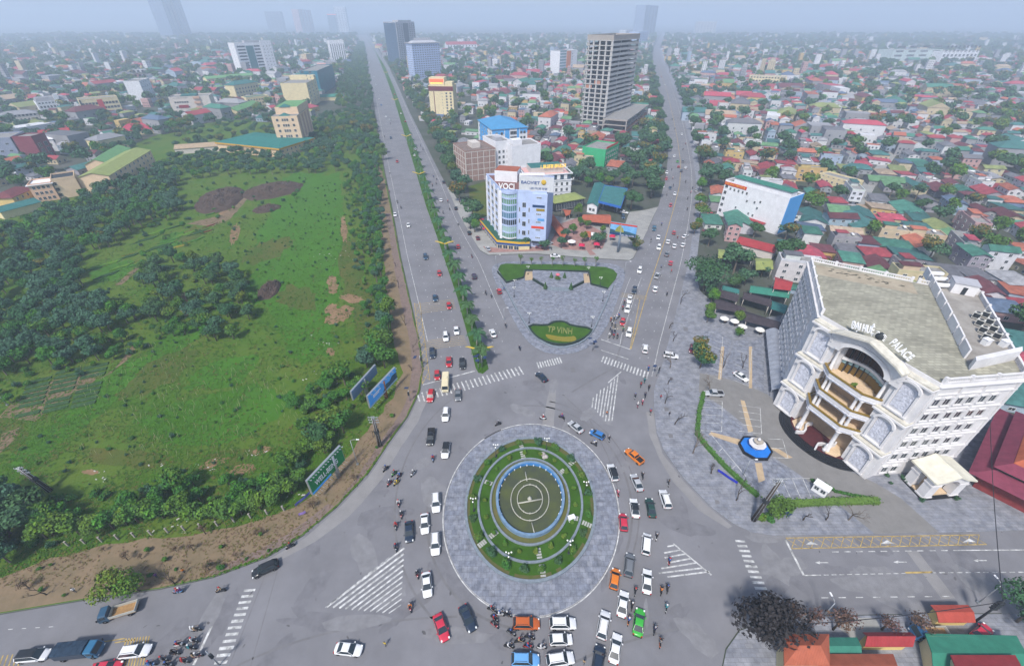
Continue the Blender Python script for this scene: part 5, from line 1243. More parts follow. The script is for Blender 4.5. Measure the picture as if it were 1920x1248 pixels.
for z0,z1,hw_ in((19.45,23.0,.775),(23.7,28.9,.775)):
 q=9
 for k in range(q):
  x0=cu-hwp*hw_+2*hwp*hw_*k/q;x1=x0+2*hwp*hw_/q-.12;n_=-.5-2.0*math.sin(math.pi*(k+.5)/q)
  zs=z0+(z1-z0)*.66
  pal.box(FR,x0,x1,n_-.1,n_,z0,zs-.05,M('amber_glass',(.20,.125,.035),rough=.15)if z0<20 else M('brown_glass',(.055,.03,.022),rough=.15),'glazed_door')
  pal.box(FR,x0,x1,n_-.1,n_,zs+.05,z1-.05,M('pale_teal_glass',(.27,.40,.40),rough=.2),'transom_pane')
  pal.box(FR,x0,x1,n_-.12,n_+.06,zs-.05,zs+.05,m_dark,'door_rail')
  pal.box(FR,x1,x1+.12,n_-.3,n_+.15,z0,z1,m_dark,'mullion')
mq=[(cu-hwp*.775+2*hwp*.775*k/9,-.2-2.0*math.sin(math.pi*k/9))for k in range(10)]
mb=MB();wall_path(mb,fpts(mq),.5,23.0,23.7);mb.build('mezzanine_band',m_pal,pal.o)
mb=MB();n_a=20;ro,ri=hwp*.97,hwp*.80;za=26.0
pr=[(ro*math.cos(math.pi*k/n_a),ro*.62*math.sin(math.pi*k/n_a))for k in range(n_a+1)];pi=[(ri*math.cos(math.pi*k/n_a),ri*.58*math.sin(math.pi*k/n_a))for k in range(n_a+1)]
for k in range(n_a):mb.prism([pr[k],pr[k+1],pi[k+1],pi[k]],0,1.5)
T_=Matrix.Rotation(rz,4,'Z')@Matrix.Rotation(R(90),4,'X')
mb.xf(Matrix.Translation(Vector(pal.pt(FR,cu,1.0,za)))@T_);arch=mb.build('entrance_arch',m_pal,pal.o)
mb=MB();top=[(-hwp*1.28,3.6),(-hwp*1.0,4.6),(0,6.6),(hwp*1.0,4.6),(hwp*1.28,3.6)]
arcp=[(ro*math.cos(math.pi*k/n_a),ro*.62*math.sin(math.pi*k/n_a))for k in range(n_a+1)]
for k in range(n_a):
 (x0,y0),(x1,y1)=arcp[k],arcp[k+1];f=lambda x:4.6+2.0*(1-min(1,abs(x)/hwp))
 mb.prism([(x0,y0+.001),(x0,f(x0)),(x1,f(x1)),(x1,y1+.001)],0,1.35)
for s_ in(-1,1):mb.prism([(s_*ro,-.5),(s_*ro,4.75),(s_*hwp*1.28,3.6),(s_*hwp*1.28,-.5)],0,1.3)
mb.xf(Matrix.Translation(Vector(pal.pt(FR,cu,.8,za)))@T_);mb.build('pediment',m_pal,pal.o)
mb=MB()
for k in range(4):
 (x0,y0),(x1,y1)=top[k],top[k+1];mb.prism([(x0,y0),(x0,y0+.45),(x1,y1+.45),(x1,y1)],0,2.7)
mb.xf(Matrix.Translation(Vector(pal.pt(FR,cu,1.3,za+.02)))@T_);mb.build('pediment_coping',m_ledge,pal.o)
mb=MB()
for k in range(4):
 (x0,y0),(x1,y1)=top[k],top[k+1];mb.prism([(x0,y0-.12),(x0,y0+.1),(x1,y1+.1),(x1,y1-.12)],0,.15)
mb.xf(Matrix.Translation(Vector(pal.pt(FR,cu,1.42,za)))@T_);mb.build('gold_trim',M('rust_gold_trim',(.42,.22,.10),noise=2,amt=.2),pal.o)
m_sign=M('sign_white',(.85,.85,.86),rough=.4)
for body,x,tl in(('ĐẠI HUỆ',-hwp*.58,-1),('PALACE',hwp*.62,1)):
 t=link('lettering',text_mesh(body,3.0,.16,m_sign,'lettering'),pal.o);sl=math.atan2(2.0,hwp)
 bpy.context.view_layer.update();wx=t.dimensions.x;t.scale=(hwp*.86/wx,1,1)
 t.matrix_local=Matrix.Translation(Vector(pal.pt(FR,cu+x,.3,za+6.95-2.0*abs(x)/hwp)))@Matrix.Rotation(rz,4,'Z')@Matrix.Rotation(R(90),4,'X')@Matrix.Rotation(-tl*sl,4,'Z')@Matrix.Diagonal((hwp*.74/wx,.85,1,1))
mb=MB();mb.lathe([(.05,0),(.8,.35),(.95,.8),(.8,1.4),(.3,1.8),(.05,2)],8);mb.xf(Matrix.Translation(Vector(pal.pt(FR,cu,1.0,za+6.8))));mb.build('crest',m_dark,pal.o)
for s_ in(-1,1):
 mb=MB()
 for k in range(4):mb.tube([(0,0,.4*k),(s_*.7,0,.4*k+.5),(s_*1.3,0,.4*k+.3)],[.16,.14,.03],6)
 mb.xf(Matrix.Translation(Vector(pal.pt(FR,cu,1.1,za+6.85)))@Matrix.Rotation(rz,4,'Z'));mb.build('crest_wing',m_sign,pal.o)
m_blue_let=M('dark_blue_lettering',(.05,.05,.14),rough=.4)
for k,ch in enumerate('KARAOKE'):
 th=math.pi*(.76-.52*k/6);rr_=(ro+ri)/2-.5;t=link('lettering',text_mesh(ch,1.15,.05,m_blue_let,'lettering'),pal.o)
 t.matrix_local=Matrix.Translation(Vector(pal.pt(FR,cu+rr_*math.cos(th),1.06,za+rr_*.61*math.sin(th))))@Matrix.Rotation(rz,4,'Z')@Matrix.Rotation(R(90),4,'X')@Matrix.Rotation((th-math.pi/2)*.8,4,'Z')
for k in range(6):
 r_=11.8-.62*k;pts=[(cu+r_*math.cos(math.pi*j/24),.02+r_*.78*math.sin(math.pi*j/24))for j in range(25)]
 mb=MB();mb.prism(fpts(pts),.05,.24+.13*k,0,mtop=0 if k<5 else 1);mb.build('step',[m_blackstone,m_maroon],pal.o)
for s_ in(-1,1):
 mb=MB();mb.prism(fpts([(cu+s_*hwp*.55,.05),(cu+s_*hwp*1.02,.05),(cu+s_*hwp*.98,4),(cu+s_*hwp*.7,5.2),(cu+s_*hwp*.45,4.6)]),.1,1.0);mb.build('porch_floor',m_tan,pal.o)
 mb=MB();pth=fpts([(cu+s_*hwp*(.52-.12*j/6+.1*math.sin(j)),.3+.95*j)for j in range(8)]);wall_path(mb,pth,.4,.9,1.9);mb.build('stair_balustrade',m_pal,pal.o)
 p=a+u*(cu+s_*hwp*.6)+n*5.0;mb=MB();mb.lathe([(.5,0),(.5,.8),(.35,.9),(.45,1.5),(.3,2.1),(.22,2.5),(.05,2.75)],9,(p.x,p.y,.9));mb.build('statue',m_pal,pal.o)
o_=pal.c
def RP(px,py,z=31.0):return P(px,py,z)-o_
pth=[RP(1733,512),RP(1748,540),RP(1768,580),RP(1790,625),RP(1812,672)]
for p0,p1 in zip(pth[:-1],pth[1:]):
 for f0,f1,h_ in((0,.42,2.6),(.5,.94,2.6)):
  mb=MB();q0,q1=p0+(p1-p0)*f0,p0+(p1-p0)*f1;wall_path(mb,[Vector((q0.x,q0.y,0)),Vector((q1.x,q1.y,0))],.35,30.55,30.5+h_);mb.build('roof_partition',m_pal,pal.o)
mb=MB();mb.sheet([RP(*q)for q in[(1742,512),(1800,526),(1832,548),(1908,664),(1818,682),(1794,630),(1770,580),(1752,540)]],30.6);mb.build('service_roof',M('dirty_screed',(.36,.34,.31),noise=.3,amt=.4,col2=(.22,.20,.18),detail=10),pal_roof)
mb=MB();q=[RP(1818,683),RP(1905,664),RP(1905,672),RP(1819,691)];mb.prism([(p.x,p.y)for p in q],30.55,33.2);mb.build('roof_side_wall',m_pal,pal.o)
def rooftop(name,label,cat,px,py,build,rz_=0):
 p=P(px,py,30.7);t=thing(name,label,cat,(p.x,p.y,30.62),rz_);build(t);return t
for k,(x,y)in enumerate(((1751,518),(1758,528),(1766,540))):
 def bt(t):
  mb=MB();mb.lathe([(.05,-2.1),(.5,-2.05),(.62,-1.8),(.62,1.8),(.5,2.05),(.05,2.1)],14);mb.xf(Matrix.Translation((0,0,.95))@Matrix.Rotation(R(90),4,'Y'));mb.build('tank',m_wht,t)
  for s_ in(-1,1):mb=MB();mb.box(s_*1.3-.1,-.6,0,s_*1.3+.1,.6,.5);mb.build('cradle',m_steel,t)
 rooftop('water_tank',f'white horizontal water tank on the palace service roof, {("farthest", "middle", "nearest")[k]} of three','water tank',x,y,bt,-.12)
def room(t):
 mb=MB();mb.box(-2.6,-2.2,-.05,2.6,2.2,2.9);mb.build('wall',m_pal,t);mb=MB();mb.box(-2.8,-2.4,2.9,2.8,2.4,3.15);mb.build('roof',W_GREY,t);mb=MB();mb.box(-.5,-2.26,0,.5,-2.2,2.1);mb.build('door',m_dark,t)
rooftop('roof_room','white flat-roofed room on the palace roof behind the water tanks','roof room',1800,545,room,-.5)
k=0
for x0,y0,x1,y1 in((1828,596,1846,636),(1845,594,1866,634)):
 for j in range(4):
  def ac(t):
   mb=MB();mb.box(-.75,-.5,.2,.75,.5,1.7);mb.build('casing',M('ac_casing',(.55,.54,.5),noise=2,amt=.2),t);mb=MB();mb.lathe([(.1,0),(.42,0),(.45,.06),(.42,.1)],12,(0,0,1.7));mb.build('fan',m_dark,t)
   mb=MB();mb.box(-.7,-.45,0,.7,.45,.2);mb.build('stand',m_dark,t);mb=MB();mb.box(-.65,-.53,.4,.65,-.5,1.55);mb.build('grille',m_dark,t)
  row='inner' if k<4 else 'outer'
  rooftop('air_conditioner',f'grey rooftop air conditioner, number {j + 1} from the far end of the {row} row','air conditioner',x0+(x1-x0)*j/3,y0+(y1-y0)*j/3,ac,-.9)['group']='air conditioners on the palace roof';k+=1
for x,y,lb in((1846,645,'left'),(1880,648,'right')):
 def bx(t):mb=MB();mb.box(-.7,-.6,0,.7,.6,1.5);mb.build('casing',m_wht,t);mb=MB();mb.box(-.8,-.7,1.5,.8,.7,1.6);mb.build('lid',m_wht,t)
 rooftop('equipment_box',f'white equipment box by the front wall of the palace service roof, {lb} one','box',x,y,bx,.2)
pp=Vector(pal.pt(FR,cu+1,2.4,19.45))+pal.c
t=thing('potted_plant','round potted plant on the top balcony of the palace','potted plant',pp);mb=MB();mb.lathe([(.5,0),(.75,.35),(.7,.6),(.1,.55)],10);mb.build('pot',m_dark,t);link('foliage',TK['bush2']['crown'],t,(0,0,.3)).scale=(.55,.55,.5)
gp=B('entrance_porch','white arched gate porch with a pale pediment roof beside the palace','porch',fb((1727,936),(1792,930),5.5),6.5);landmark('white arched porch',gp.c)
a2,u2,n2,L2,rz2=gp.frame(0)
for s0,s1 in((0,2.1),(L2-2.1,L2)):
 for d0 in(-5.4,-1.9):
  gp.box(0,s0,s1,d0,d0+1.9,-.1,6.3,m_pal,'pillar')
  gp.box(0,s0-.2,s1+.2,d0-.15,d0+2.05,4.6,5.0,m_pal,'capital');gp.box(0,s0-.15,s1+.15,d0-.15,d0+2.05,-.1,.8,m_pal,'plinth')
def P2(x,z):return Vector((a2+u2*x)[:2]+(z,))
mb=MB();rf=[(-.6,6.3),(L2*.25,7.1),(L2*.5,8.2),(L2*.75,7.1),(L2+.6,6.3)]
for k in range(4):
 (x0,z0),(x1,z1)=rf[k],rf[k+1];ring=lambda d:[P2(x0,z0)+n2*d,P2(x1,z1)+n2*d,P2(x1,z1+.4)+n2*d,P2(x0,z0+.4)+n2*d]
 mb.loft([ring(.7),ring(-6.2)],smooth=False)
mb.build('roof',M('cream_roof',(.66,.63,.52),noise=.6,amt=.2,detail=8),gp.o)
mb=MB();R_=(L2-4.2)/2
for k in range(10):
 t0,t1=math.pi*k/10,math.pi*(k+1)/10;c0=(L2/2+R_*math.cos(t0),4.4+R_*.8*math.sin(t0));c1=(L2/2+R_*math.cos(t1),4.4+R_*.8*math.sin(t1));f=lambda x:6.35+1.75*(1-abs(x-L2/2)/(L2/2+.6))
 q=[P2(*c0),P2(*c1),P2(c1[0],f(c1[0])),P2(c0[0],f(c0[0]))];mb.loft([[p-n2*.5 for p in q],[p+n2*.1 for p in q]],smooth=False)
mb.build('arch',m_pal,gp.o)
gp.box(0,-.3,L2+.3,-5.6,.4,.02,.45,m_blackstone,'step');gp.box(0,.2,L2-.2,-5.4,-.5,.45,.8,m_tan,'floor')
fo=P(1415,842);t=thing('blue_fountain','octagonal blue fountain with a white tiered bowl in the palace car park','fountain',(fo.x,fo.y,.15));landmark('octagonal blue fountain',fo)
def octo(r):return[(r*math.cos(R(22.5+45*k)),r*math.sin(R(22.5+45*k)))for k in range(8)]
mb=MB();wall_path(mb,[Vector((*q,0))for q in octo(3.9)],.4,0,.75,closed=True);mb.build('basin_wall',m_blackstone,t)
mb=MB();mb.sheet([Vector((*q,0))for q in octo(3.7)],.5);mb.build('water',M('blue_pool_water',(.02,.17,.58),rough=.12,noise=.5,amt=.2),t)
mb=MB();mb.lathe([(.9,.2),(.7,.9),(.5,1.4),(2.0,2.0),(2.15,2.3),(1.9,2.25),(.5,2.1)],10);mb.build('lower_bowl',m_pal,t);mb=MB();mb.lathe([(.3,2.1),(.35,2.6),(1.1,3.0),(1.2,3.2),(1.0,3.15),(.25,3.1)],12);mb.build('middle_bowl',M('brown_bowl',(.42,.37,.31),noise=3,amt=.3),t);mb=MB();mb.lathe([(.2,3.1),(.22,3.5),(.5,3.7),(.3,3.9),(.05,4.3)],10);mb.build('finial',m_pal,t)
sa,sb=P(1431,630),P(1441,744);d=(sb-sa);u3=d.normalized();n3=Vector((-u3.y,u3.x,0));n3=n3 if n3.x>0 else-n3
t=thing('arched_shelter','grey vaulted metal parking shelter beside the palace wall','shelter',(sa.x,sa.y,.14));wv=5.0
prof=[(wv*k/10,2.6+1.5*math.sin(math.pi*k/10))for k in range(11)]
mb=MB();ring=lambda s_:[u3*s_+n3*x+Vector((0,0,z))for x,z in prof]+[u3*s_+n3*x+Vector((0,0,z-.08))for x,z in prof[::-1]]
m_=14
for k in range(m_):mb.loft([ring(d.length*k/m_),ring(d.length*(k+1)/m_-.12)],smooth=False)
mb.build('vault',M('grey_sheet',(.34,.355,.40),rough=.5,noise=.6,amt=.2,metal=.2),t)
for k in range(5):
 for x in(.15,wv-.15):
  q=u3*(d.length*k/4*.98+.2)+n3*x;mb=MB();mb.tube([(q.x,q.y,0),(q.x,q.y,2.65)],.08,6);mb.build('post',m_steel,t)
  # == single buildings one can name
ALLB=[]
def add(b):ALLB.append([p.copy()for p in b.poly]);return b
def add_poly(q):ALLB.append([p.copy()for p in q])
add(pal);add(gp)
# ---- curved glass tower between the avenues
vo=add(B('glass_front_tower','pale blue office tower with curved glass bay and white letters along its roof edge','office building',[(-5.2,205.5),(2.6,203.9),(9.5,202.6),(15.9,201.2),(21.3,225.5),(-.4,230.1),(-13.1,229.9)],27));landmark('curved glass tower',vo.c)
vo.walls(W_BLUE);vo.flat(M('red_brown_roof',(.20,.10,.09),noise=.4,amt=.4,detail=8),par=.9,pmat=W_BLUE)
def veg(p,q):
 for i in range(len(vo.poly)):
  if(vo.poly[i].xy-Vector(p)).length<.01 and(vo.poly[(i+1)%len(vo.poly)].xy-Vector(q)).length<.01:return i
e0,e1,e2,el=veg((-5.2,205.5),(2.6,203.9)),veg((2.6,203.9),(9.5,202.6)),veg((9.5,202.6),(15.9,201.2)),veg((-13.1,229.9),(-5.2,205.5))
m_gl=[M('glass_'+n,c,rough=.12,spec=.6,noise=.8,amt=.3)for n,c in(('teal',(.10,.24,.22)),('blue',(.07,.18,.26)),('dark',(.02,.03,.04)),('pale',(.33,.50,.44)),('green',(.13,.27,.16)))]
a,u,n,L,rz=vo.frame(e0)
for fl,(z,g)in enumerate(((4.9,4),(7.8,3),(11.2,2),(14.6,1),(18.0,0),(21.4,4),(24.4,3))):
 h_=2.6 if fl<6 else 1.8;q=[(L*.06+L*.90*k/8,.15+1.9*math.sin(math.pi*(k+.25)/8.5))for k in range(9)]
 pts=[a+u*x+n*y for x,y in q];mb=MB();mb.loft([[(p.x,p.y,z),(p.x,p.y,z+h_),(p.x-n.x*.5,p.y-n.y*.5,z+h_),(p.x-n.x*.5,p.y-n.y*.5,z)]for p in pts],smooth=False);gb=mb.build('curved_window_band',m_gl[g],vo.o)
 mb=MB()
 for k in range(9):p=pts[k];mb.box(p.x-.09,p.y-.16,z,p.x+.09,p.y+.1,z+h_)
 mb.build('mullion',W_BLUE,gb)
 mb=MB();mb.loft([[(p.x+n.x*.15,p.y+n.y*.15,z-.75),(p.x+n.x*.15,p.y+n.y*.15,z),(p.x-n.x*2.2,p.y-n.y*2.2,z),(p.x-n.x*2.2,p.y-n.y*2.2,z-.75)]for p in pts],smooth=False);mb.build('spandrel',W_BLUE if fl else W_WHITE,vo.o)
q=[a+u*(L*.02+L*.96*k/8)+n*(.4+2.2*math.sin(math.pi*k/8))for k in range(9)]
mb=MB();mb.prism([(p.x,p.y)for p in q]+[((a+u*L-n*1)[0],(a+u*L-n*1)[1]),((a-n*1)[0],(a-n*1)[1])],26.2,27.6);mb.build('bay_cornice',W_BLUE,vo.o)
vo.box(e0,-.7,.5,-.3,.8,3.5,27,W_WHITE,'corner_pier');vo.box(e2,.2,L*.9,-.05,1.2,3.8,26.8,W_BLUE,'projecting_bay')
for z in range(6):
 for k in range(3):a2_,u2_,n2_,L2_,r2_=vo.frame(e2);p=a2_+u2_*(L2_*.38+.8*k)+n2_*1.24;link('window',window_mesh(.6,.55),vo.o,(p.x,p.y,5.4+3.9*z),r2_)
for z in range(4):vo.windows(e1,1,1,1.6,2.2,6+4.6*z,1,xs=[3.2],name='window');
for z in range(3):
 for x in(1.0,5.6):vo.windows(e1,1,1,.5,2.0,6.5+5.6*z,1,xs=[x])
for z,w_,c,nm in((20.6,.9,(.02,.05,.13),'dark_blue_sign'),(18.9,.62,(.30,.21,.02),'yellow_sign'),(14.2,.5,(.10,.30,.60),'pale_blue_sign'),(10.3,.95,(.62,.06,.025),'red_sign')):
 a2_,u2_,n2_,L2_,r2_=vo.frame(e2);vo.box(e2,L2_*(.95-w_),L2_*.93,1.16,1.35,z,z+1.1,M(nm,c,rough=.5),'sign')
a3,u3_,n3_,L3,r3=vo.frame(el)
for z in range(6):
 for k in range(3):
  p=a3+u3_*(4.5+7.0*k)+n3_*.03;link('window',window_mesh(4.6,1.9,2),vo.o,(p.x,p.y,5.2+3.6*z),r3)
for k in range(4):vo.box(el,.6+7.0*k,1.6+7.0*k,-.05,.6,3.5,27,W_WHITE,'pilaster')
pod=[Vector((*p,0))-vo.c for p in((-17.5,229),(-7.2,201.2),(3.5,198.7),(8.5,199.0),(8.5,203),(-4.8,206),(-13,229.5))]
mb=MB();mb.prism(pod,-.1,3.6,0,mtop=1,bottom=False);mb.build('podium',[W_CREAM,M('green_canopy',(.03,.10,.07),noise=1,amt=.3)],vo.o)
pp=[Vector((x,y,0))-vo.c*1 for x,y in((-17.6,229),(-7.3,201.1),(3.5,198.6),(8.6,198.9))]
for p in pp:p.z=0
for z,t_,m_ in((3.3,.9,M('yellow_band',(.60,.36,.03))),(2.3,1.0,M('royal_blue_band',(.02,.07,.24)))):
 mb=MB();wall_path(mb,pp,.35,z,z+t_);mb.build('sign_band',m_,vo.o)
for k in range(9):p=pp[0]+(pp[1]-pp[0])*((k+.5)/9);link('window',window_mesh(2.2,1.7,2),vo.o,(p.x-.19,p.y-.08,.3),r3)
for k in range(4):p=pp[1]+(pp[2]-pp[1])*((k+.5)/4);link('window',window_mesh(2.1,1.8,2),vo.o,(p.x-.04,p.y-.19,.25),rz)
vo.box(e1,.8,6.2,0,3.2,3.3,3.7,M('green_canopy',(.03,.10,.07)),'entrance_canopy');vo.box(e2,.4,6.3,0,1.6,3.0,3.8,m_dark,'dark_fascia')
rh=[Vector((x,y,0))-vo.c for x,y in((-8.5,220),(2.5,217.5),(4.5,226.5),(-6.5,229))]
mb=MB();mb.prism(rh,27,32.2,0,mtop=1);mb.build('roof_house',[W_WHITE,M('rust_red_roof',(.33,.11,.07),noise=.8,amt=.3)],vo.o)
mb=MB()
for k in range(9):mb.box(4.0-vo.c.x+k*1.3,222.5-k*.35-vo.c.y,28,4.7-vo.c.x+k*1.3,222.8-k*.35-vo.c.y,30)
mb.box(3.6-vo.c.x,219-vo.c.y,29.9,16-vo.c.x,223-vo.c.y,30.15);mb.build('roof_pergola',W_WHITE,vo.o)
t=link('roof_lettering',text_mesh('VOCI',3.6,.22,m_letter,'roof_lettering'),vo.o);bpy.context.view_layer.update()
t.matrix_local=Matrix.Translation(Vector(vo.pt(e0,L*.40,1.6,27.65)))@Matrix.Rotation(rz,4,'Z')@Matrix.Rotation(R(90),4,'X')@Matrix.Diagonal((7.4/t.dimensions.x,1,1,1))
bb=thing('roof_billboard','pale roof billboard with navy lettering and a gold ball on the glass tower','billboard',Vector(vo.pt(e1,8.6,.1,27.5))+vo.c,rz)
mb=MB();mb.box(-8,0,0,8,.5,6.6);mb.build('panel',M('pale_panel',(.55,.56,.58),noise=.6,amt=.15),bb)
for k in range(5):mb=MB();mb.tube([(-7+3.5*k,.5,5),(-7+3.5*k,3.2,-.3)],.1,5);mb.build('brace',m_steel,bb)
m_nav=M('navy_lettering',(.015,.06,.22),rough=.5)
for body,sz,x,z,wd in(('BAOVIET',1.9,-2.7,2.9,8.6),('',1.1,1.2,1.0,8.0)):
 t=link('lettering',text_mesh(body,sz,.05,m_nav,'lettering')if body else strokes_mesh(wd,.9,(3,5,4),m_nav,4),bb);bpy.context.view_layer.update();t.matrix_local=Matrix.Translation((x,-.06,z))@Matrix.Rotation(R(90),4,'X')@Matrix.Diagonal((wd/t.dimensions.x,1,1,1))
mb=MB();mb.lathe([(.05,-1.2),(.85,-.85),(1.2,0),(.85,.85),(.05,1.2)],14,sx=1,sy=.25);mb.xf(Matrix.Translation((3.4,-.12,4.4)));mb.build('gold_ball',M('gold_ball',(.55,.36,.04),noise=2,amt=.2),bb)
# ---- mansard building
mz=add(B('mansard_building','white building with dark mansard roof and lit yellow roof sign behind the glass tower','building',fb((985,377),(1069,371),20),11.5));landmark('white mansard building',mz.c)
mz.walls(W_WHITE);mz.windows(0,3,8,1.3,1.9,1.2,3.5,style=0);mz.windows(1,3,5,1.3,1.9,1.2,3.5);mz.band(11.2,.5,.5);mz.band(4.4,.3,.25);mz.band(7.9,.3,.25)
mb=MB();mb.prism(mz.inset(.3),11.7,15,0,top=mz.inset(1.0),mtop=1);mb.build('mansard_roof',[M('slate_blue',(.055,.085,.12),noise=1,amt=.3),W_PINK],mz.o)
for k in range(6):mz.box(0,2.2+k*4.4,4.2+k*4.4,-1.4,-.05,12,14.4,W_WHITE,'dormer')
mz.band(15,.5,.6);mb=MB();mb.prism(mz.inset(4.2),15,18.4,0,mtop=1);mb.build('roof_house',[W_BEIGE,R_TEAL],mz.o)
t=link('roof_lettering',strokes_mesh(16,1.9,(1,8,9),M('lit_yellow',(.85,.50,.05),emit=.7),3,.2,'roof_lettering'),mz.o)
t.matrix_local=Matrix.Translation(Vector(mz.pt(0,mz.frame(0)[3]*.62,-3.2,18.3)))@Matrix.Rotation(mz.frame(0)[4],4,'Z')@Matrix.Rotation(R(90),4,'X')
# ---- simple builder for the rest
def bd(name,label,cat,poly,h,wall,roof='flat',rmat=None,wins=(),bands=(),par=.8,rise=2.5,lm=None,along=0,extra=None,ridge=.45):
 b=add(B(name,label,cat,poly,h));b.walls(wall)
 if roof=='flat':b.flat(rmat,par,wall)
 elif roof=='gable':b.gable(rmat,rise,along=along,gmat=wall)
 elif roof=='hip':b.hip(rmat,rise,ridge=ridge)
 for wv in wins:b.windows(*wv[:7],**(wv[7]if len(wv)>7 else{}))
 for z in bands:b.band(z,.22,.25,wall)
 if lm:landmark(lm,b.c)
 if extra:extra(b)
 return b
g=bd('brick_block','unfinished block with brick infill grid facade behind the glass tower','building',fb((875,341),(930,334),26),19.5,M('brick_infill',(.36,.24,.20),noise=.7,amt=.25,brick=(.6,.25,(.30,.19,.16),.02)),'flat',M('brown_rafters',(.22,.17,.15),wave=(.8,'Y',1),noise=.6,amt=.4),lm='brick grid block')
for i in(0,3):
 a,u,n,L,rz=g.frame(i)
 for k in range(6):g.box(i,(L-.45)*k/5,(L-.45)*k/5+.45,-.03,.18,0,19.5,W_BEIGE,'column')
 for k in range(5):g.box(i,.03,L-.03,-.03,.15,3.4+3.9*k,3.8+3.9*k,W_BEIGE,'floor_beam')
mb=MB();mb.prism(g.inset(8),19.6,23);mb.build('roof_house',W_BEIGE,g.o)
bd('white_block','white windowless block with stepped roof behind the curved glass tower','building',fb((960,336),(1012,330),18),topz((960,336),276),W_WHITE,extra=lambda b:b.box(0,2,9,-10,-4,b.h,b.h+3.5,W_WHITE,'roof_house'))
bd('white_block','narrow white block with balconies next to the brick grid block','building',fb((931,332),(958,328),22),topz((931,332),268),W_WHITE,wins=((0,5,3,1.5,1.8,1.5,3.6),(3,5,4,1.2,1.5,1.5,3.6)),extra=lambda b:b.box(0,1,6,-8,-2,b.h,b.h+3,W_GREY,'roof_house'))
b=bd('blue_roofed_office','white and blue office block under a big blue hipped roof','office building',[(-15.4,368),(12.2,378),(-1.3,419),(-28.9,409)],22.5,W_WHITE,'hip',M('blue_metal_roof',(.07,.25,.46),noise=.3,amt=.15,wave=(1,'X',.4)),rise=5,lm='blue-roofed office',ridge=.3)
mb_=M('bright_blue_wall',(.10,.36,.72),noise=.5,amt=.15)
L=b.frame(0)[3];b.box(0,L*.36,L*.52-1,-.02,.08,0,22,mb_,'blue_panel');b.box(0,L*.70,L*.76,-.02,.08,0,22,mb_,'blue_panel');b.box(0,.02,L*.34,-.02,.07,18.5,21.8,mb_,'blue_panel');b.box(0,L*.78,L-.05,-.02,.07,18.5,21.8,mb_,'blue_panel')
b.box(3,6,30,-.02,.08,8,22,mb_,'blue_panel')
b.windows(0,5,2,1.7,1.9,2.5,3.9,1.5,L*.66,out=.1);b.windows(0,5,2,1.7,1.9,2.5,3.9,L*.78,1.2,out=.1);b.windows(0,5,1,L*.18,2.4,2.3,3.9,L*.50,L*.30,style=2,out=.1);b.windows(3,5,5,1.7,1.9,2.5,3.9,out=.1)
b=bd('green_block','bright green block with roof sign between the avenues','building',cb((1098,303),(1132,314),(1157,300)),topz((1132,314),283),W_GREEN,'flat',m_flatroof,wins=((1,3,5,1.3,1.6,2,3.4),(0,3,6,1.3,1.6,2,3.4)),lm='bright green block')
b.box(0,2,b.frame(0)[3]-2,-.4,-.1,b.h+.5,b.h+2.2,M('red_sign2',(.5,.05,.04)),'roof_sign')
b=bd('cream_hotel','tall cream hotel with maroon top band and glowing red roof sign','hotel',fb((809,224),(853,225),17),33,W_CREAM,lm='tall cream hotel')
L=b.frame(0)[3];m_mar=M('maroon_band',(.15,.035,.045),noise=1,amt=.2)
b.box(0,-.15,L+.15,-.05,.35,28.5,32.8,m_mar,'maroon_band');b.box(3,0,17,-.05,.3,28.5,32.8,m_mar,'maroon_band');b.box(0,L*.19,L*.22,-.02,.12,5,28,m_mar,'maroon_strip');b.box(0,.5,L*.6,-.02,.6,0,4.4,m_mar,'ground_floor_front');b.box(0,L*.62,L,-.02,.5,0,28.4,W_CREAM,'front_bay')
b.windows(0,8,2,1.8,1.6,5.2,2.9,L*.64,.6,out=.54);b.windows(0,8,1,.7,.8,5.2,2.9,L*.5,L*.42);b.windows(3,8,4,1.4,1.5,5.2,2.9)
b.box(0,1,L*.66,-12,-1,33,41,W_CREAM,'roof_house');b.box(0,L*.68,L-.5,-11,-1,33,37,W_CREAM,'roof_house')
b.box(0,1.5,L*.62,-1.02,-.7,36.5,39.5,M('lit_red_sign',(.85,.09,.04),emit=1.1),'lit_sign');b.box(0,2.5,L*.58,-1.02,-.62,35.2,36.2,M('lit_orange_sign',(.85,.5,.1),emit=.9),'lit_sign')
mb=MB();mb.prism([(p.x*1.4-6,p.y*1.2-8)for p in b.lp],-.1,4);mb.build('annexe',[W_GREY],b.o)
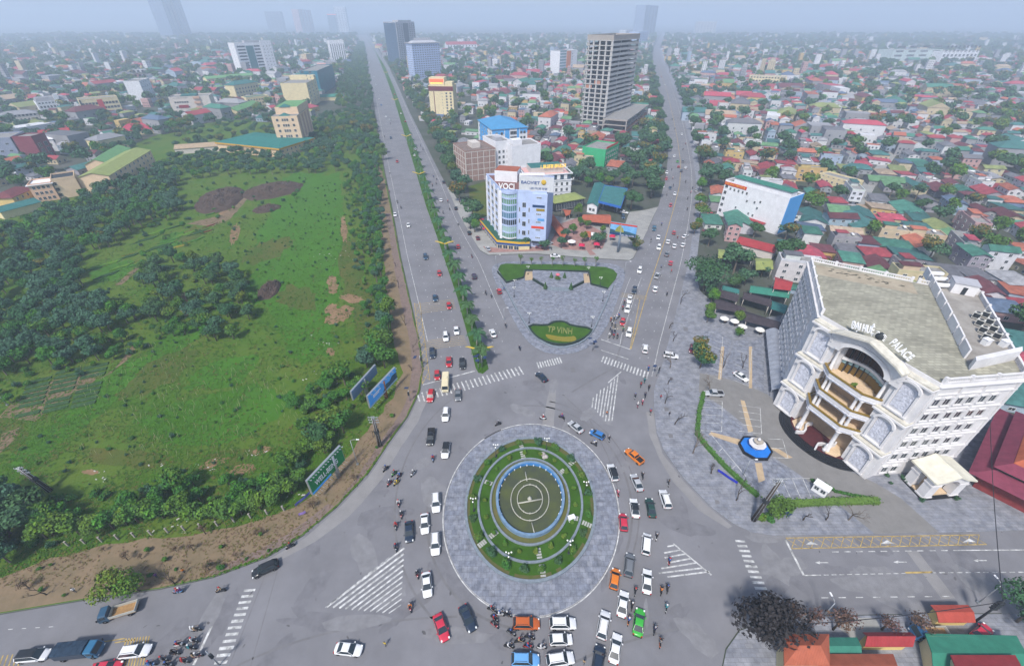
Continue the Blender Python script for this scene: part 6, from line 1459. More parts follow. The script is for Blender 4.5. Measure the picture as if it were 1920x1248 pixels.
def tower(pl,pr,depth,ty,wall,label,rows,cols,lm,stripes=0,top=None,cat='tower block',side=3,ws=1.6):
 p=fb(pl,pr,depth);h=topz(pl,ty);b=bd('tower_block',label,cat,p,h,wall,lm=lm);L=b.frame(0)[3]
 for r_ in range(rows):b.box(0,.3,L-.3,-.02,.25,3+(h-5)*r_/rows,3.5+(h-5)*r_/rows,wall,'floor_band')
 me=window_mesh(L/cols*.55,(h-5)/rows*.55,0)
 for c in range(cols):
  a,u,n,L,rz=b.frame(0);p_=a+u*(L*(c+.5)/cols)+n*.06
  mb=MB();mb.box(-.2,-.14,3,.2,.01,h-2,1)
  for r_ in range(rows):mb.box(-L/cols*ws/6,-.12,3.9+(h-5)*r_/rows,L/cols*ws/6,.02,3.9+(h-5)*r_/rows+(h-5)/rows*.5)
  link('window_column',mb.mesh('window_column',[m_win,wall]),b.o,(p_.x,p_.y,0),rz)
 for i in(1,3):
  a,u,n,L2,rz=b.frame(i)
  for c in range(4):
   p_=a+u*(L2*(c+.5)/4)+n*.04;mb=MB();mb.box(-.2,-.14,3,.2,.01,h-2,1)
   for r_ in range(rows):mb.box(-1,-.1,3.9+(h-5)*r_/rows,1,.02,3.9+(h-5)*r_/rows+(h-5)/rows*.5)
   link('window_column',mb.mesh('window_column',[m_win,wall]),b.o,(p_.x,p_.y,0),rz)
 if top:top(b,L,h)
 return b
b=tower((752,125),(785,121),36,42,W_GREY,'tall pale grey apartment tower with dark left side by the left avenue',22,9,'tall grey apartment tower',top=lambda b,L,h:(b.box(3,.5,35,-.05,.4,2,h-1,M('dark_blue_side',(.05,.09,.15),noise=.2,amt=.3),'dark_side_panel'),b.box(0,L*.2,L*.9,-20,-4,h,h+4,W_GREY,'roof_house'),b.box(0,L*.36,L*.62,-.02,.5,4,h-2,M('dark_glass_strip',(.05,.07,.1)),'dark_strip')))
def crown(b,L,h):
 mb=MB();mb.prism(b.inset(-1.5),h-.2,h+1);mb.prism(b.inset(3),h+1.02,h+4,top=b.inset(8));mb.prism(b.inset(12),h+4.02,h+8);mb.build('roof_crown',W_GREY,b.o)
b=tower((779,151),(829,147),22,82,W_BLUE,'pale blue apartment tower with a pagoda-like crown beside the grey tower',15,12,'pale blue apartment tower',top=crown)
tower((305,76),(341,72),60,-30,M('blue_grey_glass',(.22,.28,.40),rough=.3),'very tall bluish twin-slab tower far off at the upper left',34,5,'very tall bluish tower',cat='skyscraper',ws=2,top=lambda b,L,h:b.box(0,L*.42,L*.52,-.02,1.5,0,h,m_win,'dark_slot'))
tower((1203,72),(1226,70),60,10,M('blue_grey_glass',(.22,.28,.40)),'tall hazy bluish tower far up the second avenue',28,4,'far tower on the second avenue',cat='skyscraper',ws=2)
tower((1194,88),(1212,86),40,60,W_BLUE,'hazy pale block standing left of the far second avenue tower',8,5,None)
tower((1172,72),(1196,70),40,57,W_WHITE,'hazy white wide block behind the concrete tower',5,6,None)
tower((556,62),(580,60),50,18,W_PINK,'hazy pinkish tower with dark cap far beyond the cream towers',16,4,None)
tower((505,60),(533,60),60,22,M('dark_grey_haze',(.14,.15,.2)),'dark hazy tower far away near the horizon',10,4,None)
tower((619,60),(636,60),40,28,M('dark_teal_block',(.06,.13,.17)),'dark teal block with a red roof sign far up the left avenue',8,3,None,top=lambda b,L,h:b.box(0,0,L,-.5,.3,h,h+5,M('lit_red_sign',(.85,.09,.04),emit=1.1),'lit_sign'))
tower((634,60),(654,60),50,13,W_WHITE,'hazy white tower right of the dark teal block',14,4,None)
tower((1305,62),(1340,62),60,41,W_BEIGE,'hazy pale stepped block far right of the second avenue',6,6,None)
b=bd('white_office','white office tower with a teal glass stripe among the left trees','office building',fb((457,143),(523,138),30),topz((457,143),82),W_WHITE,wins=((0,9,2,5,2.4,6,5.2,3,30,dict(style=2)),)[:0],lm='white office tower with teal stripe')
a,u,n,L,rz=b.frame(0)
b.box(0,L*.28,L*.48,-.02,.4,2,b.h-4,M('teal_glass',(.02,.12,.14),rough=.15),'teal_glass_stripe')
for k in range(9):b.box(0,L*.05,L*.26,-.02,.2,5+k*5.3,7.6+k*5.3,m_win,'window_strip');b.box(0,L*.5,L*.66,-.02,.2,5+k*5.3,7.6+k*5.3,m_win,'window_strip')
b.box(0,L*.7,L-.05,-.05,.6,0,b.h+4,W_WHITE,'right_slab');b.windows(0,9,3,1.6,1.4,5,5.3,L*.72,1,out=.62);b.box(0,L*.3,L*.7,-14,-3,b.h,b.h+4,W_GREY,'roof_house')
b=bd('cream_slab','cream stepped office block with balconies behind the peach building','office building',cb((546,198),(585,202),(602,190)),topz((585,202),157),W_CREAM,wins=((0,9,3,3,1.9,4,3.7),(1,9,3,3.2,1.9,4,3.7)),lm='cream stepped office block')
b.box(1,0,b.frame(1)[3],-9,-.4,b.h,b.h+5,W_CREAM,'roof_house')
b=bd('glass_office','teal glass office block with red signs beside the left avenue trees','office building',cb((584,172),(604,178),(631,161)),topz((604,178),134),M('teal_curtain',(.03,.17,.24),rough=.15,noise=.2,amt=.3),lm='teal glass office block')
b.box(1,3,8,-.05,.5,4,b.h,W_PINK,'red_sign');b.box(1,b.frame(1)[3]-14,b.frame(1)[3]-.1,-.05,.6,0,b.h+3,W_PINK,'pink_wing')
b=tower((625,121),(652,120),30,77,W_WHITE,'white tower with vertical black stripes beside the left avenue',1,7,'striped white tower',ws=1.2,top=lambda b,L,h:[b.box(0,L*(k+.35)/7,L*(k+.65)/7,-.02,.3,5,h-6,m_win,'dark_stripe')for k in range(7)])
pb=bd('peach_building','peach tower on a low podium with green roof and orange eaves','building',cb((472,268),(528,297),(592,276)),6.6,W_PEACH,None,lm='peach tower with green podium',wins=((1,2,8,1.6,1.5,.9,3.1),(0,2,8,1.2,1.5,.9,3.1)))
mb=MB();mb.prism(pb.inset(-.9),6.5,7.7,0);mb.build('eaves_band',M('orange_eaves',(.55,.30,.04),noise=1,amt=.2),pb.o)
pb.hip(M('jade_roof',(.03,.165,.145),noise=.3,amt=.2,wave=(1,'X',.4)),2.2,over=.8,ridge=.5,z=7.75)
tb=[P(521,264,7),P(568,262,7),P(588,243,7)];tw=[tb[0],tb[1],tb[2],tb[0]+tb[2]-tb[1]];hT=height_at(tb[1],217)
tw_l=[Vector((p.x,p.y,0))-pb.c for p in tw]
mb=MB();mb.prism(tw_l,6,hT,0,mtop=1);mb.build('tower_wall',[W_PEACH,m_flatroof],pb.o)
u_=(tw_l[1]-tw_l[0]);n_=(tw_l[2]-tw_l[1]);rzf=math.atan2(u_.y,u_.x);un=u_.normalized();nn=Vector((un.y,-un.x,0))
for r_ in range(4):
 for f_,w_ in((.2,1.8),(.41,1.4),(.5,1.4),(.59,1.4),(.8,1.8)):
  p=tw_l[0]+u_*f_+nn*.05;link('window',window_mesh(w_,1.9),pb.o,(p.x,p.y,9.4+4.2*r_),rzf)
m_p2=M('dusky_peach',(.52,.33,.25),noise=1,amt=.2)
for k in range(4):
 p0,p1=tw_l[1]+n_*(.08+.24*k),tw_l[1]+n_*(.2+.24*k);o2=un*.25
 mb=MB();mb.prism([p0-un*.1,p1-un*.1,p1+o2*.5,p0+o2*.5],8,hT-1);mb.build('recessed_strip',m_p2,pb.o)
q=[tw_l[0]+u_*.08+n_*.22,tw_l[1]-u_*.03+n_*.22,tw_l[2]-u_*.03+n_*.1,tw_l[3]+u_*.08+n_*.1];mb=MB();mb.prism(q,hT,hT+5.5,0,mtop=1);mb.build('roof_house',[W_PEACH,R_GREEN],pb.o)
for zz,s_ in((hT,.12),(hT-.01,.5)):
 c_=tw_l[0]+u_*.5-nn*(3+9*(s_<.2));mb=MB();mb.loft([[c_-u_*.22+nn*3,c_+u_*.22+nn*3,c_+u_*.22-nn*2,c_-u_*.22-nn*2],[c_-u_*.02+Vector((0,0,2)),c_+u_*.02+Vector((0,0,2)),c_+u_*.02-nn*.5+Vector((0,0,2)),c_-u_*.02-nn*.5+Vector((0,0,2))]],smooth=False);mb.xf(Matrix.Translation((0,0,zz if s_>.2 else hT+5.5)),0);mb.build('green_canopy_roof',R_TEAL,pb.o)
b=bd('cream_office','cream office block with a red banner down its middle','office building',fb((163,220),(234,213),18),topz((163,220),188),W_CREAM,wins=((0,3,11,2.4,2.4,2.5,4.6),),lm='cream office with red banner')
L=b.frame(0)[3];b.box(0,L*.44,L*.58,-.02,.3,1,b.h-1,M('banner_red',(.5,.035,.045)),'red_banner');b.box(0,0,1.6,-.02,.4,0,b.h,m_dark,'dark_edge')
b=bd('white_slab','white slab block with small square windows left of the beige block','building',cb((251,197),(279,196),(296,188)),topz((251,197),154),W_WHITE,wins=((0,7,4,2,2,4,5),(1,7,3,3,2.4,4,5)),lm='white slab block')
b=bd('beige_block','beige-grey block with green roof cap and dark red sign','building',fb((330,220),(404,216),24),topz((330,220),184),W_BEIGE,wins=((0,4,6,1.8,1.8,4,5,dict(m0=4,m1=22)),),lm='beige block with green cap')
L=b.frame(0)[3];b.box(0,L*.3,L*.68,-14,-1,b.h,b.h+2.2,R_TEAL,'green_roof_cap');b.box(0,L*.18,L*.42,-.02,.35,9,12,M('dark_red_sign',(.25,.02,.04)),'dark_red_sign');
for k in range(4):b.box(0,L*.6,L*.76,-.05,1.6,3+5*k,5.2+5*k,m_p2,'balcony')
b=bd('mansion_block','white mansion-like block with grey mansard roof at the far left','building',fb((80,215),(139,209),18),topz((80,215),193),W_WHITE,wins=((0,3,9,1.8,2.2,2,4.4),),lm='white mansion block')
mb=MB();mb.prism(b.inset(0),b.h+.1,b.h+4.5,top=b.inset(2));mb.build('mansard_roof',R_GREYR,b.o);b.box(0,b.frame(0)[3]*.6,b.frame(0)[3]*.75,-2,.5,0,b.h+7,W_WHITE,'gable_tower')
b=bd('long_cream_block','long pale peach block with bright lime metal roof by the grove','building',fb((162,364),(247,311),17),10.6,W_PEACH,'gable',R_MOSS,wins=((0,3,9,1.7,1.6,1.2,3.4,dict(m0=6)),),rise=2.2,lm='lime-roofed long block')
b=bd('pale_end_block','pale peach windowless wing joining the lime-roofed block to its orange end','building',fb((116,373),(159,366),15),11.5,W_PEACH,'flat',m_dark,wins=((0,3,2,1.8,1.8,1.5,3.4,dict(m0=1,m1=11)),))
b=bd('orange_end_block','dusky orange end block with white eaves beside the pale wing','building',fb((71,380),(114,374),13),10.2,M('wall_salmon',(.62,.40,.28),noise=.4,amt=.15),'flat',W_WHITE,wins=((0,3,4,1.3,1.6,1.2,3.2),),extra=lambda b:(b.band(10.0,.9,.35,W_WHITE),))
bd('long_roof_hall','hall with pale green roof in front of the lime-roofed block','building',fb((170,330),(215,300),14),8,W_PEACH,'gable',R_GREEN,rise=3)
bd('teal_roof_shed','low shed with teal sheet roof before the orange end block','shed',fb((10,412),(84,392),12),4.5,W_CREAM,'gable',R_TEAL,rise=1.5)
bd('yellow_house','yellow house with dark red roof at the left edge','house',fb((-8,393),(36,373),12),6.5,W_YEL,'hip',R_MAROON,rise=2.5,wins=((0,2,4,1.3,1.5,1,3),))
bd('grey_hall','large blue-grey blank hall at the left edge','building',fb((-60,312),(46,303),26),topz((0,306),262),M('wall_blue_grey',(.26,.29,.38),noise=.3,amt=.12),wins=((0,3,6,2,1.2,3,5),),lm='blue-grey blank hall')
bd('glass_corner_house','house with blue glass and maroon front beside the blue-grey hall','house',fb((50,303),(75,295),14),topz((50,303),258),M('maroon_front',(.20,.05,.07),noise=.6,amt=.2),wins=((0,3,2,3.0,3.0,1.5,4.2,dict(style=2)),))
bd('white_townhouse','slim white ornate townhouse right of the maroon front','house',fb((80,285),(95,279),12),topz((80,285),262),W_WHITE,'hip',W_WHITE,rise=2,wins=((0,3,2,1.4,2.0,1,3.4),))
bd('cream_villa','cream building with dark grey folded roof above the lime roof','building',fb((196,289),(244,278),15),topz((196,289),264),W_CREAM,'hip',R_GREYR,rise=3,wins=((0,2,6,1.4,1.6,1.2,3.4),))
bd('pink_roof_house','cream house with a crimson roof left of the beige block','house',fb((232,256),(289,250),16),topz((232,256),247),W_CREAM,'hip',M('crimson_roof',(.40,.05,.09),noise=.5,amt=.2),rise=5,wins=((0,1,7,1.4,1.4,1,3),))
bd('red_gable_house','cream gabled house with maroon roof near the left edge','house',fb((84,272),(140,266),14),topz((84,272),258),W_CREAM,'gable',R_RED,rise=5,wins=((0,1,6,1.4,1.4,1,3),))
bd('pale_mansion','pale three-storey mansion with grey roof at the left edge','building',fb((12,240),(82,233),18),topz((12,240),218),W_BEIGE,'hip',R_GREYR,rise=3,wins=((0,3,9,1.6,1.9,1.5,3.8),))
bd('school_block','long yellow school block with green roof above the beige block','school',fb((392,162),(480,154),16),topz((392,162),148),W_CREAM,'gable',R_GREEN,rise=3,wins=((0,2,14,2.2,2.2,2,4.5),))
bd('school_block','yellow school block with teal roof left of the peach tower','school',fb((446,186),(490,178),16),topz((446,186),160),W_CREAM,'hip',R_TEAL,rise=4,wins=((0,3,8,2,2,2,4.4),))
bd('school_block','yellow block with pale green roof between school and peach tower','school',fb((466,200),(508,195),14),topz((466,200),184),W_CREAM,'flat',R_TEAL,wins=((0,2,8,1.8,1.8,2,4),))
bd('school_block','low yellow block with jade roof right of the beige block','school',fb((425,222),(468,206),14),topz((425,222),208),W_CREAM,'gable',R_GREEN,rise=3,wins=((0,2,9,1.6,1.8,1,3.4),))
bd('long_shed','long low shed with rusty tan roof at the top of the meadow','shed',fb((331,290),(412,284),14),4.5,W_BEIGE,'gable',R_TAN,rise=2)
bd('long_shed','low building with green roof beside the cream stepped block','shed',fb((600,190),(645,188),14),5,W_CREAM,'gable',R_GREEN2,rise=2.5)
bd('striped_hospital','long white blocks with red roof right of the pale blue tower','building',fb((838,97),(895,96),40),topz((838,97),84),W_WHITE,'gable',R_RED,rise=8,wins=((0,2,10,4,4,5,9),))
bd('school_block','wide pale teal school with open galleries far at the upper right','school',fb((1664,122),(1756,120),40),topz((1664,122),95),W_MINT,wins=((0,4,4,22,4,8,9,dict(style=2)),),lm='wide pale teal school')
bd('school_block','wide white school with a grid of windows right of the teal one','school',fb((1757,122),(1824,121),40),topz((1757,122),97),W_WHITE,wins=((0,4,9,6,5,8,9),))
bd('yellow_school','long yellow school with many windows right of the second avenue','school',fb((1401,161),(1470,164),20),topz((1401,161),143),W_CREAM,'flat',R_GREYR,wins=((0,3,12,2.6,2.4,2,5),),lm='long yellow school')
b=bd('striped_hotel','white tower with a broad orange stripe left of the concrete tower','building',fb((1048,141),(1080,137),24),topz((1048,141),97),W_WHITE,wins=((0,9,1,2,2,4,5,dict(m0=26,m1=2)),),lm='white tower with orange stripe')
L=b.frame(0)[3];b.box(0,L*.38,L*.62,-.02,.5,0,b.h,M('orange_stripe',(.60,.19,.05),noise=.5,amt=.15),'orange_stripe');
for k in range(9):b.box(0,.5,L*.36,-.02,.3,4+5*k,7+5*k,M('pale_glass_band',(.2,.3,.33)),'glass_band')
wl=B('white_blank_slab','white blank-walled block with a red banner right of the second avenue','building',fb((1343,402),(1456,441),13),19.3);add(wl);landmark('white block with red banner',wl.c)
wl.walls(W_WHITE);wl.flat(m_flatroof,.5);L=wl.frame(0)[3]
wl.box(0,L*.12,L*.99,-6.5,-1,19.3,22,W_WHITE,'roof_storey');wl.box(0,L*.1,L,-7.2,-.4,22,22.3,R_GREEN2,'green_roof')
wl.box(0,.1,L*.36,-.02,.25,17.4,19.0,M('banner_scarlet',(.55,.05,.02)),'red_banner')
t=link('banner_lettering',strokes_mesh(L*.33,.85,(2,4,3,4,1,5,5,3),M('banner_yellow',(.75,.50,.06)),5,.04,'banner_lettering'),wl.o)
t.matrix_local=Matrix.Translation(Vector(wl.pt(0,L*.18,.3,17.85)))@Matrix.Rotation(wl.frame(0)[4],4,'Z')@Matrix.Rotation(R(90),4,'X')
wl.box(1,.05,12.9,-.05,.3,1,19.5,M('sky_blue_side',(.08,.30,.62)),'blue_side_wall')
wl.windows(0,1,5,.9,1.3,15.2,1,L*.08,L*.58);wl.windows(0,5,1,1.5,1.7,2.2,3.4,.6,L*.93)
for x,z in((.42,11.5),(.54,12),(.6,9.5),(.28,6.5),(.5,5.5),(.57,5.2),(.62,13)):wl.windows(0,1,1,.9,1.2,z,1,xs=[L*x])
wl.box(0,L*.22,L*.42,0,3.5,3.4,3.6,M('translucent_canopy',(.42,.45,.5),noise=1,amt=.2),'canopy');wl.box(0,L*.44,L*.8,0,3,4.0,4.25,R_RED,'red_canopy')
bd('red_roof_shop','low shop with a broad crimson roof in front of the white banner block','shop',fb((1377,470),(1445,488),9),4.2,W_BEIGE,'gable',R_RED,rise=1.6)
bd('yellow_block','pale yellow three-storey block beside the side street','building',fb((1529,347),(1592,366),9),topz((1529,347),326),W_CREAM,wins=((0,3,6,1.2,1.1,1,2.9),),lm='pale yellow block')
# ---- concrete shell tower: slabs, columns and bands, open storeys
W_TC=wallm('tower_concrete',(.43,.42,.41))
ct=add(B('concrete_tower','tall unfinished concrete tower with open storeys and a podium','tower under construction',cb((1098,234),(1132,243),(1178,224)),76));landmark('unfinished concrete tower',ct.c)
NF=19;FH=76/NF
for f_ in range(NF+1):
 mb=MB();mb.prism(ct.inset(-.4),f_*FH-.6,f_*FH);mb.build('floor_slab',W_TC,ct.o)
for i in range(4):
 a,u,n,L,rz=ct.frame(i);nc=4 if i<3 else 5
 for k in range(nc):
  x=(L-1.0)*k/(nc-1);wd=1.0 if 0<k<nc-1 else 1.6
  if i==3 and k==0:continue
  ct.box(i,max(.05,x-(.4 if k else 0)),min(L-.05,x+wd),-2.2 if i<3 else-1.2,-1.2 if i<3 else .2,.02,75.6,W_TC,'column')
 for f_ in range(1,NF):
  ct.box(i,.2,L-.2,-.3,.25,f_*FH+.02,f_*FH+1.5,W_TC,'parapet_band')if i in(0,1,2)else None
mb=MB();mb.prism(ct.inset(7.5),0,79);mb.build('core',M('shade_toned_concrete',(.11,.105,.105),noise=.3,amt=.3),ct.o)  # core colour darkened to stand for shade inside the open storeys
mb=MB();wall_path(mb,ct.inset(.1),.4,76.02,80,closed=True);mb.build('roof_wall',W_CONC,ct.o)
for f_ in(9,10):ct.box(3,2+(f_-9)*9,8.5+(f_-9)*9,-.6,-.2,f_*FH+.05,f_*FH+3.2,M('raw_brick',(.40,.19,.13),noise=1,amt=.2),'brick_infill')
pd_=add(B('concrete_podium','unfinished concrete podium frame at the foot of the concrete tower','building',cb((1133,247),(1172,255),(1212,222)),13))
for f_ in range(4):mb=MB();mb.prism(pd_.inset(0),f_*4.3-.4 if f_ else-.1,f_*4.3+.02);mb.build('floor_slab',W_CONC,pd_.o)
for i in(0,1,2):
 a,u,n,L,rz=pd_.frame(i)
 for k in range(6):x=(L-1)*k/5;pd_.box(i,x+.05,x+.95,-1.0,-.06,.05,12.5,W_CONC,'column')
 for f_ in range(2):pd_.box(i,1,L-1,-.6,-.2,f_*4.3+.05,f_*4.3+2.2,M('raw_brick',(.40,.19,.13)),'brick_infill')
mb=MB();mb.prism(pd_.inset(4),0,12.4);mb.build('core',M('shade_toned_concrete',(.16,.15,.15)),pd_.o);pd_.flat(m_flatroof,1.0,W_CONC,z=12.95)  # same darkened core colour gives the podium frame a shaded interior
# ---- petrol station, café, landscape billboard
ps=B('petrol_station','petrol station with sea-green canopy roof and blue fascia','petrol station',[P(1122,396),P(1160,406),P(1172,372),P(1133,366)],5.6);add(ps);landmark('petrol station canopy',ps.c)
mb=MB();mb.prism(ps.inset(-.4),5.6,6.1,1,mtop=0);mb.build('canopy',[M('station_roof',(.05,.17,.17),noise=.4,amt=.25,wave=(1,'Y',.4)),W_WHITE],ps.o);mb=MB();wall_path(mb,ps.inset(-.5),.25,5.0,6.3,closed=True);mb.build('fascia',M('station_blue',(.03,.13,.45)),ps.o)
for x,y in((.15,.2),(.85,.2),(.15,.8),(.85,.8)):
 p=ps.lp[0]+(ps.lp[1]-ps.lp[0])*x+(ps.lp[3]-ps.lp[0])*y;mb=MB();mb.tube([(p.x,p.y,0),(p.x,p.y,5.7)],.25,8);mb.build('column',W_WHITE,ps.o)
for k in range(3):
 p=ps.lp[0]+(ps.lp[1]-ps.lp[0])*(.25+.25*k)+(ps.lp[3]-ps.lp[0])*.4;mb=MB();mb.box(p.x-.5,p.y-.35,.05,p.x+.5,p.y+.35,2.0);mb.build('pump',M('station_blue',(.03,.13,.45)),ps.o)
bd('station_shop','station shop with long sea-green roof left of the petrol canopy','shop',[P(1100,398),P(1118,402),P(1133,362),P(1114,358)],5.2,W_WHITE,'gable',R_TEAL,rise=1.2,along=1,wins=((0,1,2,1.4,1.5,1.5,3),))
cg=bd('glass_cafe','dark framed glass cafe with moss green roof behind the orange roofs','cafe',fb((1040,398),(1094,388),11),5.5,m_dark,'hip',R_MOSS,rise=1.6,wins=((0,1,8,2.2,3.6,1,3,dict(style=2)),),lm='dark framed glass cafe')
def slopes(name,label,px4,z0,z1,mat,raised=False):
 q=[P(p[0],p[1],z0 if raised else 0)for p in px4]
 for p in q:p.z=0
 if raised:add_poly(q)
 c=sum(q,Vector())/4;o=thing(name,label,'roofed pavilion',(c.x,c.y,.1));l=[p-c for p in q];m0,m1=(l[0]+l[3])/2,(l[1]+l[2])/2;E=Vector((0,0,1))
 for k,(a_,b_,m_a,m_b)in enumerate(((l[0],l[1],m0,m1),(l[2],l[3],m1,m0))):
  qd=[a_+E*z0,b_+E*z0,m_b+E*z1,m_a+E*z1];mb=MB();mb.loft([[p-E*.15 for p in qd],qd],smooth=False);mb.build('roof_slope',mat,o)
 for p in l:mb=MB();mb.tube([(p.x*.9,p.y*.9,0),(p.x*.9,p.y*.9,z0)],.12,6);mb.build('post',W_BEIGE,o)
 return o
slopes('tiled_pavilion','long orange tiled roof right beside the curved glass tower',[(1024,420),(1055,462),(1067,452),(1036,412)],3.2,5,R_ORANGE)
slopes('tiled_pavilion','wide orange tiled roof below the petrol station',[(1088,424),(1145,430),(1142,412),(1094,412)],3,4.6,R_ORANGE)
slopes('tiled_pavilion','small orange pavilion roof among the cafe trees',[(1060,415),(1068,412),(1072,404),(1052,402)],3,4.2,R_ORANGE)
slopes('tiled_pavilion','tiny orange kiosk roof between the white and yellow parasols',[(1096,452),(1106,454),(1107,446),(1097,445)],2.6,4.4,R_ORANGE)
sheet_obj('vacant_lot',m_grass3,[[(878,350),(918,338),(920,380),(916,404),(902,410),(884,398)]],.148,step=4,jitter=.4)
sheet_obj('cafe_terrace',m_pave3,[[(1030,458),(1050,420),(1085,408),(1110,425),(1140,440),(1130,466),(1095,470),(1060,468)]],.151)
def parasol(x,y,col,name,square=True,r=2.1,z=.15,h=2.7):
 p=P(x,y);o=link('parasol',None,None,(p.x,p.y,z));auto(o,f'{name} parasol over cafe tables','parasol','cafe parasols',p)
 mb=MB();mb.lathe([(r,h-.45),(r*.95,h-.3),(r*.5,h+.1),(.03,h+.5)],4 if square else 10,smooth=False);mb.build('canopy',M('parasol_'+name,col,noise=2,amt=.15),o,rz=.6)
 mb=MB();mb.tube([(0,0,0),(0,0,h)],.05,6);mb.lathe([(.35,0),(.35,.1),(.05,.15)],8);mb.build('pole',m_steel,o)
 mb=MB();mb.lathe([(.05,0),(.06,.68),(.6,.7),(.6,.74),(.05,.76)],10,(.7,.2,0));mb.build('table',M('cafe_wood',(.2,.1,.06)),o)
CR=(.50,.02,.07)
for x,y,c,nm in((902,420,CR,'crimson'),(906,428,CR,'crimson'),(911,436,CR,'crimson'),(1090,468,CR,'crimson'),(1118,466,CR,'crimson'),(1147,451,CR,'crimson'),(1151,443,CR,'crimson'),(1071,461,(.75,.75,.75),'white'),(1110,447,(.75,.75,.75),'white'),(1120,452,(.6,.45,.06),'yellow')):parasol(x,y,c,nm,nm=='crimson')
for x,y in((1355,607),(1374,612),(1389,622),(1421,628)):parasol(x,y,(.74,.72,.68),'round cream',False,1.6)
def art_land(o,L,h0,h1):
 H_=h1-h0
 mb=MB();mb.box(-L/2+.1,-.06,h0+.1,L/2-.1,0,h1-.1);mb.build('poster',M('poster_blue_sky',(.06,.24,.55),noise=.15,amt=.3,col2=(.25,.48,.7)),o)
 def flatpoly(pts,m_,nm,d):mb=MB();mb.prism(pts,0,.03);mb.xf(Matrix.Translation((0,-d,h0))@Matrix.Rotation(R(90),4,'X'));mb.build(nm,m_,o)
 flatpoly([(-L*.49,.8),(-L*.49,H_*.45),(-L*.2,H_*.35),(0,H_*.42),(L*.25,H_*.38),(L*.49,H_*.28),(L*.49,.8)],M('poster_dark_trees',(.03,.09,.13)),'poster_trees',.075)
 flatpoly([(-L*.3,H_*.3),(-L*.26,H_*.55),(-L*.14,H_*.85),(0,H_*.6),(L*.04,H_*.3)],M('poster_gold_rock',(.42,.36,.08),noise=1.2,amt=.7,col2=(.10,.18,.03)),'poster_hill',.115)
 mb=MB();mb.box(-L/2+.1,-.16,h0+.12,L/2-.1,-.15,h0+.95);mb.build('poster_strip',M('poster_navy',(.015,.04,.14)),o);mb=MB();mb.box(-L/2+.1,-.16,h1-.75,L/2-.1,-.1,h1-.1);mb.build('poster_top_strip',M('banner_scarlet',(.55,.05,.02)),o)
 t=link('lettering',strokes_mesh(L*.5,.5,(4,5,6),m_letter,8,.02),o,(L*.2,-.165,h0+.3));t.rotation_euler[0]=R(90)
hoarding('billboard',(1138,470),(1186,478),8.6,14.6,art_land,'landscape billboard on a single blue-grey post at the cafe corner',lamps=0,mpost=M('post_blue_grey',(.2,.24,.3),noise=1,amt=.2),postx=.42);landmark('landscape billboard',P(1160,470))
# ---- restaurants beside the palace
rr=B('red_roof_restaurant','restaurant with tiered maroon and orange hipped roofs right of the palace','restaurant',[P(1822,912),P(1965,985),P(2020,880),P(1868,806)],5.5);add(rr);landmark('tiered red restaurant roof',rr.c)
rr.walls(M('wall_dark_red',(.22,.04,.04),noise=1,amt=.3));m_mr=M('maroon_tiles',(.20,.045,.075),noise=.6,amt=.25,wave=(1.4,'Y',.5));m_or=M('orange_tiles',(.42,.115,.06),noise=.6,amt=.25,wave=(1.4,'Y',.5))
mb=MB();mb.prism(rr.inset(-2.5),5.0,6.6,0,top=rr.inset(1.2));mb.build('lower_roof',m_mr,rr.o);mb=MB();mb.prism(rr.inset(1.4),6.62,7.7,0);mb.build('clerestory',M('dark_green_band',(.02,.07,.05)),rr.o);mb=MB();mb.prism(rr.inset(.2),7.7,9.4,0,top=rr.inset(2.8));mb.build('middle_roof',m_mr,rr.o);rr.hip(m_or,4.2,over=-2.6,ridge=.4,z=9.42)
for px4,z0,z1,mt,lb in[([(1340,578),(1396,588),(1397,577),(1340,557)],3,4.2,'d','lower left dark ribbed eatery roof'),([(1396,602),(1463,618),(1463,604),(1396,583)],3,4.2,'d','dark ribbed eatery roof touching the palace wall'),([(1392,560),(1444,575),(1446,561),(1393,547)],4.2,5.4,'d','upper dark ribbed eatery roof behind a green strip'),([(1341,555),(1383,566),(1385,553),(1343,541)],4.2,5.6,'d','upper left dark ribbed eatery roof under the great tree'),([(1405,548),(1479,559),(1481,545),(1406,535)],4,5.2,'g','long sea-green sheet roof behind the dark eatery roofs'),([(1354,543),(1386,551),(1383,543),(1353,535)],4,5,'t','teal and blue lean-to roof at the left of the eatery'),([(1446,579),(1471,588),(1477,573),(1447,564)],4,4.6,'t','bright teal roof corner beside the palace'),([(1450,541),(1482,545),(1486,528),(1452,519)],6.5,8,'r','steep crimson roof left of the palace wall'),([(1346,484),(1413,487),(1414,476),(1346,467)],4,5,'m','long moss green roof over white walls north of the great tree'),([(1417,506),(1450,505),(1444,485),(1413,484)],5,6.4,'m','square moss green roof beside the red balcony house')]:
 slopes('lean_to_roof',lb,px4,z0,z1,{'d':M('dark_ribbed',(.075,.062,.072),noise=1,amt=.3,wave=(2,'X',1)),'g':R_GREEN2,'t':R_TEAL,'r':R_RED,'m':R_MOSS}[mt],True)
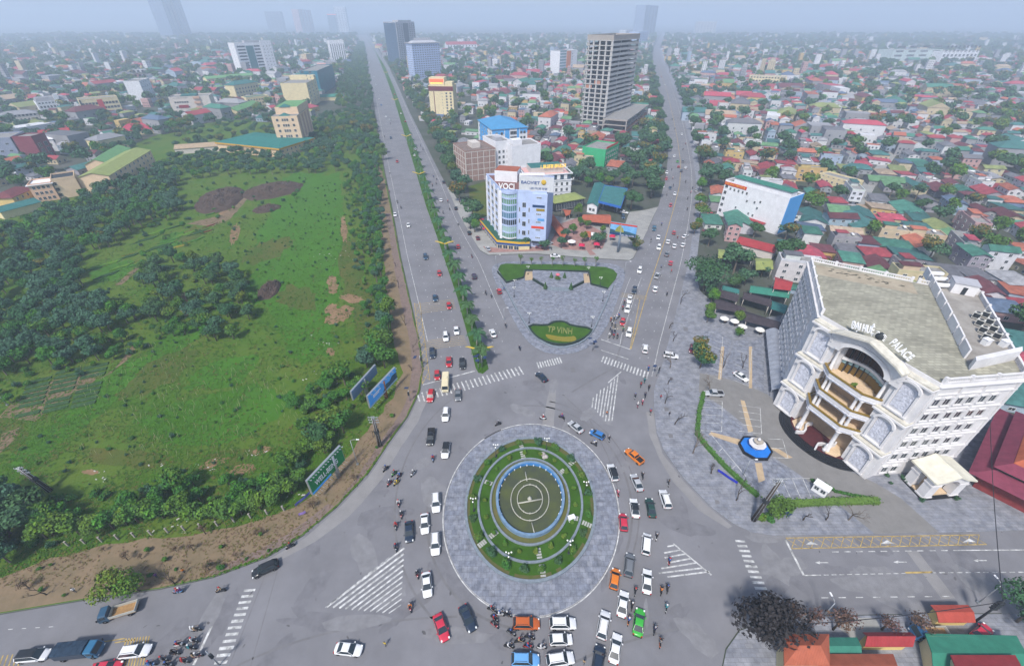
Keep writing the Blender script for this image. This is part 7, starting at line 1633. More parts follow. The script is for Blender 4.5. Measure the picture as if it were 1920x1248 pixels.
 # ---- lower right corner
bd('corner_house','house with orange-red hipped roof at the lower right edge','house',[P(1455,1262),P(1520,1262),P(1520,1222),P(1455,1222)],6,W_CREAM,'hip',R_ORANGE,rise=1.6,lm='orange-red corner house')
bd('corner_shop','low shop with long salmon roof at the bottom edge','shop',[P(1524,1290),P(1650,1290),P(1650,1246),P(1524,1246)],4,W_CREAM,'gable',R_ORANGE,rise=1)
bd('green_shop','small shop with bright green sheet roof left of the crimson awning','shop',[P(1512,1240),P(1596,1240),P(1588,1212),P(1512,1212)],3.2,W_CREAM,'gable',R_GREEN2,rise=.5)
bd('green_shop','large bright green roof at the lower right edge by the parked truck','shop',[P(1735,1275),P(1900,1275),P(1880,1210),P(1722,1206)],3.4,W_CREAM,'gable',M('bright_green_roof',(.04,.20,.135),noise=.5,amt=.2,wave=(1.4,'X',.4)),rise=.7)
bd('crimson_shop','small shop with dark crimson awning roof between two green roofs','shop',[P(1612,1218),P(1690,1218),P(1688,1202),P(1610,1202)],3.4,W_YEL,'gable',R_RED,rise=.8)
bd('red_stall','roadside stall with flat tilted scarlet roof by the cable pole','stall',[P(1748,1172),P(1806,1172),P(1798,1150),P(1738,1150)],2.8,W_YEL,'gable',M('scarlet_roof',(.38,.07,.05),noise=1,amt=.2,wave=(1.5,'X',.3)),rise=.4)
bd('crimson_house','house with crimson corrugated roof cut by the bottom edge','house',[P(1760,1300),P(1870,1300),P(1865,1252),P(1758,1252)],5,W_CREAM,'gable',R_RED,rise=1)
sheet_obj('corner_drive',m_conc,[[(1572,1178),(1600,1158),(1640,1158),(1660,1196),(1620,1215)]],.147)
# == the town: houses told apart by roof, wall and place
RC={'red':(.33,.045,.06),'crimson':(.42,.05,.085),'orange-red':(.42,.115,.06),'maroon':(.15,.045,.055),'teal':(.045,.165,.155),'sea-green':(.05,.20,.145),'green':(.12,.27,.12),'moss green':(.24,.28,.09),'blue-grey':(.10,.15,.24),'slate grey':(.15,.15,.17),'pale grey':(.30,.30,.32),'tan':(.38,.28,.19)}
for k_ in RC:m_=sum(RC[k_])/3;RC[k_]=tuple(c*.84+m_*.16 for c in RC[k_])
RW=[3,2.2,2.4,2.6,3.2,3.2,2,1.2,1.6,2.6,2.2,.9]
WC={'white':(.56,.56,.58),'cream':(.50,.42,.28),'pink':(.46,.29,.28),'grey':(.28,.28,.30),'pale blue':(.32,.39,.48),'yellow':(.50,.36,.15)}
WW=[4,1.5,.6,3.4,.8,.4]
m_hwall=M('house_wall',(1,1,1),objcol=True,rough=.9,noise=.5,amt=.2,detail=8);m_hroof=M('house_roof',(1,1,1),objcol=True,rough=.65,noise=.45,amt=.45,detail=6,wave=(1.1,'X',.5))
m_hroof2=M('house_terrace',(.28,.27,.26),noise=.6,amt=.4,detail=6)
def house_proto(k,W_,D,H_,kind):
 o=link('house',None);w_,d=W_/2,D/2;mb=MB();mb.box(-w_,-d,-.2,w_,d,H_);
 if kind=='gable':
  r_=W_*.26
  for y in(-d,d):mb.face([(-w_,y,H_),(w_,y,H_),(0,y,H_+r_)][::1 if y<0 else-1])
 mb.build('wall',m_hwall,o);mb=MB();ov=.5
 if kind=='gable':
  for s in(-1,1):
   q=[(s*(w_+ov),-d-ov,H_-r_*ov/w_),(s*(w_+ov),d+ov,H_-r_*ov/w_),(0,d+ov,H_+r_),(0,-d-ov,H_+r_)]
   mb.loft([[(x,y,z-.02)for x,y,z in q],[(x,y,z+.14)for x,y,z in q]],smooth=False)
  mb.build('roof',m_hroof,o)
 elif kind=='hip':
  r_=min(W_,D)*.25;e=max(0,(D-W_)/2)
  b=[(-w_-ov,-d-ov,H_),(w_+ov,-d-ov,H_),(w_+ov,d+ov,H_),(-w_-ov,d+ov,H_)];t=[(0,-e,H_+r_),(0,e,H_+r_)]
  for f in([b[0],b[1],t[0]],[b[1],b[2],t[1],t[0]],[b[2],b[3],t[1]],[b[3],b[0],t[0],t[1]],b[::-1]):mb.face(f)
  mb.build('roof',m_hroof,o)
 elif kind=='shed':
  q=[(-w_-.4,-d-.5,H_+.1),(w_+.4,-d-.5,H_+.1),(w_+.4,d+.5,H_+1.3),(-w_-.4,d+.5,H_+1.3)];mb.loft([q,[(x,y,z+.14)for x,y,z in q]],smooth=False);mb.build('roof',m_hroof,o)
  mb=MB();
  for x in(-w_,w_):mb.face([(x,-d,H_),(x,d,H_),(x,d,H_+1.25)])
  mb.face([(-w_,d,H_),(w_,d,H_),(w_,d,H_+1.25),(-w_,d,H_+1.25)]);mb.build('gable_wall',m_hwall,o)
 else:
  mb.sheet([Vector((-w_+.2,-d+.2,0)),Vector((w_-.2,-d+.2,0)),Vector((w_-.2,d-.2,0)),Vector((-w_+.2,d-.2,0))],H_+.02);mb.build('roof',m_hroof2,o)
  mb=MB();wall_path(mb,[Vector((-w_+.1,-d+.1,0)),Vector((w_-.1,-d+.1,0)),Vector((w_-.1,d-.1,0)),Vector((-w_+.1,d-.1,0))],.24,H_-.2,H_+.8,closed=True);mb.build('parapet',m_hwall,o)
  mb=MB();mb.box(-w_*.6,d*.1,H_+.05,w_*.5,d*.8,H_+2.5);mb.build('stair_house',m_hwall,o);mb=MB();mb.box(-w_*.7,0,H_+2.5,w_*.6,d*.9,H_+2.7);mb.build('stair_roof',m_hroof,o)
  if k%2:mb=MB();mb.lathe([(.05,-1),(.5,-.95),(.55,0),(.5,.95),(.05,1)],10);mb.xf(Matrix.Translation((w_*.3,-d*.5,H_+.9))@Matrix.Rotation(R(90),4,'Y'));mb.build('water_tank',m_wht,o)
 ns=max(1,int(H_/3.1))
 for s in range(ns):
  nx=max(2,int(W_/2.6));nz=max(2,int(D/3.5))
  for x in range(nx):link('window',window_mesh(1.15,1.4),o,(-w_+W_*(x+.5)/nx,-d-.03,1+s*3.1))
  for y in range(nz):
   for sx in(-1,1):link('window',window_mesh(1.05,1.3),o,(sx*(w_+.03),-d+D*(y+.5)/nz,1+s*3.1),R(90)*sx)
 if ns>1 and k%2==0:mb=MB();mb.box(-w_*.9,-d-1.2,2.95,w_*.9,-d-.06,3.1);mb.box(-w_*.9,-d-1.2,3.1,w_*.9,-d-1.08,3.9);mb.build('balcony',m_hwall,o)
 if kind!='flat' and k%3==0:mb=MB();mb.box(-w_*.5,d+.05,-.1,w_*.9,d+3.5,2.6);mb.build('rear_wing',m_hwall,o);mb=MB();mb.box(-w_*.6,d+.06,2.6,w_*1.0,d+3.8,2.75);mb.build('rear_roof',m_hroof,o)
 o.location=(0,-500,0);return o
HP=[(house_proto(k,*a),a)for k,a in enumerate([(6,11,6.6,'gable'),(8,12,4.0,'gable'),(7,9,7.2,'hip'),(9,11,4.2,'hip'),(5,13,9.8,'flat'),(6,12,6.8,'flat'),(8,11,3.6,'shed'),(5.5,10,9.6,'gable'),(10,16,4.2,'gable'),(7,10,3.4,'shed')])]
_used=set();r8=random.Random(21);SPOTS=[]
ROADPX=[[(x-2,y)for x,y in AV_R_LEFT]+[(x+2,y)for x,y in AV_R_RIGHT[::-1]],[(x-2,y)for x,y in AV_L_LEFT]+[(x+2,y)for x,y in AV_L_RIGHT[::-1]]]
ROADW=[[P(x,max(y,60))for x,y in q]for q in ROADPX]
SIDE=[P(x,y)for x,y in[(1575,420),(1625,330),(1680,270),(1700,272),(1650,335),(1600,425)]]
EXCL=[px_poly(q)for q in[FIELD,PLAZA,[(840,345),(860,360),(900,500),(1190,500),(1240,380),(1215,330),(1120,318),(1090,350),(1010,330),(900,345)],[(700,640),(900,520),(1180,520),(1280,560),(1290,900),(700,1000)],[(1226,730),(1290,520),(1304,440),(1360,500),(1330,560),(1475,545),(1500,560),(1990,820),(2400,900),(2400,1400),(1340,1400)],[(590,200),(640,150),(668,90),(684,90),(700,200),(722,330),(640,340),(560,330)],[(560,260),(620,230),(660,260),(640,290)]]]+[SIDE]
def clear(p,rad):
 for q in EXCL+ROADW:
  if inside(q,p.x,p.y):return False
 for q in ALLB:
  if inside(q,p.x,p.y):return False
  for a,b in zip(q,q[1:]+q[:1]):
   d=b-a;t=max(0,min(1,(p-a).dot(d)/d.length_squared))
   if(a+d*t-p).length<rad:return False
 return True
def near_edge(p,d):
 for q in ROADW:
  for t in(0,1.57,3.14,4.71):
   if inside(q,p.x+d*math.cos(t),p.y+d*math.sin(t)):return True
 return False
plots=[]
for gy in range(0,330):
 Y0=60+gy*13.2*(1+gy*.004);step=11.6*(1+gy*.004)
 for gx in range(-150,151):
  x=gx*step+(gy%2)*4+r8.uniform(-2,2);y=Y0+r8.uniform(-2.5,2.5)-.22*x*(1 if x>0 else-.6)
  if y<70 or y>3300 or abs(x)>80+y*1.28:continue
  p=Vector((x,y,0));px,py=PIX(p)
  if not(-60<px<1985)or py>800:continue
  plots.append((p,px,py))
plots.sort(key=lambda t:t[0].length)
for lm,(x,y)in{'side street on the right':(1640,330),'far right brick-red roof':(1890,590),'orange-roofed villa cluster':(1560,300),'green palace-side roofs':(1600,450),'middle right town':(1500,240),'far right town edge':(1850,260),'second avenue east trees':(1350,260),'streets behind cream hotel':(930,190),'red roofs behind blue office':(1020,230),'upper centre town':(1000,150),'right edge rows':(1860,420),'palace rear corner':(1850,520),'upper right rows':(1700,200)}.items():landmark(lm,P(x,y))
H_IND=[];FARH=[];TREEBITS=[]
for p,px,py in plots:
 left=px<690
 if not clear(p,6.0)or near_edge(p,7):continue
 dens=.78 if not left else(.7 if py<185 else .34)
 if 700<px<900 and py>120:dens=.35
 if px>1500 and py<75:dens=.1
 q=r8.random()
 if q>dens:
  if q<dens+(.28 if not left else .26):TREEBITS.append(p)
  continue
 (H_IND if len(H_IND)<292 else FARH).append(p)
rks,wks=list(RC),list(WC)
for p in H_IND:
 k=r8.choices(range(10),[2.6,3.2,2,2.6,1.1,1.2,3,1,2,3])[0];src,(W_,D,H_,kd)=HP[k]
 o=copy_tree(src)if k in _used else src;_used.add(k)
 o.location=p;o.rotation_euler[2]=-.28+r8.choice((0,0,1.571,3.1416))+r8.gauss(0,.08);s=r8.uniform(.85,1.12);o.scale=(s*1.22,s*1.22*r8.uniform(.9,1.1),r8.uniform(.72,.98))
 rk=r8.choices(rks,RW)[0];wk=r8.choices(wks,WW)[0];j=r8.uniform(.8,1.2)
 for c in o.children_recursive:
  n=c.name.split('.')[0]
  if n in('roof','rear_roof','stair_roof'):c.color=(*[x*j for x in RC[rk]],1)
  elif n in('wall','gable_wall','parapet','balcony','rear_wing','stair_house'):c.color=(*[x*r8.uniform(.95,1.05)for x in WC[wk]],1)
 st='single-storey' if H_<5 else('two-storey' if H_<8 else 'three-storey')
 auto(o,f'{st} {wk} house with '+('flat terrace roof' if kd=='flat' else f'{rk} roof'),'house','houses of the town',p)
for k,(o,a)in enumerate(HP):
 if k not in _used:
  for c in list(o.children_recursive)+[o]:bpy.data.objects.remove(c)
fm=[M('far_roof_'+k.replace(' ','_').replace('-','_'),c,rough=.7,noise=.05,amt=.25,world=True)for k,c in RC.items()]+[M('far_wall_'+k.replace(' ','_'),c,rough=.9,noise=.05,amt=.2,world=True)for k,c in WC.items()]+[m_win]
mb=MB()
for p in FARH:
 rz=-.28+r8.choice((0,1.571))+r8.gauss(0,.12);big=r8.random()<.1;W_,D=(r8.uniform(5,9),r8.uniform(8,13))if not big else(r8.uniform(12,20),r8.uniform(16,34));H_=r8.choice((3.6,4,6.5,7,9.6))if not big else r8.choice((5,9,13))
 if p.y>900 and r8.random()<.03:H_=r8.uniform(14,30)
 ca,sa=math.cos(rz),math.sin(rz);w_,d=W_/2,D/2;mi=r8.choices(range(12),RW)[0];wi=12+r8.choices(range(6),WW)[0]
 g=lambda x,y,z:(p.x+x*ca-y*sa,p.y+x*sa+y*ca,z)
 c4=[(-w_,-d),(w_,-d),(w_,d),(-w_,d)]
 for i in range(4):(x0,y0),(x1,y1)=c4[i],c4[(i+1)%4];mb.face([g(x0,y0,-.2),g(x1,y1,-.2),g(x1,y1,H_),g(x0,y0,H_)],wi)
 rt=r8.random()
 if rt<.25 or H_>13:mb.face([g(x,y,H_)for x,y in c4],wi if r8.random()<.5 else mi)
 else:
  r_=W_*.24;e=d*(.55 if rt>.65 else 1.06);o_=.5
  b=[g(x*(1+o_/w_),y*(1+o_/d),H_-.1)for x,y in c4];t0,t1=g(0,-e,H_+r_),g(0,e,H_+r_)
  for f in([b[1],b[2],t1,t0],[b[3],b[0],t0,t1]):mb.face(f,mi)
  mb.face([b[0],b[1],t0],wi if e>d else mi);mb.face([b[2],b[3],t1],wi if e>d else mi)
 if p.length<1300:
  for s in range(max(1,int(H_/3.3))):
   for x in(-.5,.5):mb.face([g(x*w_-.6,-d-.06,1+3.3*s),g(x*w_+.6,-d-.06,1+3.3*s),g(x*w_+.6,-d-.06,2.5+3.3*s),g(x*w_-.6,-d-.06,2.5+3.3*s)],18)
   for sx in(-1,1):
    for y in(-.5,.1,.6):mb.face([g(sx*(w_+.06),y*d-.6,1+3.3*s),g(sx*(w_+.06),y*d+.6,1+3.3*s),g(sx*(w_+.06),y*d+.6,2.4+3.3*s),g(sx*(w_+.06),y*d-.6,2.4+3.3*s)],18)
o=mb.build('distant_town',fm);o['kind']='stuff';o['label']='dense far-off town of small coloured roofs fading into haze'
print('houses',len(H_IND),'far',len(FARH),'treebits',len(TREEBITS))
# == trees and bushes where the photograph shows them
r9=random.Random(33);NT=[0];MASS=[]
for lm,(x,y)in{'meadow brush heaps':(450,370),'vegetable plots':(120,740),'dark grove on the left':(130,480),'middle thicket of the meadow':(400,560),'grove near the left edge':(60,620),'left avenue tree belt':(680,400),'top edge of the meadow':(520,290),'lower left tree row':(200,960),'hoarding bushes':(600,800),'peach tower forecourt':(610,262),'cafe garden':(1090,445),'brick block kerb':(850,350),'second avenue west kerb':(1215,300),'second avenue east kerb':(1310,330),'palace hedge':(1320,780),'planted palace road edge':(1540,950),'far left avenue trees':(670,170)}.items():landmark(lm,P(x,y))
DESC={'dense':'dense dark broadleaf tree','mid':'fresh green broadleaf tree','gold':'tree with golden-topped crown','round':'small round-crowned tree','bush':'leafy bush','slim':'slender upright tree','great':'large spreading tree','purple':'purple-brown leaved tree','young':'thin young tree','lime':'lime green leaning tree','brown':'withered brownish tree'}
def T(kind,px,py,s=1.0,where='',sz=None,z=None):
 k=kind if kind in TK else kind+str(r9.randrange(3));base=kind.rstrip('0123456789');NT[0]+=1
 return plant(k,P(px,py),s*r9.uniform(.88,1.14),desc=DESC[base],group='bushes' if base=='bush' else 'trees',sz=sz,z=z,cat='bush' if base=='bush' else 'tree')
for kind,pts,s,wh in[('mid',[(646,812),(628,806),(708,680),(722,690),(706,660),(725,655),(733,596)],1.0,'behind the hoardings'),('dense',[(600,830),(690,690),(716,640)],.9,'behind the hoardings'),('round',[(610,850),(585,845),(560,870),(575,810),(588,770),(540,880),(620,830),(563,905),(548,925),(530,915)],1.0,'behind the hoardings'),('round',[(185,1000),(215,992),(240,985),(262,980),(285,975),(308,972),(332,968),(155,1005),(120,1000),(405,975),(430,970),(455,965),(490,955),(515,945),(375,975),(90,1010),(350,962),(470,950)],1.15,'of the row above the left road'),('dense',[(20,1000),(60,990),(30,960),(5,1030),(75,965),(10,940)],1.0,'at the lower left edge'),('great0',[(1318,545)],1.0,'at the second avenue kerb before the eatery'),('dense',[(1374,545),(1395,535),(1426,520)],.9,'above the eatery roofs'),('gold',[(1312,690),(1308,668)],.85,'between pavement and parking bays'),('mid',[(1329,590),(1325,605),(1332,570),(1384,608)],.75,'beside the eatery entrance'),('lime0',[(1385,632)],.5,'over the parking bays'),('gold',[(1311,410),(1309,388),(1301,440)],.7,'on the second avenue east kerb'),('mid',[(1310,360),(1306,430)],.75,'on the second avenue east kerb'),('gold',[(1316,308),(1312,300)],.9,'on the second avenue east kerb'),('dense',[(1318,352),(1330,345),(1302,270),(1308,280),(1290,225),(1298,245),(1280,195),(1286,210),(1270,170)],1.0,'on the second avenue east kerb'),('gold',[(1230,320),(1224,368),(1226,345),(1222,345),(1204,290),(1224,300)],.95,'on the second avenue west kerb'),('dense',[(1240,300),(1236,278),(1238,260),(1222,280),(1216,258),(1220,372),(1216,355),(1210,335),(1200,310),(1236,235),(1230,210),(1224,190),(1190,320),(1182,395),(1244,285)],1.0,'on the second avenue west kerb'),('dense',[(1095,342),(1110,348),(1128,342),(1150,348),(1168,338),(1178,348),(1085,338),(1072,348),(1185,352)],.85,'in the courtyard below the green block'),('mid',[(1100,352),(1140,352),(1170,355),(1125,350)],.8,'in the courtyard below the green block'),('dense',[(1052,466),(1060,452),(1128,455),(1118,462),(1020,470),(986,465)],.75,'in the cafe garden'),('mid',[(1075,440),(1088,425),(1100,430),(1085,408),(1130,438),(1092,455)],.7,'in the cafe garden'),('gold',[(1193,470),(1186,462)],.75,'at the landscape billboard'),('gold',[(862,380),(830,262),(810,235),(808,222),(798,210),(836,285)],.8,'on the left avenue east kerb'),('dense',[(858,355),(872,362),(846,325),(838,318),(832,300),(822,275),(816,255),(806,240),(800,232),(790,200),(782,190),(775,180),(768,168),(882,430),(892,425),(886,415),(840,275)],.9,'on the left avenue east kerb'),('mid',[(852,310),(850,330),(890,436),(824,262),(758,150),(750,138),(744,125)],.85,'on the left avenue east kerb'),('young0',[(976,498),(996,498),(1015,499),(1035,500),(1055,500),(1077,501),(1096,501),(1116,502)],1.0,'in the row behind the plaza'),('purple0',[(1430,1200)],.9,'at the lower right corner'),('great0',[(1905,1165)],.62,'at the lower right edge'),('brown0',[(1515,1168),(1572,1172),(1561,1180),(1652,1180),(1705,1178),(1478,1160)],.95,'before the corner shops'),('lime0',[(215,1112),(262,1108)],.85,'over the left road kerb'),('bush',[(1440,975),(1450,965),(1425,975)],.9,'around the tall lattice mast'),('mid',[(1440,968),(1462,970)],.7,'by the tall lattice mast'),('mid',[(720,300),(708,268),(716,288),(702,240)],.9,'at the avenue kerb by the meadow'),('gold',[(672,250),(690,262),(620,262),(346,245),(330,250),(358,240),(440,200)],.9,'near the peach tower')]:
 for x,y in pts:T(kind,x,y,s*(1.65 if y<420 and kind!='mid' else 1.4 if y<420 else 1),wh)
for k,(x,y)in enumerate([(1276,570),(1262,640),(1256,690),(1252,720),(1247,757),(1265,796),(1299,850),(1333,888),(1380,938),(1548,975),(1590,975),(1505,975),(1355,690),(1392,690),(1328,735),(1255,615)]):bare_tree(k%4,P(x,y),1.05,desc='leafless street tree on the palace side pavement',group='bare pavement trees')
for k,(x,y)in enumerate([(722,360),(729,430),(742,500),(748,540),(760,610),(775,660),(772,695),(328,1095),(88,1115),(700,820),(745,455)]):bare_tree((k+1)%4,P(x,y),.9,desc='leafless tree on the dirt verge',group='bare verge trees')
for k in range(22):
 y=672*(.955**k)+8;x=(av(AV_L_MEDL,y)+av(AV_L_MEDR,y))/2
 if y>120:palm(P(x,y),k,r9.uniform(1.25,1.5))
for x,y in((1322,548),(1330,556),(622,250),(632,246),(350,232),(378,228),(190,232),(210,228)):palm(P(x,y),1,.9,desc='feather-leaved palm in a yard')
for x,y in((1480,765),(1488,772),(1660,893),(1668,908),(1727,940),(1792,938),(1700,905),(1690,898)):small_bush(P(x,y),r9.uniform(.3,.5),'bush1','potted shrub at the palace walls',.15,'shrubs at the palace')
def hedge(px,wd,h,label):
 pts=px_poly(px,1.2);V=[];mb=MB();r_=random.Random(len(px)*7)
 for q in subdiv_poly(px_poly(px),.16,closed=False):
  for _ in range(7):
   c=q+Vector((r_.uniform(-wd,wd)/2,r_.uniform(-wd,wd)/2,r_.uniform(.1,h)));nrm=Vector((r_.uniform(-1,1),r_.uniform(-1,1),r_.uniform(.1,1))).normalized();a=nrm.orthogonal().normalized();b=nrm.cross(a);s=r_.uniform(.12,.28)
   mb.face([c-a*s,c-b*s*.7,c+a*s,c+b*s*.7])
 wall_path(mb,subdiv_poly(px_poly(px),1.5,closed=False),wd*.7,.1,h*.75)
 return tag(mb.build('hedge',m_leaf[1]),label,'hedge')
hedge([(1318,738),(1310,775),(1306,815),(1325,840),(1360,878),(1400,915),(1420,932)],1.3,1.3,'long green hedge curving along the car park edge of the palace')
hedge([(1440,943),(1500,945),(1560,942),(1645,940)],2.2,1.1,'shrub hedge between parking bays and the lower pavement')
hedge([(1520,902),(1545,908),(1565,922),(1600,930),(1645,938)],.7,.8,'thin dark hedge snaking along the palace driveway')
VGP=px_poly(VERGE_IN+VERGE_OUT)
def grove(px,kinds,step,s,where,cap=400,jit=.45,mass=False):
 q=px_poly(px);x0,x1=min(p.x for p in q),max(p.x for p in q);y0,y1=min(p.y for p in q),max(p.y for p in q);n=0
 y=y0
 while y<y1:
  x=x0
  while x<x1:
   p=Vector((x+r9.uniform(-jit,jit)*step,y+r9.uniform(-jit,jit)*step,.12));x+=step
   if not inside(q,p.x,p.y):continue
   k=r9.choices(list(kinds),list(kinds.values()))[0]
   if mass or n>=cap or NT[0]>296:MASS.append((k+str(r9.randrange(3)),p,s*(r9.uniform(.8,1.15)if jit<1 else r9.uniform(.35,1.5))))
   else:
    NT[0]+=1;n+=1;kk=k+str(r9.randrange(3))
    plant(kk,p,s*r9.uniform(.8,1.15),desc=DESC[k],group='bushes' if k=='bush' else 'trees',z=.1,cat='bush' if k=='bush' else 'tree')
  y+=step
grove([(255,600),(330,550),(350,560),(400,552),(440,545),(480,550),(480,585),(440,640),(360,650),(320,640)],{'dense':3,'mid':1.2,'round':1},5.4,.8,'in the middle thicket of the meadow')
grove([(270,500),(330,490),(400,500),(480,520),(460,545),(400,545),(330,540),(260,540)],{'dense':3,'mid':.8,'bush':1},6,.85,'in the upper thicket of the meadow')
grove([(-40,600),(110,540),(260,590),(240,640),(180,690),(80,690),(-40,720)],{'dense':4,'mid':2,'bush':1},5.2,.85,'in the grove near the left edge',mass=True)
grove([(-60,470),(60,420),(160,375),(240,345),(330,340),(350,400),(250,440),(180,480),(160,540),(-60,600)],{'dense':4,'mid':2,'slim':1.2,'gold':.3},6.6,.95,'in the dark grove',mass=True)
grove([(240,345),(330,300),(440,285),(560,300),(640,290),(660,320),(560,330),(440,330),(340,345)],{'dense':4,'mid':1},8,.85,'along the top edge',mass=True)
grove([(560,235),(640,215),(700,215),(712,300),(690,310),(640,290),(575,300)],{'dense':3,'mid':1,'gold':.3},8.5,.95,'',mass=True)
grove([(655,320),(708,300),(716,400),(722,480),(728,560),(736,640),(712,640),(700,520),(690,430),(672,360)],{'dense':2,'mid':2,'slim':2},4.6,.75,'in the belt',mass=True)
grove([(640,330),(672,340),(690,430),(700,540),(690,640),(670,560),(660,450)],{'bush':3,'round':1,'mid':.5},5,.8,'',mass=True)
grove([(560,860),(600,820),(560,790),(540,760),(640,700),(690,720),(680,760),(620,800),(560,900),(480,945),(440,930),(520,880)],{'bush':4,'round':1.6,'mid':.5},3.6,.95,'',mass=True)
grove([(0,985),(80,940),(300,915),(450,900),(540,900),(520,945),(330,970),(100,1005),(-40,1060),(-40,1000)],{'bush':3,'round':1.5,'mid':.6},3.7,.9,'',mass=True)
grove([(-40,1000),(60,985),(130,1005),(60,1060),(-40,1100)],{'dense':2,'bush':2,'mid':1},3.8,.75,'',mass=True)
grove([(200,400),(320,380),(420,330),(560,330),(600,350),(480,420),(360,470),(230,520)],{'bush':2,'round':.5},12,.8,'',mass=True)
grove([(300,225),(470,190),(560,250),(480,290),(330,285)],{'dense':3,'gold':1},15,1.0,'',mass=True)
grove([(100,225),(330,215),(330,250),(240,300),(110,300),(60,330),(0,330),(0,260)],{'dense':3,'gold':1.2},14,1.1,'',mass=True)
grove([(630,200),(640,130),(664,85),(682,80),(690,130),(698,190),(700,215),(640,215)],{'dense':3,'mid':.6},13,1.35,'',mass=True)
grove([(722,110),(735,115),(800,215),(830,240),(880,310),(850,320),(790,225),(745,150)],{'dense':2,'gold':1,'mid':.6},9,1.15,'',mass=True)
grove([(1226,230),(1215,150),(1206,110),(1219,108),(1232,160),(1243,230)],{'dense':3},13,1.2,'',mass=True)
grove([(1290,230),(1262,150),(1245,110),(1258,110),(1285,150),(1310,230)],{'dense':3},13,1.2,'',mass=True)
grove([(150,560),(330,430),(480,400),(640,330),(690,420),(720,650),(640,720),(520,880),(250,910),(0,930),(30,830),(250,680)],{'bush':1},6.2,.34,'',mass=True,jit=2.6)
grove([(90,690),(200,640),(300,610),(330,640),(230,680),(130,720)],{'bush':3,'mid':.5,'round':.6},5,.75,'',mass=True)
grove([(-30,700),(70,690),(60,740),(0,790),(-30,800)],{'bush':3,'round':.6},5,.8,'',mass=True)
grove([(200,380),(330,370),(340,420),(220,440)],{'bush':2,'dense':.7},8,.9,'',mass=True)
for k in range(70):
 x_=r9.uniform(-20,560)if k<52 else r9.uniform(560,760);y_=r9.uniform(985,1130)if k<52 else r9.uniform(760,980);p=P(x_,y_)
 if inside(VGP,p.x,p.y):MASS.append((('brown0','bush2','brown0','bush0')[k%4],Vector((p.x,p.y,.1)),r9.uniform(.25,.55)))
for p in TREEBITS:MASS.append((r9.choice(('dense','dense','dense','mid','gold'))+str(r9.randrange(3)),Vector((p.x,p.y,0)),r9.uniform(.95,1.6)*(1+p.length/2500)))
def mass(name,items,thin):
 V=[];F=[];MI=[];ms=[];kept={}
 for k,p,s in items:
  for part in('crown','trunk'):
   me=TK[k][part];key=(k,part)
   if key not in kept:
    vs_=[v.co.copy()for v in me.vertices];kept[key]=(vs_,[(tuple(f.vertices),f.material_index)for f in me.polygons],[m for m in me.materials])
   vs_,fs,mats_=kept[key];a=r9.uniform(0,6.28);ca,sa=math.cos(a),math.sin(a);d=p.length
   if part=='trunk' and d>450:continue
   st=1 if d<330 else(2 if d<700 else 5);sc=s*1.0;fat=1 if st==1 else(1.35 if st==2 else 2.0)
   for idx,mi in fs[::st]if part=='crown' else fs:
    m_=mats_[mi]
    if m_ not in ms:ms.append(m_)
    c=sum((vs_[i]for i in idx),Vector())/len(idx)if fat>1 and part=='crown' else None;i0=len(V)
    for i in idx:
     v=vs_[i]if c is None else c+(vs_[i]-c)*fat
     V.append((p.x+(v.x*ca-v.y*sa)*sc,p.y+(v.x*sa+v.y*ca)*sc,p.z+v.z*sc))
    F.append(tuple(range(i0,i0+len(idx))));MI.append(ms.index(m_))
 me=bpy.data.meshes.new(name);me.from_pydata(V,[],F)
 for m_ in ms:me.materials.append(m_)
 me.polygons.foreach_set('material_index',MI);me.update();o=link(name,me);o['kind']='stuff';return o
near_m=[m for m in MASS if PIX(m[1])[0]<740 and PIX(m[1])[1]>210];far_m=[m for m in MASS if m not in near_m]
o=mass('woodland',near_m,1);o['label']='dense mixed woods and scrub around the meadow'
o=mass('distant_trees',far_m,1);o['label']='far tree masses among the houses and along the avenues'
VG=px_poly(VERGE_IN+VERGE_OUT)
mb=MB();q=px_poly(FIELD);x0,x1=min(p.x for p in q),max(p.x for p in q);n=0
while n<60000:
 px,py=r9.uniform(-40,740),300+800*r9.random()**.8;p=P(px,py)
 if not inside(q,p.x,p.y):continue
 dn=mnoise.noise(Vector((p.x*.05,p.y*.05,3)))+.6*mnoise.noise(Vector((p.x*.2,p.y*.2,1)))
 n+=1
 if dn<r9.uniform(-.7,.25):continue
 s=r9.uniform(.22,.6)*(1+(450-min(450,py-300))/600);a=r9.uniform(0,6.28);mi=0 if dn+r9.uniform(-.35,.35)>.2 else(1 if r9.random()<.75 else 2)
 if inside(VG,p.x,p.y):
  if r9.random()<.5:continue
  mi=2 if r9.random()<.5 else 3;s*=.7
 for k in range(2):
  t=a+2.1*k;ca,sa=math.cos(t)*s,math.sin(t)*s;u_=r9.uniform(.15,.45)*s
  mb.face([(p.x-sa*.45,p.y+ca*.45,.15),(p.x+ca*.3-sa*.3,p.y+sa*.3+ca*.3,.16+u_),(p.x+ca,p.y+sa,.17+u_*.8),(p.x+ca*.3+sa*.3,p.y+sa*.3-ca*.3,.13+u_)],mi)
o=mb.build('grass_tufts',[M('tuft_green',(.05,.145,.010),island=.25,rand=.01),M('tuft_dark',(.035,.10,.010),island=.25,rand=.01),M('tuft_straw',(.12,.115,.03),island=.25,rand=.01),M('tuft_brown',(.15,.10,.06),island=.4,rand=.01)]);o['kind']='stuff'
mb=MB()
for k in range(420):
 px,py=(r9.uniform(150,480),r9.uniform(650,860))if k<300 else(r9.uniform(440,560),r9.uniform(680,800))
 p=P(px,py)
 if r9.random()<.45:continue
 mb.tube([(p.x,p.y,.1),(p.x+r9.uniform(-.3,.3),p.y+.3,1.0),(p.x+r9.uniform(-.8,.3),p.y+.8,1.7)],.035,4)
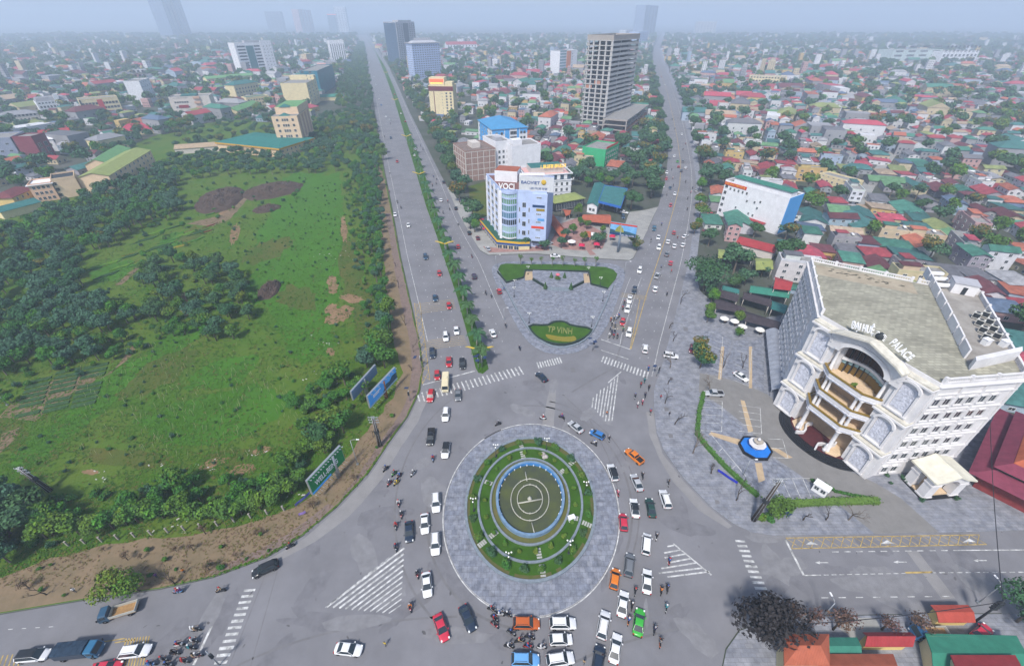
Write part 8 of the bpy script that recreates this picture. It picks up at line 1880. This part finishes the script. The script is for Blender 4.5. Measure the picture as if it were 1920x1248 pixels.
o=mb.build('dry_stalks',M('dry_stalk',(.26,.27,.14),noise=1,amt=.2));o['kind']='stuff'
mb=MB()
for k in range(110):
 cx,cy=r9.choice([(630,478),(637,482),(630,690),(600,720),(300,880),(400,870),(480,850),(190,895),(560,930),(610,645),(125,985),(330,985)]);p=P(cx+r9.gauss(0,16),cy+r9.gauss(0,8));s=r9.uniform(.1,.3)
 mb.box(p.x-s,p.y-s*.5,.12,p.x+s,p.y+s*.5,.12+s*.5,rz=r9.uniform(0,3))
o=mb.build('litter',M('pale_litter',(.45,.44,.42),island=.4,rand=.01));o['kind']='stuff'
kp=P(1535,922);o=thing('kiosk','small white guard kiosk with flat roof beside the lower parking bays','kiosk',(kp.x,kp.y,.15),-.9)
mb=MB();mb.box(-1.5,-.9,0,1.5,.9,2.3);mb.build('wall',m_wht,o);mb=MB();mb.box(-1.7,-1.1,2.3,1.7,1.1,2.5);mb.build('roof',m_wht,o)
for k in range(2):link('window',window_mesh(.9,1.0),o,(-.7+1.4*k,-.93,1.0))
mb=MB();mb.box(-1.53,-.4,.05,-1.49,.4,2.0);mb.build('door',m_dark,o)
for k in range(14):
 p=P(130+31*k,1024-4.2*k-(k>9)*(k-9)*3);o=link('verge_post',None,None,(p.x,p.y,.1));mb=MB();mb.box(-.16,-.12,-.2,.16,.12,1.7);mb.build('shaft',m_bark_pale,o);mb=MB();mb.box(-.2,-.16,1.7,.2,.16,1.85);mb.build('cap',m_bark_pale,o)
 auto(o,'pale leaning concrete post below the tree row','post','verge posts',p)
for k,(x,y,c,nm)in enumerate([(570,940,(.12,.14,.45),'blue'),(569,967,(.3,.2,.5),'violet'),(1362,898,(.03,.04,.42),'deep blue')]):
 p=P(x,y);o=link('fallen_banner',None,None,(p.x,p.y,.2),(1.0,.5,-.85)[k]);tag(o,f'{nm} cloth banner strung between two short stakes '+('by the green hoarding','at the road edge below the green hoarding','on the palace side pavement')[k],'banner')
 L_=(4,1.5,5)[k];mb=MB();mb.loft([[(-L_/2+L_*i/8,.06*math.sin(i),z)for z in(.5,1.3)]+[(-L_/2+L_*i/8,.06*math.sin(i)+.02,z)for z in(1.3,.5)]for i in range(9)],smooth=False);mb.build('cloth',M('banner_'+nm.replace(' ','_'),c,noise=1,amt=.4),o)
 for s_ in(-1,1):mb=MB();mb.tube([(s_*L_/2,.05,-.2),(s_*L_/2,.05,1.4)],.04,5);mb.build('stake',m_bark,o)
 # == traffic, as the photograph catches it
landmark('left avenue zebra crossing',P(880,720));landmark('cream minibus',P(836,722));landmark('left zebra crossing',P(440,1175));landmark('left striped triangle',P(705,1100));landmark('right striped triangle',P(1280,1055));landmark('top striped triangle',P(1135,745));landmark('lower island kerb',P(996,1155));landmark('right road zebra crossing',P(1412,1070));landmark('yellow hatched lane',P(1660,1014));landmark('second avenue stop line',P(1155,645));landmark('upper yellow road band',P(812,578));landmark('median tip',P(905,690));landmark('covered truck',P(156,1224));landmark('far left avenue',P(740,200));landmark('middle left avenue',P(775,350));landmark('far second avenue',P(1250,180));landmark('middle second avenue',P(1262,330));landmark('billboard junction',P(1240,450));landmark('rear plaza kerb',P(1045,484));landmark('hotel parking bays',P(1385,690))
for a in[('sedan',741,404,1,10,'white','on the left avenue edge'),('sedan',766,424,1.5,10,'white','on the left avenue'),('suv',798,484,1.5,10,'dark blue','on the left avenue'),('hatch',824,515,1.5,10,'red','on the left avenue'),('sedan',816,561,1.4,10,'dark blue','on the left avenue'),('hatch',842,576,1.4,10,'red','on the left avenue'),('suv',836,634,.9,10,'white','on the left avenue'),('sedan',856,622,1.2,10,'white','on the left avenue'),('suv',811,665,.5,10,'navy','on the left avenue'),('sedan',842,681,.2,10,'red','on the left avenue'),('suv',867,685,.6,10,'black','on the left avenue'),('hatch',820,706,.2,10,'red','on the left avenue'),('suv',808,745,-2,10,'red','leaving the left avenue'),('sedan',859,743,.2,10,'grey','leaving the left avenue'),('suv',836,780,-1,10,'white','entering the roundabout'),('pickup',808,822,-1.4,10,'black','on the road'),('suv',889,520,-2,-10,'purple','driving away on the left avenue'),('hatch',936,548,-3.5,-10,'red','parked at the plaza kerb'),('sedan',924,627,-4,-9,'white','driving away'),('sedan',827,377,-2,-10,'white','driving away'),('hatch',859,464,-2,-10,'red','driving away'),('sedan',880,438,-3,-10,'black','parked at the kerb'),('sedan',896,448,-3,-10,'maroon','parked on the pavement'),('sedan',915,468,-5,-8,'silver','parked at the corner'),('sedan',855,392,-3,-10,'black','parked at the kerb'),('sedan',832,343,-3,-10,'black','parked at the kerb'),('sedan',745,304,1.5,10,'red','on the left avenue'),('suv',733,260,1.5,10,'dark blue','on the left avenue'),('sedan',768,253,-3,-10,'white','driving away'),('sedan',772,264,-3,-10,'green','driving away'),('sedan',779,281,-3,-10,'silver','driving away'),('sedan',777,292,-3,-10,'white','driving away'),('sedan',724,220,1.5,10,'white','on the left avenue'),('sedan',731,226,1.5,10,'silver','on the left avenue'),('hatch',760,229,-3,-10,'red','driving away'),('sedan',752,214,-3,-10,'white','driving away'),('sedan',715,198,1.5,10,'blue','on the left avenue'),('sedan',711,186,1.5,10,'white','on the left avenue'),('sedan',740,178,-3,-10,'red','driving away'),('sedan',733,168,-3,-10,'navy','driving away'),('sedan',705,160,1.5,10,'white','on the left avenue'),('sedan',701,145,1.5,10,'white','on the left avenue'),('sedan',722,150,-3,-10,'silver','driving away'),('sedan',693,118,1,10,'white','on the left avenue'),('sedan',690,107,1,10,'white','on the left avenue'),('sedan',712,122,-3,-10,'red','driving away'),('sedan',1041,482,10,.2,'white','on the lane behind the plaza'),('sedan',1015,709,-7,-6.5,'navy','crossing the junction'),('suv',1189,547,-2,10,'navy','waiting on the second avenue'),('pickup',1180,564,-2,10,'white','waiting on the second avenue'),('suv',1176,582,-2,10,'white','waiting on the second avenue'),('hatch',1167,606,-2,10,'red','waiting on the second avenue'),('suv',1179,626,-2,10,'white','waiting on the second avenue'),('suv',1199,509,-2.5,10,'white','on the second avenue'),('pickup',1232,519,4,-9,'silver','turning on the second avenue'),('sedan',1228,544,2,-10,'white','driving up the second avenue'),('hatch',1257,495,2,-10,'crimson','driving up the second avenue'),('sedan',1250,478,2,-10,'grey','driving up the second avenue'),('sedan',1264,463,2,-10,'white','driving up the second avenue'),('suv',1235,466,-2,10,'white','coming down the second avenue'),('sedan',1252,455,2,-10,'white','driving up the second avenue'),('sedan',1234,447,-2,10,'white','coming down the second avenue'),('hatch',1263,438,1.5,-10,'red','driving up the second avenue'),('sedan',1284,445,9,-6,'white','leaving towards the roadside shops'),('sedan',1280,461,3,-9,'white','parked at the second avenue edge'),('hatch',1257,387,-2,10,'red','coming down the second avenue'),('sedan',1265,365,-2,10,'white','coming down the second avenue'),('sedan',1256,354,-2,10,'dark blue','coming down the second avenue'),('sedan',1243,351,-3,9,'white','parked at the kerb of the second avenue'),('hatch',1272,314,1,-10,'red','driving up the second avenue'),('suv',1277,322,3,-9,'dark blue','driving up the second avenue'),('sedan',1285,316,1,-10,'white','driving up the second avenue'),('sedan',1270,304,1,-10,'green','driving up the second avenue'),('sedan',1280,304,1,-10,'grey','driving up the second avenue'),('sedan',1264,294,-1,10,'white','coming down the second avenue'),('sedan',1250,325,-1,10,'white','parked at the kerb of the second avenue'),('hatch',1249,337,-1,10,'red','parked at the kerb of the second avenue'),('sedan',1278,253,1,10,'white','on the second avenue'),('sedan',1260,225,1,10,'grey','on the second avenue'),('sedan',1247,160,1,10,'white','on the second avenue'),('sedan',1240,145,1,10,'red','on the second avenue'),('sedan',1305,359,0,-10,'silver','parked under the kerb trees'),('suv',1209,656,.5,-10,'white','entering the second avenue'),('sedan',1079,803,-8,-6.5,'silver','circling the roundabout'),('hatch',1119,817,-8,-4,'blue','circling the roundabout'),('pickup',1188,858,-8,-7,'orange','circling the roundabout'),('suv',1148,888,-3,-9,'white','circling the roundabout','black'),('sedan',1193,907,-4,-9,'silver','circling the roundabout'),('suv',1246,938,-3,-9.5,'white','on the roundabout outer lane'),('sedan',1189,955,-1.5,-10,'white','circling the roundabout','black'),('sedan',1219,954,-2,-10,'dark green','circling the roundabout'),('hatch',1168,981,-.8,-10,'crimson','circling the roundabout'),('van',1211,1022,.8,-10,'white','on the roundabout outer lane',None),('suv',1179,1061,1,-10,'grey','circling the roundabout'),('hatch',1152,1087,1.4,-10,'orange','circling the roundabout'),('sedan',1212,1092,.3,-10,'white','on the roundabout outer lane'),('sedan',1167,1134,1.4,-10,'white','circling the roundabout'),('sedan',1197,1168,1.2,-10,'green','on the roundabout outer lane'),('suv',1131,1173,1.8,-10,'white','circling the roundabout'),('sedan',1153,1217,1.6,-10,'white','at the bottom edge'),('suv',1121,1240,1.5,-10,'navy','at the bottom edge'),('suv',1050,1238,10,-1.5,'white','at the bottom edge'),('hatch',1051,1201,10,-.3,'white','queueing below the roundabout'),('suv',1055,1171,10,0,'white','queueing below the roundabout'),('suv',987,1171,10,.2,'rust orange','queueing below the roundabout'),('suv',985,1239,10,.3,'light blue','at the bottom edge'),('suv',818,945,.2,10,'white','circling the roundabout'),('suv',836,847,-1.4,10,'white','entering the roundabout','black'),('sedan',797,984,.3,10,'white','circling the roundabout'),('sedan',768,999,.3,10,'navy','on the roundabout outer lane'),('suv',817,1022,0,10,'white','circling the roundabout'),('sedan',801,1098,.8,10,'white','circling the roundabout'),('sedan',828,1178,3.2,9.5,'crimson','circling the roundabout'),('sedan',877,1161,4.2,9.5,'navy','circling the roundabout'),('sedan',655,1219,9.5,1,'white','crossing the lower road'),('suv',499,1069,-10,4.5,'black','leaving on the left road'),('van',68,1231,10,-1,'white','at the lower left','black'),('suv',258,1223,10,-1.2,'white','waiting at the left stop line'),('sedan',203,1254,10,-1,'crimson','at the bottom edge'),]:
 put_car(*a[:7],roof=a[7]if len(a)>7 else None,s=1.04)
for a in[('suv',1257,670,10,1.5,'white','parked among bare pavement trees'),('sedan',1297,657,-2,9,'maroon','parked behind the golden tree'),('pickup',1337,741,-10,-.5,'silver','parked at the hotel entrance'),('sedan',1388,709,9,6,'white','parked under a bare tree'),('sedan',1836,1189,8,-7,'crimson','parked by the green shop roof'),('sedan',1334,404,10,1,'red','parked by the roadside shops'),('sedan',1326,436,10,2,'maroon','parked by the roadside shops'),('sedan',1012,466,-9,-1,'maroon','parked before the curved glass tower'),('sedan',1029,459,8,-3,'silver','parked before the curved glass tower'),('sedan',1170,400,10,2,'white','at the petrol station'),('suv',1168,409,2,9,'dark blue','at the petrol station'),('sedan',628,258,9,3,'white','in the yard of the peach building'),('sedan',625,274,9,-3,'white','in the yard of the peach building')]:
 put_car(*a[:7],z=.155,s=1.04)
for a in[(370,1182,10,-1,'tan','black','white'),(365,1203,10,.5,'white','black'),(338,1210,9,-2,'red','white'),(360,1216,10,1,'teal','black'),(330,1226,10,0,'black','black'),(373,1231,9,-2,'grey','maroon','tan'),(309,1238,10,.5,'grey','black'),(348,1241,10,1,'red','black'),(286,1246,10,0,'blue','blue'),(318,1248,10,0,'black','grey'),(336,1111,-10,1.5,'red','light blue','purple'),(416,1109,-10,2,'tan','black'),(546,1026,-10,5,'black','black'),(748,946,.4,10,'white','red'),(753,967,0,10,'black','red'),(743,988,0,10,'red','grey'),(743,1028,.8,10,'navy','navy'),(783,1078,1.5,10,'black','red'),(770,1140,1,10,'orange','red'),(724,881,-8,7,'black','navy'),(740,890,-8,7,'black','green'),(749,894,-7,8,'blue','maroon'),(731,908,-7,8,'navy','red'),(744,907,-8,7,'yellow','yellow'),(775,890,-7,8,'grey','white'),(812,862,0,10,'red','blue'),(934,797,-9,3,'black','black'),(1018,786,-10,-1,'red','white'),(1053,784,-9,-4,'purple','black'),(1113,834,-9,-5,'white','black','black'),(1141,825,-2,-10,'black','silver'),(1204,894,-2,-10,'black','black'),(1252,908,-1,-10,'black','silver'),(1158,927,-2,-10,'pink','red'),(1230,1008,1,-10,'black','white'),(1254,1054,1,-10,'blue','red'),(1239,1109,1,-10,'orange','black'),(1250,1105,0,-10,'black','black'),(1248,1141,1,-10,'teal','silver'),(1226,1182,1,-10,'navy','navy'),(1237,1206,1,-10,'grey','rust orange'),(1190,1110,1,-10,'black','grey'),(1184,1137,1,-10,'black','black'),(1178,1165,2,-10,'blue','orange'),(922,1144,8,3,'grey','black'),(937,1153,9,2,'white','white'),(951,1154,9,3,'black','black'),(927,1161,7,6,'red','black'),(927,1173,8,6,'grey','red'),(958,1188,9,5,'black','grey'),(993,1196,10,3,'navy','black'),(974,1203,10,-1,'tan','black'),(954,1213,9,2,'white','black'),(990,1213,10,1,'blue','red'),(1015,1215,10,1,'white','white'),(1201,724,1,-10,'red','grey'),(1215,694,1,-10,'blue','blue'),(1208,716,1,-10,'teal','teal'),(1216,730,1,-10,'black','black'),(1190,746,0,-10,'black','silver'),(1209,744,0,-10,'navy','navy'),(1204,757,0,-10,'pink','red'),(1195,762,0,-10,'white','pink'),(1219,775,0,-10,'red','silver'),(1145,602,-2,10,'orange','red'),(1151,601,-2,10,'black','black'),(1156,598,-2,10,'white','blue'),(1160,595,-2,10,'blue','black'),(1147,611,-2,10,'black','black'),(1153,613,-2,10,'grey','black'),(1144,622,-2,10,'black','grey'),(1142,632,-2,10,'white','black'),(1150,633,-2,10,'red','black'),(1152,625,-2,10,'black','navy'),(1157,634,-2,10,'black','black'),(1147,627,-2,10,'navy','black'),(1168,621,-2,10,'green','black'),(1170,571,-2,10,'black','black'),(1167,580,-2,10,'red','black'),(948,613,-4,-10,'black','grey'),(974,655,-4,-10,'navy','navy'),(911,552,-4,-10,'black','black'),(921,557,-4,-10,'grey','grey'),(885,483,-3,-10,'black','red'),(745,381,1.5,10,'black','black'),(752,391,1.5,10,'grey','black'),(731,326,1.5,10,'white','black'),(730,361,1,10,'red','black'),(813,333,-3,-10,'blue','black'),(819,338,-3,-10,'black','black'),(811,350,-3,-10,'black','black'),(818,346,-3,-10,'grey','black'),(840,380,-3,-10,'red','black'),(843,394,-3,-10,'grey','black'),(831,401,-3,-10,'black','black'),(859,422,-3,-10,'white','black'),(868,412,-3,-10,'black','black'),(1240,423,-2,10,'blue','black'),(1220,454,-2,10,'black','white'),(1270,447,2,-10,'tan','red'),(1239,505,2,-10,'black','white'),(1258,512,2,-10,'red','white'),(1250,554,1,-10,'black','black'),(1289,374,1,-10,'grey','black'),(1288,395,1,-10,'black','black'),(1295,363,1,-10,'pink','red'),(1298,355,1,-10,'navy','black'),(1285,343,1,-10,'black','grey'),(1250,367,-1,10,'grey','black'),(1262,350,-1,10,'black','black'),(1259,320,-1,10,'black','black'),(1261,336,-1,10,'white','red'),(1258,283,-1,10,'black','black'),(1254,276,-1,10,'navy','grey'),(1280,282,1,-10,'black','black'),(1285,272,1,-10,'red','black'),(1265,243,1,-10,'black','black'),(732,233,1,10,'black','grey'),(721,258,1,10,'black','black'),(711,248,1,10,'blue','grey'),(789,275,-3,-10,'black','black'),(793,282,-3,-10,'grey','black')]:
 put_rider(*a[:6],helm='any',pillion=a[6]if len(a)>6 else None)
for a in[(1094,1244,2,-9,'tan','person in a tan coat walking at the bottom edge beside a navy SUV',.025),(723,1210,3,-9,'yellow','person in yellow walking on the open asphalt',.025),(1137,778,0,-9,'orange','person in an orange vest on the striped triangle',.025),(1254,780,0,-9,'black','person in black on the side pavement by a grating',.15),(1238,748,0,9,'red','person in red standing by a bare tree on the pavement',.15),(945,545,0,9,'blue','person in blue at the plaza wall',.15),(1126,468,0,9,'pink','person in pink by the red parasols',.15),(143,1110,3,9,'white','person in white on the dirt verge by a fallen branch',.15),(296,1083,3,9,'purple','person in purple on the dirt verge by the leaning tree',.15),(347,1074,3,9,'orange','person in orange on the dirt verge by the bare tree',.15),(1034,470,3,9,'black','person in black on the red forecourt',.15)]:
 put_person(*a[:6],z=a[6])
 # == the air
HAZE_DENSITY=0.00042
hm=bpy.data.materials.new('haze_air');hm.use_nodes=True
for n in list(hm.node_tree.nodes):
 if n.type=='BSDF_PRINCIPLED':hm.node_tree.nodes.remove(n)
pv=hm.node_tree.nodes.new('ShaderNodeVolumePrincipled');pv.inputs['Color'].default_value=(.72,.835,1.0,1)
pv.inputs['Density'].default_value=HAZE_DENSITY;pv.inputs['Anisotropy'].default_value=0.1
hm.node_tree.links.new(pv.outputs[0],hm.node_tree.nodes['Material Output'].inputs['Volume'])
mb=MB();mb.box(-9200,-1600,-1.0,9200,14200,245)
hz=mb.build('haze',hm);hz['kind']='stuff'
# == labels that single each repeated thing out
def finish_labels():
 ords=['closest','second closest','third closest','fourth closest','fifth closest','sixth closest','seventh closest','eighth closest','ninth closest','tenth closest']+['%d%s closest'%(k,'th' if k%100 in(11,12,13)else{1:'st',2:'nd',3:'rd'}.get(k%10,'th'))for k in range(11,400)]
 groups={}
 for o,desc,pos,rel in AUTO:
  best=min(LANDMARKS,key=lambda l:(l[1]-Vector((pos.x,pos.y,0))).length)
  groups.setdefault((desc,best[0]),[]).append(((best[1]-Vector((pos.x,pos.y,0))).length,o,rel))
 for(desc,lm),items in groups.items():
  items.sort(key=lambda t:t[0])
  for k,(d,o,rel)in enumerate(items):
   t=f'{desc}, {rel} {lm}' if len(items)==1 else f'{desc}, {ords[k]} to the {lm}'
   if len(t.replace('-',' ').split())>16:t=t.replace('passenger of','on').replace(' of the second avenue','').replace('pillion on','pillion,').replace('closest to the','from the')if False else t.replace('passenger of a','on').replace(' of the second avenue','').replace(' on the second avenue','')
   o['label']=t
finish_labels()
